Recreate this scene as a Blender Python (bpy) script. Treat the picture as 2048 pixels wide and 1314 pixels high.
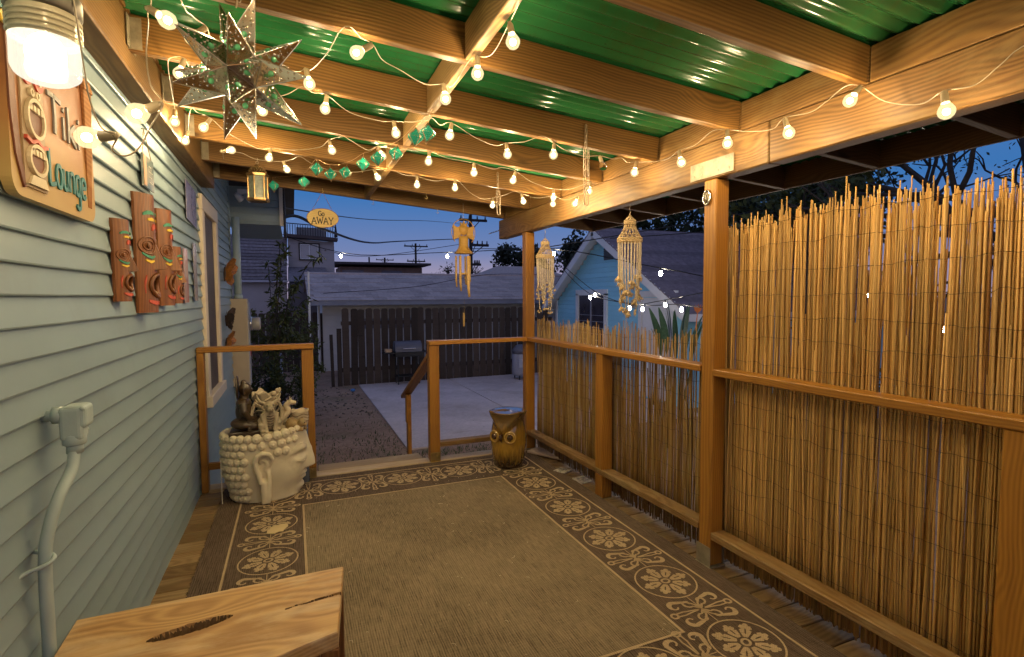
import bpy, bmesh, math, random
from math import sin, cos, pi, radians, sqrt, atan2, exp
from mathutils import Vector, Matrix
random.seed(7)
for o in list(bpy.data.objects):
    bpy.data.objects.remove(o)
SC = bpy.context.scene
COL = SC.collection

# ------------------------------------------------------------------ camera
cd = bpy.data.cameras.new('camera')
cd.sensor_width = 36.0
cd.lens = 36.0 * 1050 / 2048
cd.clip_start = 0.05
cd.clip_end = 2000
cam = bpy.data.objects.new('camera', cd)
COL.objects.link(cam)
yaw, pit, rol = radians(22.6), radians(3.5), radians(-0.3)
F_ = Vector((sin(yaw) * cos(pit), cos(yaw) * cos(pit), -sin(pit)))
R_ = Vector((cos(yaw), -sin(yaw), 0))
U_ = R_.cross(F_)
R2 = R_ * cos(rol) + U_ * sin(rol)
U2 = U_ * cos(rol) - R_ * sin(rol)
M_ = Matrix((R2, U2, -F_)).transposed().to_4x4()
M_.translation = Vector((0, 0, 1.45))
cam.matrix_world = M_
SC.camera = cam

# ------------------------------------------------------------------ sky, dusk
world = bpy.data.worlds.new('World')
SC.world = world
world.use_nodes = True
wn, wl = world.node_tree.nodes, world.node_tree.links
bg = wn['Background']
sky = wn.new('ShaderNodeTexSky')
sky.sky_type = 'NISHITA'
sky.sun_disc = False
sky.sun_elevation = radians(4.0)
sky.sun_rotation = radians(200)
sky.altitude = 0
sky.air_density = 1.0
sky.dust_density = 0.3
sky.ozone_density = 5.0
# dusk: the Nishita sky tinted by the lavender band that lies all round the horizon after sunset
geo_w = wn.new('ShaderNodeTexCoord')
sep_w = wn.new('ShaderNodeSeparateXYZ')
wl.new(geo_w.outputs['Generated'], sep_w.inputs[0])
rmp = wn.new('ShaderNodeValToRGB')
el = rmp.color_ramp.elements
stops = [(0.0, (0.40, 0.33, 0.45)), (0.05, (0.34, 0.30, 0.47)), (0.085, (0.18, 0.235, 0.475)), (0.18, (0.05, 0.185, 0.49)), (0.45, (0.12, 0.19, 0.42)), (1.0, (0.15, 0.19, 0.36))]
while len(el) < len(stops):
    el.new(0.5)
for e_, (p_, c_) in zip(el, stops):
    e_.position = p_
    e_.color = (*c_, 1)
wl.new(sep_w.outputs[2], rmp.inputs[0])
SKY_K = 0.1
gain = wn.new('ShaderNodeMixRGB')
gain.blend_type = 'MULTIPLY'
gain.inputs[0].default_value = 1.0
gain.inputs[2].default_value = (1.0 / SKY_K,) * 3 + (1,)
wl.new(rmp.outputs[0], gain.inputs[1])
mixw = wn.new('ShaderNodeMixRGB')
mixw.inputs[0].default_value = 0.88
wl.new(sky.outputs[0], mixw.inputs[1])
wl.new(gain.outputs[0], mixw.inputs[2])
wl.new(mixw.outputs[0], bg.inputs[0])
bg.inputs[1].default_value = SKY_K
sd = bpy.data.lights.new('sun', 'SUN')
sd.energy = 0.25
sd.angle = radians(60)
sd.color = (1.0, 0.74, 0.68)
sun = bpy.data.objects.new('sun', sd)
COL.objects.link(sun)
sun.rotation_euler = (radians(70), 0, radians(-20))

SC.view_settings.view_transform = 'Standard'
SC.view_settings.look = 'None'
SC.view_settings.exposure = 0.0
SC.view_settings.gamma = 1.0
SC.view_settings.use_curve_mapping = False
SC.render.engine = 'CYCLES'
SC.cycles.use_denoising = True
SC.cycles.max_bounces = 5
SC.cycles.diffuse_bounces = 3
SC.cycles.use_adaptive_sampling = True
SC.cycles.adaptive_threshold = 0.04
SC.cycles.glossy_bounces = 3
SC.cycles.transmission_bounces = 4
SC.cycles.transparent_max_bounces = 8
SC.cycles.sample_clamp_indirect = 4.0
SC.cycles.caustics_reflective = False
SC.cycles.caustics_refractive = False

BULB = 166.0          # radiance of the porch string bulbs
BULB_C = (1.0, 0.77, 0.45)

# ------------------------------------------------------------------ mesh kit
def ident(p):
    return Vector(p)

class MB:
    def __init__(s):
        s.v, s.f = [], []
    def add(s, vs, fs, M=None):
        b = len(s.v)
        for p in vs:
            p = Vector(p)
            s.v.append(M @ p if M is not None else p)
        s.f += [tuple(i + b for i in f) for f in fs]
        return s
    def box(s, c, d, M=None):
        x, y, z = (k / 2 for k in d)
        vs = [Vector((c[0] + a * x, c[1] + b * y, c[2] + e * z)) for a in (-1, 1) for b in (-1, 1) for e in (-1, 1)]
        return s.add(vs, [(0, 1, 3, 2), (4, 6, 7, 5), (0, 4, 5, 1), (2, 3, 7, 6), (0, 2, 6, 4), (1, 5, 7, 3)], M)
    def tube(s, pts, r, n=8, caps=True, M=None, closed=False):
        pts = [Vector(p) for p in pts]
        m = len(pts)
        rr = r if isinstance(r, (list, tuple)) else [r] * m
        vs, fs = [], []
        ref = None
        for i, p in enumerate(pts):
            if closed:
                t = pts[(i + 1) % m] - pts[(i - 1) % m]
            else:
                t = pts[min(i + 1, m - 1)] - pts[max(i - 1, 0)]
            if t.length < 1e-9:
                t = Vector((0, 0, 1))
            t.normalize()
            if ref is None:
                ref = Vector((0, 0, 1)) if abs(t.z) < 0.9 else Vector((1, 0, 0))
            a = (ref - t * ref.dot(t))
            if a.length < 1e-6:
                a = t.orthogonal()
            a.normalize()
            ref = a
            b = t.cross(a)
            for k in range(n):
                w = 2 * pi * k / n
                vs.append(p + (a * cos(w) + b * sin(w)) * rr[i])
        rng = m if closed else m - 1
        for i in range(rng):
            j = (i + 1) % m
            for k in range(n):
                k2 = (k + 1) % n
                fs.append((i * n + k, i * n + k2, j * n + k2, j * n + k))
        if caps and not closed:
            fs.append(tuple(reversed(range(n))))
            fs.append(tuple(range((m - 1) * n, m * n)))
        return s.add(vs, fs, M)
    def lathe(s, prof, n=24, c=(0, 0, 0), M=None, fn=None, cap=True):
        vs, fs = [], []
        for (r, z) in prof:
            for k in range(n):
                w = 2 * pi * k / n
                q = Vector((c[0] + r * cos(w), c[1] + r * sin(w), c[2] + z))
                vs.append(fn(q, w, r, z) if fn else q)
        for i in range(len(prof) - 1):
            for k in range(n):
                k2 = (k + 1) % n
                fs.append((i * n + k, i * n + k2, (i + 1) * n + k2, (i + 1) * n + k))
        if cap:
            fs.append(tuple(reversed(range(n))))
            fs.append(tuple(range((len(prof) - 1) * n, len(prof) * n)))
        return s.add(vs, fs, M)
    def ball(s, c, r, n=12, m=8, M=None, R=None):
        rx, ry, rz = r if isinstance(r, (list, tuple)) else (r, r, r)
        vs, fs = [Vector((0, 0, -rz))], []
        for i in range(1, m):
            a = -pi / 2 + pi * i / m
            for k in range(n):
                w = 2 * pi * k / n
                vs.append(Vector((rx * cos(a) * cos(w), ry * cos(a) * sin(w), rz * sin(a))))
        vs.append(Vector((0, 0, rz)))
        for k in range(n):
            fs.append((0, 1 + (k + 1) % n, 1 + k))
        for i in range(m - 2):
            for k in range(n):
                k2 = (k + 1) % n
                fs.append((1 + i * n + k, 1 + i * n + k2, 1 + (i + 1) * n + k2, 1 + (i + 1) * n + k))
        t = len(vs) - 1
        b = 1 + (m - 2) * n
        for k in range(n):
            fs.append((t, b + k, b + (k + 1) % n))
        C = Vector(c)
        vs = [C + (R @ q if R is not None else q) for q in vs]
        return s.add(vs, fs, M)
    def prism(s, poly, z0, z1, M=None):
        n = len(poly)
        vs = [Vector((x, y, z0)) for x, y in poly] + [Vector((x, y, z1)) for x, y in poly]
        fs = [tuple(reversed(range(n))), tuple(range(n, 2 * n))]
        for i in range(n):
            j = (i + 1) % n
            fs.append((i, j, n + j, n + i))
        return s.add(vs, fs, M)
    def ribbon(s, pts, w, z0, z1, M=None, closed=False):
        """a flat band of given width along 2D points, extruded z0..z1 (z0 == z1 gives one sheet)"""
        m = len(pts)
        ww = w if isinstance(w, (list, tuple)) else [w] * m
        P = [Vector((p[0], p[1])) for p in pts]
        L, Rr = [], []
        for i in range(m):
            if closed:
                t = P[(i + 1) % m] - P[(i - 1) % m]
            else:
                t = P[min(i + 1, m - 1)] - P[max(i - 1, 0)]
            if t.length < 1e-9:
                t = Vector((1, 0))
            t.normalize()
            nrm = Vector((-t.y, t.x))
            L.append(P[i] + nrm * ww[i] / 2)
            Rr.append(P[i] - nrm * ww[i] / 2)
        vs, fs = [], []
        flat = abs(z1 - z0) < 1e-9
        for i in range(m):
            vs += [Vector((Rr[i].x, Rr[i].y, z1)), Vector((L[i].x, L[i].y, z1))]
            if not flat:
                vs += [Vector((Rr[i].x, Rr[i].y, z0)), Vector((L[i].x, L[i].y, z0))]
        k = 2 if flat else 4
        rng = m if closed else m - 1
        for i in range(rng):
            j = (i + 1) % m
            a, b = i * k, j * k
            fs.append((a, b, b + 1, a + 1))
            if not flat:
                fs += [(a, a + 2, b + 2, b), (a + 1, b + 1, b + 3, a + 3)]
        if not flat and not closed:
            fs += [(0, 1, 3, 2), ((m - 1) * k, (m - 1) * k + 2, (m - 1) * k + 3, (m - 1) * k + 1)]
        return s.add(vs, fs, M)
    def disc(s, c, r, z, n=16, rx=None, M=None):
        vs = [Vector((c[0] + (rx or r) * cos(2 * pi * k / n), c[1] + r * sin(2 * pi * k / n), z)) for k in range(n)]
        return s.add(vs, [tuple(range(n))], M)
    def grid(s, fn, nu, nv, M=None, wrap=False):
        vs, fs = [], []
        for i in range(nu + 1):
            for j in range(nv + 1):
                vs.append(Vector(fn(i / nu, j / nv)))
        for i in range(nu):
            for j in range(nv):
                a = i * (nv + 1) + j
                fs.append((a, a + nv + 1, a + nv + 2, a + 1))
        return s.add(vs, fs, M)
    def mesh(s, name, smooth=False):
        me = bpy.data.meshes.new(name)
        me.from_pydata([tuple(v) for v in s.v], [], s.f)
        me.update()
        if smooth:
            me.polygons.foreach_set('use_smooth', [True] * len(me.polygons))
        return me
    def build(s, name, m, parent=None, smooth=False, sharp=None):
        me = s.mesh(name, smooth)
        if sharp is not None:
            me.polygons.foreach_set('use_smooth', [True] * len(me.polygons))
            try:
                me.set_sharp_from_angle(angle=radians(sharp))
            except Exception:
                pass
        me.materials.append(m)
        return link(name, me, parent)

def link(name, me, parent=None):
    o = bpy.data.objects.new(name, me)
    COL.objects.link(o)
    if parent is not None:
        o.parent = parent
    return o

def tag(o, label=None, cat=None, group=None, kind=None):
    if label: o['label'] = label
    if cat: o['category'] = cat
    if group: o['group'] = group
    if kind: o['kind'] = kind
    return o

def thing(name, label, cat, loc=(0, 0, 0), rz=0.0, group=None):
    o = bpy.data.objects.new(name, None)
    o.empty_display_size = 0.1
    COL.objects.link(o)
    o.location = loc
    o.rotation_euler = (0, 0, rz)
    return tag(o, label, cat, group)

def structure(o):
    o['kind'] = 'structure'
    return o

BOXES = {}
def box_mesh(L, w, h, m, bev=0.004):
    key = (round(L, 3), round(w, 4), round(h, 4), m.name, bev)
    if key in BOXES:
        return BOXES[key]
    bm = bmesh.new()
    bmesh.ops.create_cube(bm, size=1.0)
    bmesh.ops.scale(bm, vec=(L, w, h), verts=bm.verts)
    if bev:
        bmesh.ops.bevel(bm, geom=list(bm.edges), offset=min(bev, w * .3, h * .3), segments=1, affect='EDGES')
    me = bpy.data.meshes.new('board')
    bm.to_mesh(me)
    bm.free()
    me.materials.append(m)
    BOXES[key] = me
    return me

def board(name, parent, a, b, w, h, m, bev=0.004, up=(0, 0, 1), roll=0.0):
    """a timber whose local X runs from world point a to b; w across, h along 'up'. parents are unrotated empties or None"""
    a, b = Vector(a), Vector(b)
    d = b - a
    L = d.length
    x = d.normalized()
    u = Vector(up)
    y = u.cross(x).normalized()
    z = x.cross(y)
    o = link(name, box_mesh(L, w, h, m, bev), parent)
    Mx = Matrix((x, y, z)).transposed().to_4x4()
    if roll:
        Mx = Mx @ Matrix.Rotation(roll, 4, 'X')
    c = (a + b) / 2
    if parent is not None:
        c = c - off(parent)
    Mx.translation = c
    o.matrix_local = Mx
    return o

def off(o):
    v = Vector((0, 0, 0))
    while o is not None:
        v += o.location
        o = o.parent
    return v

def remesh(o, vox, smooth=4):
    m = o.modifiers.new('remesh', 'REMESH')
    m.mode = 'VOXEL'
    m.voxel_size = vox
    m.use_smooth_shade = True
    if smooth:
        s = o.modifiers.new('smooth', 'SMOOTH')
        s.factor = 0.5
        s.iterations = smooth
    return o

# ------------------------------------------------------------------ materials
class NT:
    def __init__(s, name):
        s.m = bpy.data.materials.new(name)
        s.m.use_nodes = True
        s.t = s.m.node_tree
        s.b = s.t.nodes['Principled BSDF']
        s.out = s.t.nodes['Material Output']
    def n(s, typ, **kw):
        nd = s.t.nodes.new('ShaderNode' + typ)
        for k, v in kw.items():
            if k in nd.inputs:
                nd.inputs[k].default_value = v
            else:
                setattr(nd, k, v)
        return nd
    def l(s, a, b):
        s.t.links.new(a, b)
    def coord(s, scale=(1, 1, 1), kind='Object', rnd=True):
        tc = s.n('TexCoord')
        mp = s.n('Mapping')
        mp.inputs['Scale'].default_value = scale
        src = tc.outputs[kind]
        if rnd:
            oi = s.n('ObjectInfo')
            mu = s.n('VectorMath', operation='SCALE')
            cb = s.n('CombineXYZ')
            s.l(oi.outputs['Random'], cb.inputs[0])
            s.l(oi.outputs['Random'], cb.inputs[1])
            s.l(cb.outputs[0], mu.inputs[0])
            mu.inputs['Scale'].default_value = 37.0
            ad = s.n('VectorMath', operation='ADD')
            s.l(src, ad.inputs[0])
            s.l(mu.outputs[0], ad.inputs[1])
            src = ad.outputs[0]
        s.l(src, mp.inputs[0])
        return mp.outputs[0]
    def noise(s, vec, scale=5, detail=4, rough=0.55, dist=0.0):
        nd = s.n('TexNoise')
        nd.inputs['Scale'].default_value = scale
        nd.inputs['Detail'].default_value = detail
        nd.inputs['Roughness'].default_value = rough
        nd.inputs['Distortion'].default_value = dist
        if vec is not None:
            s.l(vec, nd.inputs['Vector'])
        return nd.outputs['Fac']
    def ramp(s, fac, stops, interp='LINEAR'):
        r = s.n('ValToRGB')
        r.color_ramp.interpolation = interp
        el = r.color_ramp.elements
        while len(el) < len(stops):
            el.new(0.5)
        for e, (p, c) in zip(el, stops):
            e.position = p
            e.color = (c[0], c[1], c[2], 1) if not isinstance(c, (int, float)) else (c, c, c, 1)
        s.l(fac, r.inputs[0])
        return r.outputs[0]
    def mix(s, fac, a, b, mode='MIX'):
        m = s.n('MixRGB', blend_type=mode)
        for sock, v in ((m.inputs[0], fac), (m.inputs[1], a), (m.inputs[2], b)):
            if isinstance(v, (int, float)):
                sock.default_value = v
            elif isinstance(v, (tuple, list)):
                sock.default_value = (v[0], v[1], v[2], 1)
            else:
                s.l(v, sock)
        return m.outputs[0]
    def math(s, op, a, b=0.0):
        m = s.n('Math', operation=op)
        for sock, v in ((m.inputs[0], a), (m.inputs[1], b)):
            if isinstance(v, (int, float)):
                sock.default_value = v
            else:
                s.l(v, sock)
        return m.outputs[0]
    def bump(s, h, strength=0.3, dist=0.01):
        b = s.n('Bump')
        b.inputs['Strength'].default_value = strength
        b.inputs['Distance'].default_value = dist
        s.l(h, b.inputs['Height'])
        s.l(b.outputs[0], s.b.inputs['Normal'])
    def col(s, c):
        if isinstance(c, (tuple, list)):
            s.b.inputs['Base Color'].default_value = (c[0], c[1], c[2], 1)
        else:
            s.l(c, s.b.inputs['Base Color'])
    def set(s, rough=None, metal=None, spec=None, coat=None):
        if rough is not None:
            if isinstance(rough, (int, float)): s.b.inputs['Roughness'].default_value = rough
            else: s.l(rough, s.b.inputs['Roughness'])
        if metal is not None: s.b.inputs['Metallic'].default_value = metal
        if spec is not None: s.b.inputs['Specular IOR Level'].default_value = spec
        if coat is not None: s.b.inputs['Coat Weight'].default_value = coat
        return s.m

def rnd_value(t, lo, hi):
    oi = t.n('ObjectInfo')
    return t.math('ADD', t.math('MULTIPLY', oi.outputs['Random'], hi - lo), lo)

def mat_wood(name, dark, light, rough=0.55, knots=True, weather=None, ring=1.0, vary=0.25, spec=0.3, along='X'):
    """sawn timber: growth rings cut lengthwise, pores, blotches and knots; the grain runs along local X (or Y)"""
    t = NT(name)
    sw = (lambda a, b, c: (a, b, c)) if along == 'X' else (lambda a, b, c: (b, a, c))
    tc = t.n('TexCoord')
    oi = t.n('ObjectInfo')
    r1 = oi.outputs['Random']
    r2 = t.math('FRACT', t.math('MULTIPLY', r1, 7.31))
    r3 = t.math('FRACT', t.math('MULTIPLY', r1, 13.77))
    cb = t.n('CombineXYZ')
    long_, cross = (0, 1) if along == 'X' else (1, 0)
    t.l(t.math('MULTIPLY', r1, 37.0), cb.inputs[long_])
    t.l(t.math('ADD', t.math('MULTIPLY', r2, 0.22), -0.11), cb.inputs[cross])
    t.l(t.math('ADD', t.math('MULTIPLY', r3, 0.10), 0.05), cb.inputs[2])
    ad = t.n('VectorMath', operation='ADD')
    t.l(tc.outputs['Object'], ad.inputs[0])
    t.l(cb.outputs[0], ad.inputs[1])
    P = ad.outputs[0]
    def mapped(sc):
        mp = t.n('Mapping'); mp.inputs['Scale'].default_value = sw(*sc); t.l(P, mp.inputs[0]); return mp.outputs[0]
    # knots pull the grain round themselves
    vo = t.n('TexVoronoi'); vo.inputs['Scale'].default_value = 1.0; vo.inputs['Randomness'].default_value = 1.0
    t.l(mapped((1.5, 5.5, 5.5)), vo.inputs['Vector'])
    kd = vo.outputs['Distance']
    wv = t.n('TexWave', wave_type='RINGS', rings_direction='X' if along == 'X' else 'Y')
    wv.inputs['Scale'].default_value = 26.0 * ring
    wv.inputs['Distortion'].default_value = 4.5
    wv.inputs['Detail'].default_value = 3.0
    wv.inputs['Detail Scale'].default_value = 0.16
    wv.inputs['Detail Roughness'].default_value = 0.6
    wp = t.n('VectorMath', operation='ADD')
    bend = t.noise(mapped((1.6, 3.0, 3.0)), 1.0, 2, 0.5)
    kk = t.ramp(kd, [(0.0, 1.0), (0.35, 0.0)])
    amt = t.math('ADD', t.math('MULTIPLY', bend, 0.075), t.math('MULTIPLY', kk, 0.035 if knots else 0.0))
    cb2 = t.n('CombineXYZ'); t.l(amt, cb2.inputs[cross]); t.l(amt, cb2.inputs[2])
    t.l(mapped((0.25, 1, 1)), wp.inputs[0]); t.l(cb2.outputs[0], wp.inputs[1])
    t.l(wp.outputs[0], wv.inputs[0])
    pores = t.noise(mapped((5, 190, 190)), 1.0, 3, 0.65)
    streak = t.noise(mapped((0.9, 26, 26)), 1.0, 5, 0.6)
    blotch = t.noise(mapped((0.8, 2.2, 2.2)), 1.5, 4, 0.6)
    f = t.mix(0.62, wv.outputs['Fac'], streak)
    f = t.mix(0.30, f, pores)
    f = t.mix(0.28, f, blotch)
    col = t.ramp(f, [(0.30, dark), (0.68, light)])
    if knots:
        k = t.ramp(kd, [(0.045, 1.0), (0.11, 0.0)])
        col = t.mix(t.math('MULTIPLY', k, 0.8), col, tuple(c * 0.3 for c in dark))
    if weather:
        w = t.ramp(t.noise(mapped((1.0, 3, 3)), 2.2, 6, 0.7, 0.6), [(0.50, 0.0), (0.66, 1.0)])
        col = t.mix(t.math('MULTIPLY', w, 0.55), col, weather)
    hv = t.n('HueSaturation')
    t.l(col, hv.inputs['Color'])
    t.l(t.math('ADD', t.math('MULTIPLY', r1, 2 * vary), 1 - vary), hv.inputs['Value'])
    t.col(hv.outputs[0])
    t.bump(t.mix(0.5, pores, wv.outputs['Fac']), 0.25, 0.002)
    return t.set(rough=rough, spec=spec)

def mat_paint(name, c, rough=0.5, var=0.12, dirt=None, scale=3.0, bump=0.1, spec=0.4, rv=0.0):
    t = NT(name)
    v = t.coord((1, 1, 1))
    nz = t.noise(v, scale, 6, 0.6)
    col = t.ramp(nz, [(0.3, tuple(k * (1 - var) for k in c)), (0.7, tuple(min(1, k * (1 + var)) for k in c))])
    if dirt:
        d = t.ramp(t.noise(v, scale * 0.7, 7, 0.7, 0.5), [(0.55, 0.0), (0.72, 1.0)])
        col = t.mix(t.math('MULTIPLY', d, 0.5), col, dirt)
    if rv:
        hv = t.n('HueSaturation')
        t.l(col, hv.inputs['Color'])
        t.l(rnd_value(t, 1 - rv, 1 + rv), hv.inputs['Value'])
        col = hv.outputs[0]
    t.col(col)
    if bump:
        t.bump(t.noise(v, scale * 18, 4), bump, 0.003)
    return t.set(rough=rough, spec=spec)

def mat_metal(name, c, rough=0.35, var=0.2, scale=20):
    t = NT(name)
    v = t.coord()
    nz = t.noise(v, scale, 5)
    t.col(t.ramp(nz, [(0.3, tuple(k * (1 - var) for k in c)), (0.7, c)]))
    return t.set(rough=rough, metal=1.0)

def mat_emit(name, c, s, sample=True):
    t = NT(name)
    if not sample: t.m.cycles.emission_sampling = 'NONE'
    t.t.nodes.remove(t.b)
    e = t.n('Emission')
    e.inputs[0].default_value = (c[0], c[1], c[2], 1)
    e.inputs[1].default_value = s
    t.l(e.outputs[0], t.out.inputs[0])
    return t.m

def mat_glass(name, c=(1, 1, 1), rough=0.05):
    t = NT(name)
    t.col(c)
    t.b.inputs['Transmission Weight'].default_value = 1.0
    t.b.inputs['IOR'].default_value = 1.3
    return t.set(rough=rough)

W_ROOF = mat_wood('rafter_wood', (0.078, 0.034, 0.008), (0.225, 0.116, 0.032), 0.5, vary=0.15)
W_BEAM = mat_wood('beam_wood', (0.092, 0.042, 0.011), (0.24, 0.13, 0.04), 0.55, weather=(0.23, 0.155, 0.065), vary=0.12)
W_BLOCK = mat_wood('blocking_wood', (0.13, 0.07, 0.022), (0.31, 0.19, 0.07), 0.55, weather=(0.085, 0.042, 0.013), vary=0.12)
W_RAIL = mat_wood('stained_rail_wood', (0.23, 0.095, 0.014), (0.42, 0.19, 0.03), 0.4, vary=0.10, spec=0.45)
W_RAILW = mat_wood('worn_rail_wood', (0.15, 0.075, 0.022), (0.30, 0.18, 0.07), 0.6, weather=(0.34, 0.25, 0.13), vary=0.15)
W_DECK = mat_wood('deck_wood', (0.14, 0.08, 0.032), (0.30, 0.19, 0.085), 0.6, weather=(0.34, 0.25, 0.14), vary=0.3)
W_STEP = mat_wood('step_wood', (0.30, 0.21, 0.12), (0.48, 0.36, 0.23), 0.65, weather=(0.5, 0.42, 0.32))
W_BENCH = mat_wood('bench_wood', (0.36, 0.20, 0.075), (0.62, 0.41, 0.19), 0.38, weather=(0.66, 0.50, 0.30), spec=0.5, knots=False, vary=0.05)
W_APRON = mat_wood('bench_apron_wood', (0.16, 0.06, 0.02), (0.27, 0.11, 0.035), 0.4)
W_FENCE = mat_wood('fence_wood', (0.035, 0.024, 0.018), (0.085, 0.062, 0.05), 0.8, vary=0.35)
W_MASK = mat_wood('mask_wood', (0.11, 0.034, 0.009), (0.23, 0.078, 0.019), 0.38, knots=False, vary=0.15, spec=0.5, along='Y')
W_OVER = mat_wood('overhang_wood', (0.10, 0.05, 0.02), (0.19, 0.10, 0.04), 0.65, vary=0.15)
SIDING = mat_paint('grey_blue_siding_paint', (0.255, 0.335, 0.37), 0.42, 0.07, (0.21, 0.25, 0.26), 1.6, 0.06, rv=0.03)
TRIM = mat_paint('cream_trim_paint', (0.72, 0.62, 0.50), 0.5, 0.08, (0.45, 0.33, 0.22), 2.0)
WHITE = mat_paint('white_paint', (0.72, 0.72, 0.74), 0.5, 0.06)
PIPE = mat_paint('painted_pipe', (0.40, 0.49, 0.49), 0.35, 0.08, None, 6)
GALV = mat_paint('galvanised_steel', (0.24, 0.20, 0.135), 0.5, 0.35, (0.13, 0.10, 0.06), 16, 0.2, 0.6)
STEEL = mat_metal('polished_steel', (0.8, 0.78, 0.74), 0.2, 0.1)
IRON = mat_metal('chain_iron', (0.45, 0.36, 0.27), 0.45)
BLACK = mat_paint('black_rubber', (0.012, 0.012, 0.013), 0.5, 0.1)
DARK = mat_paint('hollow_shade_colour', (0.02, 0.014, 0.01), 0.9, 0.1)
ROPE = mat_paint('twine', (0.34, 0.24, 0.12), 0.9, 0.2)
# ================================================================== SETTING
GZ = -0.55
def mat_ground():
    t = NT('yard_dirt')
    v = t.coord((1, 1, 1), rnd=False)
    n1 = t.noise(v, 0.9, 6, 0.65)
    n2 = t.noise(v, 14, 6, 0.7)
    f = t.mix(0.45, n1, n2)
    c = t.ramp(f, [(0.35, (0.20, 0.125, 0.085)), (0.62, (0.42, 0.28, 0.20))])
    g = t.ramp(t.noise(v, 1.7, 5, 0.6), [(0.52, 0.0), (0.66, 1.0)])
    c = t.mix(t.math('MULTIPLY', g, 0.35), c, (0.15, 0.15, 0.07))
    t.col(c)
    t.bump(n2, 0.8, 0.03)
    return t.set(rough=0.95, spec=0.1)
gm = MB()
gm.grid(lambda a, b: (-400 + 800 * a, -250 + 1050 * b, GZ), 8, 8)
structure(gm.build('ground', mat_ground()))

def mat_concrete():
    t = NT('concrete')
    v = t.coord((1, 1, 1), rnd=False)
    f = t.mix(0.3, t.noise(v, 0.8, 7, 0.65), t.noise(v, 25, 5))
    c = t.ramp(f, [(0.32, (0.42, 0.35, 0.34)), (0.68, (0.72, 0.61, 0.60))])
    s1 = t.ramp(t.noise(v, 1.3, 6, 0.7, 0.6), [(0.52, 0.0), (0.68, 1.0)])
    c = t.mix(t.math('MULTIPLY', s1, 0.5), c, (0.33, 0.24, 0.19))
    s2 = t.ramp(t.noise(v, 9, 3, 0.6), [(0.68, 0.0), (0.74, 1.0)])
    t.col(t.mix(t.math('MULTIPLY', s2, 0.6), c, (0.22, 0.18, 0.17)))
    t.bump(t.noise(v, 60, 4), 0.2, 0.004)
    return t.set(rough=0.85, spec=0.2)
CONC = mat_concrete()
slab = thing('patio', None, None, (1.33, 6.75, GZ))
structure(slab)
# concrete slabs separated by an open joint
for (x0, y0, x1, y1) in ((1.33, 6.75, 3.42, 12.25), (3.44, 6.75, 6.25, 12.25)):
    s = MB()
    s.box(((x0 + x1) / 2 - 1.33, (y0 + y1) / 2 - 6.75, -0.03), (x1 - x0, y1 - y0, 0.10))
    s.build('concrete_slab', CONC, slab)

# grass tufts along the step and the dirt
def mat_leaf(name, a, b, rough=0.6, trans=0.15):
    t = NT(name)
    v = t.coord((1, 1, 1), rnd=False)
    f = t.mix(0.5, t.noise(v, 2.5, 3), t.noise(v, 30, 2))
    t.col(t.ramp(f, [(0.35, a), (0.65, b)]))
    return t.set(rough=rough, spec=0.3)
GRASS = mat_leaf('grass', (0.03, 0.05, 0.012), (0.075, 0.11, 0.03))
g = MB()
rg = random.Random(3)
for k in range(5200):
    if k < 2600:
        x, y = rg.uniform(1.2, 3.0), rg.uniform(4.75, 6.6)
    else:
        x, y = rg.uniform(-0.6, 1.3), 5.2 + abs(rg.gauss(0, 1.6))
        if rg.random() < 0.25: continue
    h = rg.uniform(0.02, 0.065)
    a = rg.uniform(0, 2 * pi)
    dx, dy = cos(a) * .005, sin(a) * .005
    lx, ly = rg.gauss(0, .02), rg.gauss(0, .02)
    g.add([(x - dx, y - dy, GZ), (x + dx, y + dy, GZ), (x + lx, y + ly, GZ + h)], [(0, 1, 2)])
go = g.build('grass', GRASS)
tag(go, 'short thin grass growing beyond the deck step', 'grass', kind='stuff')

# deck: every board its own piece
deck = thing('deck', None, None, (0.8, 2.0, 0))
structure(deck)
y = -1.35
k = 0
while y < 4.46:
    board('deck_board', deck, (-0.70, y, -0.019), (2.26, y, -0.019), 0.136, 0.036, W_DECK, 0.004)
    y += 0.142
board('rim_joist', deck, (-0.70, 4.53, -0.13), (2.26, 4.53, -0.13), 0.04, 0.18, W_DECK)
board('edge_board', deck, (-0.70, 4.545, -0.019), (2.26, 4.545, -0.019), 0.13, 0.036, W_STEP)
for jx in (-0.5, 0.4, 1.3, 2.2):
    board('joist', deck, (jx, -1.4, -0.13), (jx, 4.5, -0.13), 0.04, 0.18, W_DECK)
    for jy in (-1.2, 1.2, 3.0, 4.4):
        board('pier', deck, (jx, jy, GZ), (jx, jy, -0.22), 0.09, 0.09, W_DECK)
st = thing('deck_steps', 'pale worn wooden step in the gap between the far railings', 'step', (0.6, 4.8, GZ))
board('tread', st, (0.16, 4.70, -0.022), (1.04, 4.70, -0.022), 0.17, 0.04, W_STEP)
board('tread', st, (0.10, 4.98, -0.20), (1.10, 4.98, -0.20), 0.28, 0.04, W_STEP)
board('tread', st, (0.10, 5.26, -0.38), (1.10, 5.26, -0.38), 0.28, 0.04, W_STEP)
for sx in (0.14, 1.06):
    board('stringer', st, (sx, 4.66, -0.12), (sx, 5.45, -0.58), 0.04, 0.16, W_DECK)

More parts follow.
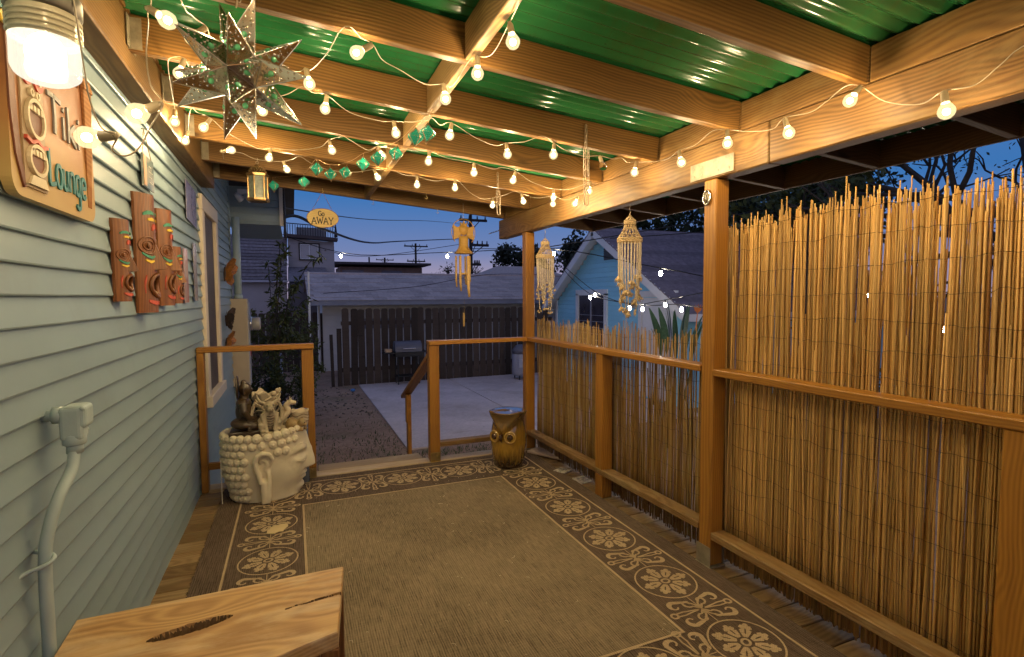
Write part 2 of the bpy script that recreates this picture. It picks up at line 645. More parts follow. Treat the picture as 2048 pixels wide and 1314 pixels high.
# ------------------------------------------------------------------ the house on the left
XW = -0.69
house = thing('house', 'grey blue clapboard house wall along the left of the porch', 'house', (XW, 2.5, GZ))
EXPO = 0.0865
def siding_mesh(L):
    m = MB()
    h = EXPO + 0.02
    prof = [(0.0, -0.0), (0.022, 0.0), (0.024, 0.005), (0.005, h), (0.0, h)]
    nseg = max(2, int(L / 0.35))
    rr = random.Random(int(L * 100))
    vs, fs = [], []
    for i in range(nseg + 1):
        x = -L / 2 + L * i / nseg
        w = rr.gauss(0, 0.0009)
        for (d, z) in prof:
            vs.append((x, -d - (w if d > .01 else 0), z + (w if z < .01 else 0)))
    n = len(prof)
    for i in range(nseg):
        for k in range(n):
            k2 = (k + 1) % n
            fs.append((i * n + k, i * n + k2, (i + 1) * n + k2, (i + 1) * n + k))
    fs.append(tuple(range(n)))
    fs.append(tuple(reversed(range(nseg * n, (nseg + 1) * n))))
    m.add(vs, fs)
    me = m.mesh('siding_board')
    me.materials.append(SIDING)
    return me
WY0, WY1, WZ0, WZ1 = 4.84, 5.78, 0.56, 2.28     # window trim
y0, y1 = -1.5, 7.05
SM = {}
def siding_piece(a, b, z):
    L = round(b - a, 3)
    if L not in SM:
        SM[L] = siding_mesh(L)
    o = link('siding_board', SM[L], house)
    # local X along +Y of the world, face (local -Y) towards +X
    Mx = Matrix(((0, -1, 0, 0), (1, 0, 0, (a + b) / 2 - 2.5), (0, 0, 1, z - GZ), (0, 0, 0, 1)))
    o.matrix_local = Mx
z = GZ + 0.02
row = 0
while z < 2.95:
    if z + EXPO > WZ0 and z < WZ1:
        siding_piece(y0, WY0 + 0.02, z)
        siding_piece(WY1 - 0.02, y1, z)
    elif row % 5 == 2:
        siding_piece(y0, 1.1, z)
        siding_piece(1.1015, y1, z)
    else:
        siding_piece(y0, y1, z)
    z += EXPO
    row += 1
sh = MB()
sh.box((-0.06, (y0 + WY0) / 2 - 2.5, 1.9), (0.11, WY0 - y0, 3.8))
sh.box((-0.06, (WY1 + y1) / 2 - 2.5, 1.9), (0.11, y1 - WY1, 3.8))
sh.box((-0.06, (WY0 + WY1) / 2 - 2.5, (WZ0 - GZ) / 2), (0.11, WY1 - WY0, WZ0 - GZ))
sh.box((-0.06, (WY0 + WY1) / 2 - 2.5, (WZ1 - GZ + 3.8) / 2), (0.11, WY1 - WY0, 3.8 - WZ1 + GZ))
sh.box((-2.0, 2.2, 1.9), (0.1, 8.0, 3.8))
sh.box((-1.0, y1 - 2.5 - 0.06, 1.9), (1.8, 0.11, 3.8))
sh.build('sheathing', SIDING, house)
board('corner_board', house, (XW + 0.004, 7.05, GZ), (XW + 0.004, 7.05, 2.95), 0.05, 0.03, SIDING, up=(0, 1, 0))
# roof edge of the house beyond the porch
eave = MB()
eave.box((0.27, 4.9, 3.15), (0.60, 0.03, 0.46))
eave.box((0.27, 5.8, 2.93), (0.60, 1.8, 0.02))
ev = eave.build('eave_soffit', SIDING, house)
for zz in (3.0, 3.09, 3.18, 3.27):
    b_ = MB().box((0.27, 4.879, zz), (0.60, 0.012, 0.08), None)
    b_.build('eave_board', SIDING, house)
fb = MB().box((0.585, 4.88, 3.16), (0.045, 0.06, 0.50))
fb.build('eave_trim', TRIM, house)
rf = MB().box((0.0, 3.0, 3.52), (1.5, 9.6, 0.12))
rf.box((0.615, 5.8, 3.2), (0.02, 1.9, 0.55))
rf.build('roof', mat_paint('dark_roof_edge', (0.05, 0.045, 0.05), 0.9, 0.2), house)
# window with its trim and screen
win = thing('window', None, None)
win.parent = house
win.location = (0, (WY0 + WY1) / 2 - 2.5, (WZ0 + WZ1) / 2 - GZ)
wx = XW + 0.026
tw = 0.125
board('frame', win, (wx, WY0 + tw / 2, WZ0), (wx, WY0 + tw / 2, WZ1 - tw), 0.036, tw, TRIM, up=(0, 1, 0))
board('frame', win, (wx, WY1 - tw / 2, WZ0), (wx, WY1 - tw / 2, WZ1 - tw), 0.036, tw, TRIM, up=(0, 1, 0))
board('frame', win, (wx, WY0, WZ1 - tw / 2), (wx, WY1, WZ1 - tw / 2), 0.04, tw, TRIM)
board('sill', win, (wx + 0.012, WY0 - 0.01, WZ0 + 0.045), (wx + 0.012, WY1 + 0.01, WZ0 + 0.045), 0.06, 0.09, TRIM)
def mat_screen():
    t = NT('insect_screen')
    v = t.coord()
    t.col(t.ramp(t.noise(v, 3, 4), [(0.3, (0.075, 0.05, 0.035)), (0.7, (0.12, 0.085, 0.06))]))
    t.bump(t.noise(v, 900, 0), 0.3, 0.001)
    return t.set(rough=0.6)
scm = MB().box((0, 0, 0), (0.01, WY1 - WY0 - 2 * tw + .02, WZ1 - WZ0 - tw - .06))
so = scm.build('screen', mat_screen(), win)
so.location = (0.012, 0, -0.03)
for s_ in (-1, 1):
    q = MB().box((0.02, s_ * ((WY1 - WY0) / 2 - tw - 0.012), -0.03), (0.02, 0.022, WZ1 - WZ0 - tw - .07))
    q.build('sash_stile', TRIM, win)

# ------------------------------------------------------------------ porch roof
def ZB(x):                # underside of the rafters
    return 2.435 - 0.0784 * (x + 0.57)
RD = 0.14                 # rafter depth
RY = [0.14 + 0.606 * i - 0.606 for i in range(10)]      # ... 1.35, 1.96, 2.56, 3.17, 3.78, 4.38, 4.99
RY = [-0.46, 0.146, 0.752, 1.36, 1.97, 2.58, 3.18, 3.785, 4.385, 4.99]
roof = thing('porch_roof', 'timber porch roof with green corrugated sheets on rafters and posts', 'porch roof', (0.7, 2.3, 0))
XL, XB, XO = -0.57, 2.0, 3.03
upv = Vector((0.0784, 0, 1)).normalized()
for ry in RY:
    za, zb = ZB(XL) + RD / 2, ZB(XB) + RD / 2
    board('rafter', roof, (XL, ry, za), (XB - 0.001, ry, zb), 0.040, RD, W_ROOF, 0.003)
    zc, zd = ZB(XB + 0.09) + RD / 2, ZB(XO) + RD / 2
    board('rafter_tail', roof, (XB + 0.086, ry, zc), (XO, ry, zd), 0.040, RD, W_OVER, 0.003)
# ledger on the house wall
board('ledger', roof, (XL - 0.053, -1.4, 2.435 + 0.03), (XL - 0.053, 5.02, 2.435 + 0.03), 0.10, 0.22, W_BEAM, 0.006)
board('ledger', roof, (XL - 0.02, -1.4, 2.435 + 0.185), (XL - 0.02, 5.02, 2.435 + 0.185), 0.05, 0.085, W_ROOF, 0.004)
# joist hangers
for ry in RY[2:]:
    h = MB()
    for s_ in (-1, 1):
        h.box((0.018, s_ * 0.0225, 0), (0.05, 0.002, 0.12))
        h.box((0.002, s_ * 0.04, 0), (0.003, 0.036, 0.12))
    h.box((0.02, 0, -0.062), (0.05, 0.047, 0.002))
    ho = h.build('joist_hanger', GALV, roof)
    ho.location = Vector((XL + 0.001, ry, 2.435 + 0.065)) - roof.location
# blocking down the middle
XM = 0.645
for i in range(len(RY) - 1):
    zc = ZB(XM) + RD / 2
    dx = 0.0
    board('blocking', roof, (XM + dx, RY[i] + 0.021, zc - .001), (XM + dx, RY[i + 1] - 0.021, zc - .001), 0.040, RD - 0.004, W_BLOCK, 0.003)
# right beam and blocking above it
board('beam', roof, (XB + 0.045, -1.4, 2.14), (XB + 0.045, 1.78, 2.14), 0.088, 0.19, W_BEAM, 0.006)
board('beam', roof, (XB + 0.045, 1.782, 2.14), (XB + 0.045, 5.15, 2.14), 0.088, 0.19, W_BEAM, 0.006)
for i in range(len(RY) - 1):
    board('rim_block', roof, (XB + 0.044, RY[i] - 0.018, 2.304), (XB + 0.044, RY[i + 1] - 0.022, 2.304), 0.082, 0.133, W_BEAM, 0.003)
board('rim_block', roof, (XB + 0.044, 4.975, 2.304), (XB + 0.044, 5.04, 2.304), 0.082, 0.133, W_BEAM, 0.003)
# posts
def post(px, py, ring=False):
    p = board('post', roof, (px + .045, py + .045, 0.012), (px + .045, py + .045, 2.044), 0.088, 0.088, W_RAIL, 0.006, up=(1, 0, 0))
    b = MB()
    b.box((0, 0, 0), (0.105, 0.003, 0.0015))
    for s_ in (-1, 1):
        b.box((s_ * 0.047, 0, 0.055), (0.003, 0.10, 0.11))
    b.box((0, 0, 0.003), (0.11, 0.11, 0.006))
    o = b.build('post_base', GALV, roof)
    o.location = Vector((px + .045, py + .045, 0.004)) - roof.location
    return p
post(2.0, 2.095)
post(2.0, 4.46)
post(2.0, -0.35)
pl = MB().box((0, 0, 0), (0.003, 0.30, 0.085))
for a in (-0.12, -0.05, 0.06, 0.12):
    for b in (-0.02, 0.02):
        pl.ball((-0.002, a, b), (0.003, 0.005, 0.005), 8, 4)
po = pl.build('strap_plate', GALV, roof)
po.location = Vector((1.9965, 2.13, 2.10)) - roof.location
# corrugated sheets: each sheet is a piece, corrugation runs down the slope
def mat_sheet():
    t = NT('green_corrugated_plastic')
    v = t.coord((1, 1, 1))
    f = t.noise(v, 1.6, 5, 0.6)
    c = t.ramp(f, [(0.3, (0.011, 0.10, 0.028)), (0.7, (0.024, 0.15, 0.05))])
    st = t.ramp(t.noise(t.coord((2.2, 0.8, 1)), 2.6, 7, 0.72, 0.5), [(0.50, 0.0), (0.70, 1.0)])
    c = t.mix(t.math('MULTIPLY', st, 0.55), c, (0.045, 0.085, 0.022))
    sp_ = t.ramp(t.noise(v, 38, 2, 0.5), [(0.70, 0.0), (0.76, 1.0)])
    c = t.mix(t.math('MULTIPLY', sp_, 0.5), c, (0.02, 0.05, 0.012))
    t.col(c)
    t.bump(t.noise(v, 30, 3), 0.05, 0.002)
    return t.set(rough=0.2, spec=0.6)
SHEET = mat_sheet()
def sheet_mesh(w):
    m = MB()
    nper = w / 0.0675
    ny = int(nper * 10)
    xs = [XL - 0.1 + (XO + 0.06 - XL + 0.1) * i / 6 for i in range(7)]
    def fn(a, b):
        x = XL - 0.1 + (XO + 0.06 - (XL - 0.1)) * b
        yy = -w / 2 + w * a
        zz = ZB(x) + RD + 0.0105 + 0.009 * sin(2 * pi * yy / 0.0675)
        return (x, yy, zz)
    m.grid(fn, ny, 6)
    # thickness
    m2 = len(m.v)
    m.v += [v + Vector((0, 0, 0.0012)) for v in m.v]
    m.f += [tuple(reversed([i + m2 for i in f])) for f in m.f]
    me = m.mesh('roof_sheet', True)
    me.materials.append(SHEET)
    return me
SHW = 0.0675 * 10
sm = sheet_mesh(SHW)
yy = -1.1
i = 0
while yy - SHW / 2 < 4.95:
    o = link('roof_sheet', sm, roof)
    o.location = Vector((0, yy, 0.0035 * (i % 2))) - roof.location
    yy += SHW - 0.0675
    i += 1
# wavy closure strips over the beam
wv = MB()
def cl(a, b):
    y_ = -0.4 + 5.45 * a
    top = ZB(XB) + RD + 0.006 + 0.008 * sin(2 * pi * (y_ + 1.1) / 0.0675)
    return (1.996, y_, 2.366 + (top - 2.366) * b)
wv.grid(cl, 500, 1)
wv.build('closure_strip', W_BLOCK, roof)
# fascia beyond the last rafter and at the overhang
board('fascia', roof, (XO + 0.02, -1.3, ZB(XO) + 0.075), (XO + 0.02, 5.05, ZB(XO) + 0.075), 0.025, 0.15, W_OVER, 0.003)
# nails and cup hooks
# ------------------------------------------------------------------ railings
def rail_thing(label, loc):
    return thing('railing', label, 'railing', loc)
# far left section
r = rail_thing('short wooden railing section between the house wall and the step gap', (-0.27, 4.45, 0))
board('post', r, (-0.642, 4.45, 0.0), (-0.642, 4.45, 1.045), 0.045, 0.088, W_RAIL, up=(0, 1, 0))
board('post', r, (0.092, 4.47, 0.006), (0.092, 4.47, 1.045), 0.088, 0.088, W_RAIL, up=(1, 0, 0))
board('top_rail', r, (-0.666, 4.46, 1.066), (0.142, 4.46, 1.066), 0.10, 0.04, W_RAIL)
board('bottom_rail', r, (-0.619, 4.46, 0.185), (0.047, 4.46, 0.185), 0.04, 0.05, W_RAIL)
def bracket(parent, x, y):
    b = MB().box((0, -0.0465, 0.045), (0.088, 0.003, 0.085))
    b.box((0, -0.065, 0.003), (0.088, 0.036, 0.004))
    b.ball((0.012, -0.049, 0.05), (0.007, 0.004, 0.009), 8, 5)
    b.ball((0.012, -0.049, 0.072), (0.007, 0.004, 0.007), 8, 5)
    o = b.build('post_bracket', BRASS, parent)
    o.location = Vector((x, y, 0)) - parent.location
BRASS = mat_metal('dull_yellow_metal', (0.52, 0.38, 0.14), 0.45, 0.4)
bracket(r, 0.092, 4.47)
r = rail_thing('short wooden railing section between the step gap and the corner post', (1.5, 4.47, 0))
board('post', r, (1.118, 4.49, 0.006), (1.118, 4.49, 1.035), 0.088, 0.088, W_RAIL, up=(1, 0, 0))
board('top_rail', r, (1.07, 4.48, 1.052), (1.998, 4.48, 1.052), 0.10, 0.036, W_RAIL)
board('bottom_rail', r, (1.163, 4.49, 0.150), (1.998, 4.49, 0.150), 0.085, 0.04, W_RAILW)
bracket(r, 1.118, 4.49)
# stair handrail
sr = thing('stair_handrail', 'sloping wooden handrail with short post going down beyond the deck', 'handrail', (1.12, 5.6, GZ))
board('newel', sr, (1.125, 5.63, GZ), (1.125, 5.63, 0.40), 0.04, 0.088, W_RAIL, up=(0, 1, 0))
board('brace', sr, (1.098, 5.60, 0.10), (1.098, 5.60, 0.40), 0.02, 0.07, W_RAIL, up=(0, 1, 0))
board('handrail', sr, (1.12, 4.545, 0.93), (1.12, 5.80, 0.345), 0.09, 0.038, W_RAIL)
# side railing, far bay
r = rail_thing('side railing in front of the low reed screen between the two posts', (2.04, 3.3, 0))
board('top_rail', r, (2.045, 2.186, 1.062), (2.045, 4.459, 1.052), 0.10, 0.036, W_RAIL)
board('bottom_rail', r, (2.045, 2.186, 0.20), (2.045, 4.459, 0.17), 0.09, 0.04, W_RAILW)
board('baluster_post', r, (2.045, 3.20, 0.0), (2.045, 3.20, 0.164), 0.088, 0.088, W_RAIL, up=(1, 0, 0))
board('baluster_post', r, (2.045, 3.20, 0.205), (2.045, 3.20, 1.038), 0.088, 0.088, W_RAIL, up=(1, 0, 0))
# side railing, near bay
r = rail_thing('side railing in front of the tall reed screen at the right', (2.04, 0.9, 0))
board('top_rail', r, (2.045, -0.26, 1.06), (2.045, 2.094, 1.05), 0.10, 0.036, W_RAIL)
board('bottom_rail', r, (2.045, -0.26, 0.19), (2.045, 2.094, 0.18), 0.09, 0.04, W_RAILW)
board('baluster_post', r, (2.045, 0.845, 0.0), (2.045, 0.845, 0.164), 0.088, 0.088, W_RAIL, up=(1, 0, 0))
board('baluster_post', r, (2.045, 0.845, 0.207), (2.045, 0.845, 1.036), 0.088, 0.088, W_RAIL, up=(1, 0, 0))

# ------------------------------------------------------------------ reed screens
def mat_reed():
    t = NT('dry_reed')
    v = t.coord((30, 30, 2.5))
    geo = t.n('NewGeometry')
    isl = geo.outputs['Random Per Island']
    f = t.mix(0.5, t.noise(v, 1.0, 4, 0.6), isl)
    c = t.ramp(f, [(0.12, (0.20, 0.09, 0.025)), (0.36, (0.46, 0.25, 0.07)), (0.62, (0.58, 0.36, 0.125)), (0.85, (0.76, 0.56, 0.26))])
    oi = t.n('ObjectInfo')
    hv = t.n('HueSaturation')
    t.l(c, hv.inputs['Color'])
    t.l(t.math('ADD', t.math('MULTIPLY', oi.outputs['Random'], 0.8), 0.5), hv.inputs['Value'])
    t.col(hv.outputs[0])
    return t.set(rough=0.5, spec=0.35)
REED = mat_reed()
WIRE = mat_metal('rusty_tie_wire', (0.12, 0.085, 0.06), 0.6)
rr = random.Random(11)
def reed_geo(m, x, y, z0, z1, r, lx, ly):
    n = max(2, int((z1 - z0) / 0.30))
    pts, rad = [], []
    wob = [rr.gauss(0, 0.0016) for _ in range(n + 1)]
    for i in range(n + 1):
        q = i / n
        zz = z0 + (z1 - z0) * q
        pts.append((x + lx * q, y + ly * q + wob[i], zz))
        rad.append(r * (1.05 - 0.3 * q))
        if 0 < i < n:
            pts.append((x + lx * q, y + ly * q + wob[i], zz + 0.004))
            rad[-1] *= 1.18
            rad.append(r * (1.05 - 0.3 * q))
    m.tube(pts, rad, 5)
tall = thing('reed_screen', 'tall ragged bamboo reed screen behind the near right railing', 'reed screen', (2.13, 1.2, 0))
NR = 290
for i in range(NR):
    yv = 0.42 + (2.16 - 0.42) * (i + rr.random() * 0.8) / NR
    zt = 1.80 + rr.gauss(0, 0.035) + (0.05 if rr.random() < 0.12 else 0) + 0.03 * sin(yv * 5)
    zb = 0.012 + rr.random() * 0.03
    if rr.random() < 0.30:
        zt -= rr.random() * 0.9
    m = MB()
    reed_geo(m, 0, 0, 0, zt - zb, 0.0030 + rr.random() * 0.0019, rr.gauss(0, .004), rr.gauss(0, .022))
    o = m.build('reed', REED, tall, smooth=True)
    o.location = (rr.gauss(0, 0.004) - 0.006, yv - 1.2, zb)
m = MB()
for i in range(930):
    yv = 0.30 + (2.17 - 0.30) * rr.random()
    a, b = sorted((rr.uniform(0.0, 1.85), rr.uniform(0.0, 1.85)))
    if b - a < 0.5 or i > 560: a, b = 0.02, 1.79 + rr.gauss(0, 0.03)
    reed_geo(m, 0.010 + rr.gauss(0, 0.004), yv - 1.2, a, b, 0.0024 + rr.random() * 0.0019, rr.gauss(0, .004), rr.gauss(0, .02) + (rr.gauss(0, .08) if rr.random() < .05 else 0))
tag(m.build('reed_backing', REED, tall, smooth=True), kind='stuff')
m = MB()
def wire_run(m, xo, ya, yb, z, amp):
    pts = []
    n = int((yb - ya) / 0.02)
    ph = rr.random() * 6
    zz = z
    for i in range(n + 1):
        zz += rr.gauss(0, amp) - (zz - z) * 0.1
        pts.append((xo + rr.gauss(0, .002), ya + (yb - ya) * i / n, zz))
    m.tube(pts, 0.0009, 4, False)
for k in range(16):
    w_ = MB()
    wire_run(w_, -0.016, 0.3 - 1.2, 2.07 - 1.2, 0.10 + k * 0.113, 0.0035)
    w_.build('tie_wire', WIRE, tall)

low = thing('reed_screen', 'low reed screen behind the far side railing below the shell hangings', 'reed screen', (2.13, 3.3, 0))
m = MB()
yv = 2.165
patch = 0
while yv < 4.47:
    yv += 0.0046 + 0.0034 * rr.random()
    zt = 1.215 + rr.gauss(0, 0.022) + 0.02 * sin(yv * 9)
    if rr.random() < 0.2: zt -= rr.random() * 0.6
    reed_geo(m, rr.gauss(0, .004) - .006, yv - 3.3, rr.uniform(0.0, 0.04), zt, 0.0027 + rr.random() * .0016, rr.gauss(0, .004), rr.gauss(0, .016))
    if rr.random() < 0.85:
        a, b = sorted((rr.uniform(0, 1.2), rr.uniform(0, 1.2)))
        if b - a > .3:
            reed_geo(m, 0.007, yv - 3.3 + rr.gauss(0, .004), a, b, 0.0035, 0, rr.gauss(0, .02))
tag(m.build('reeds', REED, low, smooth=True), kind='stuff')
for k in range(11):
    w_ = MB()
    wire_run(w_, -0.016, 2.2 - 3.3, 4.45 - 3.3, 0.09 + k * 0.108, 0.004)
    w_.build('tie_wire', WIRE, low)
# ================================================================== RUG
def mat_weave(name, a, b, sx=260, sy=420, var=0.35):
    t = NT(name)
    tc = t.n('TexCoord')
    def stripes(scale, dirn, dist):
        w = t.n('TexWave', wave_type='BANDS', bands_direction=dirn)
        w.inputs['Scale'].default_value = scale
        w.inputs['Distortion'].default_value = dist
        w.inputs['Detail'].default_value = 1.0
        t.l(tc.outputs['Object'], w.inputs[0])
        return w.outputs['Fac']
    mp = t.n('Mapping')
    mp.inputs['Scale'].default_value = (170, 9, 1)
    t.l(tc.outputs['Object'], mp.inputs[0])
    streak = t.noise(mp.outputs[0], 1.0, 3, 0.7)
    mp2 = t.n('Mapping')
    mp2.inputs['Scale'].default_value = (12, 170, 1)
    t.l(tc.outputs['Object'], mp2.inputs[0])
    streak2 = t.noise(mp2.outputs[0], 1.0, 3, 0.7)
    big = t.noise(tc.outputs['Object'], 1.4, 5, 0.6)
    f = t.mix(0.3, streak, streak2)
    f = t.mix(0.3, f, big)
    wv = t.math('MULTIPLY', stripes(44, 'Y', 0.6), stripes(30, 'X', 0.9))
    f = t.mix(0.16, f, wv)
    c = t.ramp(f, [(0.36, a), (0.54, b)])
    t.col(c)
    t.bump(f, 0.5, 0.003)
    return t.set(rough=0.9, spec=0.15)
RUGF = mat_weave('rug_field_weave', (0.10, 0.074, 0.046), (0.325, 0.246, 0.155))
RUGB = mat_weave('rug_border_weave', (0.052, 0.035, 0.025), (0.175, 0.123, 0.088))
RUGC = mat_weave('rug_cream_weave', (0.34, 0.24, 0.14), (0.56, 0.42, 0.26))
rug = thing('area_rug', 'brown woven outdoor rug with cream flower and scroll border on the deck', 'rug', (0.77, 2.84, 0))
RX, RY_ = 0.77, 2.84
ox0, ox1, oy0, oy1 = -0.515, 2.0, 1.18, 4.42      # outer
b_ = MB().box(((ox0 + ox1) / 2 - RX, (oy0 + oy1) / 2 - RY_, 0.006), (ox1 - ox0, oy1 - oy0, 0.006))
b_.build('border_band', RUGB, rug)
ix0, ix1, iy0, iy1 = 0.03, 1.50, 1.725, 3.85
f_ = MB()
f_.grid(lambda a, b: (ix0 + (ix1 - ix0) * a - RX, iy0 + (iy1 - iy0) * b - RY_, 0.0105 + 0.0006 * sin(a * 9) * sin(b * 13)), 12, 16)
f_.build('field', RUGF, rug)
def rect_line(name, x0, x1, y0, y1, w, z):
    m = MB()
    m.box(((x0 + x1) / 2 - RX, y0 - RY_, z), (x1 - x0 + w, w, 0.001))
    m.box(((x0 + x1) / 2 - RX, y1 - RY_, z), (x1 - x0 + w, w, 0.001))
    m.box((x0 - RX, (y0 + y1) / 2 - RY_, z), (w, y1 - y0 - w, 0.001))
    m.box((x1 - RX, (y0 + y1) / 2 - RY_, z), (w, y1 - y0 - w, 0.001))
    m.build(name, RUGC, rug)
rect_line('inner_line', ix0 - 0.004, ix1 + 0.004, iy0 - 0.004, iy1 + 0.004, 0.012, 0.0116)
rect_line('outer_line', -0.375, 1.885, 1.31, 4.315, 0.012, 0.0116)
ZT = 0.0118
def arc(cx, cy, r0, r1, a0, a1, n=18):
    return [(cx + (r0 + (r1 - r0) * i / n) * cos(a0 + (a1 - a0) * i / n), cy + (r0 + (r1 - r0) * i / n) * sin(a0 + (a1 - a0) * i / n)) for i in range(n + 1)]
def medallion_mesh():
    m = MB()
    m.ribbon([(0.150 * cos(2 * pi * k / 40), 0.150 * sin(2 * pi * k / 40)) for k in range(40)], 0.008, ZT, ZT, closed=True)
    m.ribbon([(0.021 * cos(2 * pi * k / 16), 0.017 * sin(2 * pi * k / 16)) for k in range(16)], 0.011, ZT, ZT, closed=True)
    for k in range(8):
        a = pi / 4 * k
        big = k % 2 == 0
        M = Matrix.Rotation(a, 4, 'Z')
        R0, R1 = 0.034, 0.118 if big else 0.106
        n = 12
        w = []
        pts = []
        for i in range(n + 1):
            q = i / n
            pts.append((R0 + (R1 - R0) * q, 0))
            w.append((0.016 + 0.036 * sin(q * pi * 0.62)) * (1.0 if q < 0.86 else 0.86) * (0.55 if 0.62 < q < 0.70 else 1))
        # petal drawn as two halves with a gap for the woven vein
        for sgn in (1, -1):
            top = [(p[0], sgn * (0.0035 if 3 < i < 9 else 0.0)) for i, p in enumerate(pts)]
            bot = [(p[0], sgn * (wi / 2 + .001)) for p, wi in zip(pts, w)]
            vs = [(x, y_, ZT) for x, y_ in top] + [(x, y_, ZT) for x, y_ in bot]
            nn = len(top)
            fs = [((i, i + 1, nn + i + 1, nn + i) if sgn < 0 else (i, nn + i, nn + i + 1, i + 1)) for i in range(nn - 1)]
            m.add(vs, fs, M)
        m.disc((R1 + 0.004, 0.0), 0.012, ZT, 10, M=M)
    return m.mesh('medallion')
def scroll_mesh(half):
    """one crossing of scrolls centred between two medallions; local x runs along the band; band half width 0.175"""
    m = MB()
    for sx in (1, -1):
        for sy in (1, -1):
            M = Matrix.Diagonal((sx, sy, 1, 1))
            # big leaf scroll, ends in a fat curl
            p = arc(0.0, 0.085, 0.085, 0.080, -pi / 2, -0.15, 10) + arc(0.055, 0.105, 0.034, 0.010, 0.0, 4.2, 16)
            w = [0.010] * 8 + [0.014, 0.018, 0.020] + [0.022, 0.024, 0.025, 0.024, 0.022, 0.020, 0.018, 0.015, 0.012] + [0.009] * 20
            m.ribbon(p, w[:len(p)], ZT, ZT, M)
            # small inner spiral
            p = [(0.012, 0.010), (0.03, 0.026)] + arc(0.058, 0.036, 0.030, 0.006, pi, -2.4, 18)
            m.ribbon(p, [0.010] * 6 + [0.012] * 4 + [0.009] * 30, ZT, ZT, M)
            # tendril to the border ring
            m.ribbon([(0.0, 0.018), (0.006, 0.06), (0.012, 0.10), (0.010, 0.140)], [0.010, 0.008, 0.008, 0.009], ZT, ZT, M)
    for sy in (1, -1):
        m.ribbon([(0.016 * cos(2 * pi * k / 14), sy * 0.154 + 0.016 * sin(2 * pi * k / 14)) for k in range(14)], 0.011, ZT, ZT, closed=True)
    m.ribbon([(-0.02 + 0.013 * cos(2 * pi * k / 12), 0.013 * sin(2 * pi * k / 12)) for k in range(12)], 0.010, ZT, ZT, closed=True)
    m.ribbon([(0.02 + 0.013 * cos(2 * pi * k / 12), 0.013 * sin(2 * pi * k / 12)) for k in range(12)], 0.010, ZT, ZT, closed=True)
    m.ribbon([(-half + 0.156, 0), (-0.034, 0)], 0.005, ZT, ZT)
    m.ribbon([(0.034, 0), (half - 0.156, 0)], 0.005, ZT, ZT)
    return m.mesh('scroll')
def fix_up(me):
    bm = bmesh.new(); bm.from_mesh(me)
    for f in bm.faces:
        f.normal_update()
        if f.normal.z < 0: f.normal_flip()
    bm.to_mesh(me); bm.free()
    me.materials.append(RUGC)
    return me
MED = fix_up(medallion_mesh())
DXM, DYM = 0.4655, 0.5115
SCX, SCY = fix_up(scroll_mesh(DXM / 2)), fix_up(scroll_mesh(DYM / 2))
mx0, my0 = -0.165, 1.565
def motif(name, me, x, y, rz):
    o = link(name, me, rug)
    o.location = (x - RX, y - RY_, 0)
    o.rotation_euler = (0, 0, rz)
for i in range(5):
    for y_ in (my0, my0 + 5 * DYM):
        motif('medallion', MED, mx0 + i * DXM, y_, 0.2 * i)
        if i < 4:
            motif('scroll', SCX, mx0 + (i + .5) * DXM, y_, 0)
for j in range(5):
    for x_ in (mx0, mx0 + 4 * DXM):
        if 0 < j:
            motif('medallion', MED, x_, my0 + j * DYM, 0.1 * j)
        motif('scroll', SCY, x_, my0 + (j + .5) * DYM, pi / 2)
# frayed fringe along the two long edges
fr = MB()
rf_ = random.Random(5)
for k in range(700):
    y_ = rf_.uniform(oy0, oy1)
    for x_, s_ in ((ox0, -1), (ox1, 1)):
        L = rf_.uniform(.004, .016)
        fr.add([(x_ - RX, y_ - RY_, .004), (x_ - RX, y_ - RY_ + .003, .006), (x_ - RX + s_ * L, y_ - RY_ + rf_.gauss(0, .006), .002)], [(0, 1, 2)])
tag(fr.build('fringe', RUGB, rug), kind='stuff')
# crumbs and dry grass bits lying on the rug
cr = MB()
for k in range(150):
    x_, y_ = rf_.uniform(0.0, 1.55), rf_.uniform(1.3, 4.2)
    a = rf_.uniform(0, pi); L = rf_.uniform(.002, .006) if rf_.random() < .7 else rf_.uniform(.008, .018)
    p0 = Vector((x_, y_, .0135))
    cr.tube([p0, p0 + Vector((cos(a) * L, sin(a) * L, .001)), p0 + Vector((cos(a + .5) * L * 1.9, sin(a + .5) * L * 1.9, 0))], 0.0011, 4)
tag(cr.build('crumbs', mat_paint('straw_bits', (0.6, 0.5, 0.36), 0.9, .3)), 'pale straw bits and crumbs scattered over the brown rug', 'crumbs', kind='stuff')
# scrap of torn cardboard on the border
sc = MB()
n = 17
pts = []
for k in range(n):
    a = 2 * pi * k / n
    q = 1 + rf_.uniform(-.22, .18)
    pts.append((0.062 * cos(a) * q, 0.052 * sin(a) * q))
sc.prism(pts, 0, 0.004)
o = sc.build('cardboard_scrap', mat_paint('cardboard', (0.62, 0.47, 0.25), 0.9, .15))
o.location = (-0.13, 3.50, 0.014); o.rotation_euler = (0.02, -0.03, 0.5)
tag(o, 'torn piece of tan cardboard lying on the left rug border', 'cardboard')

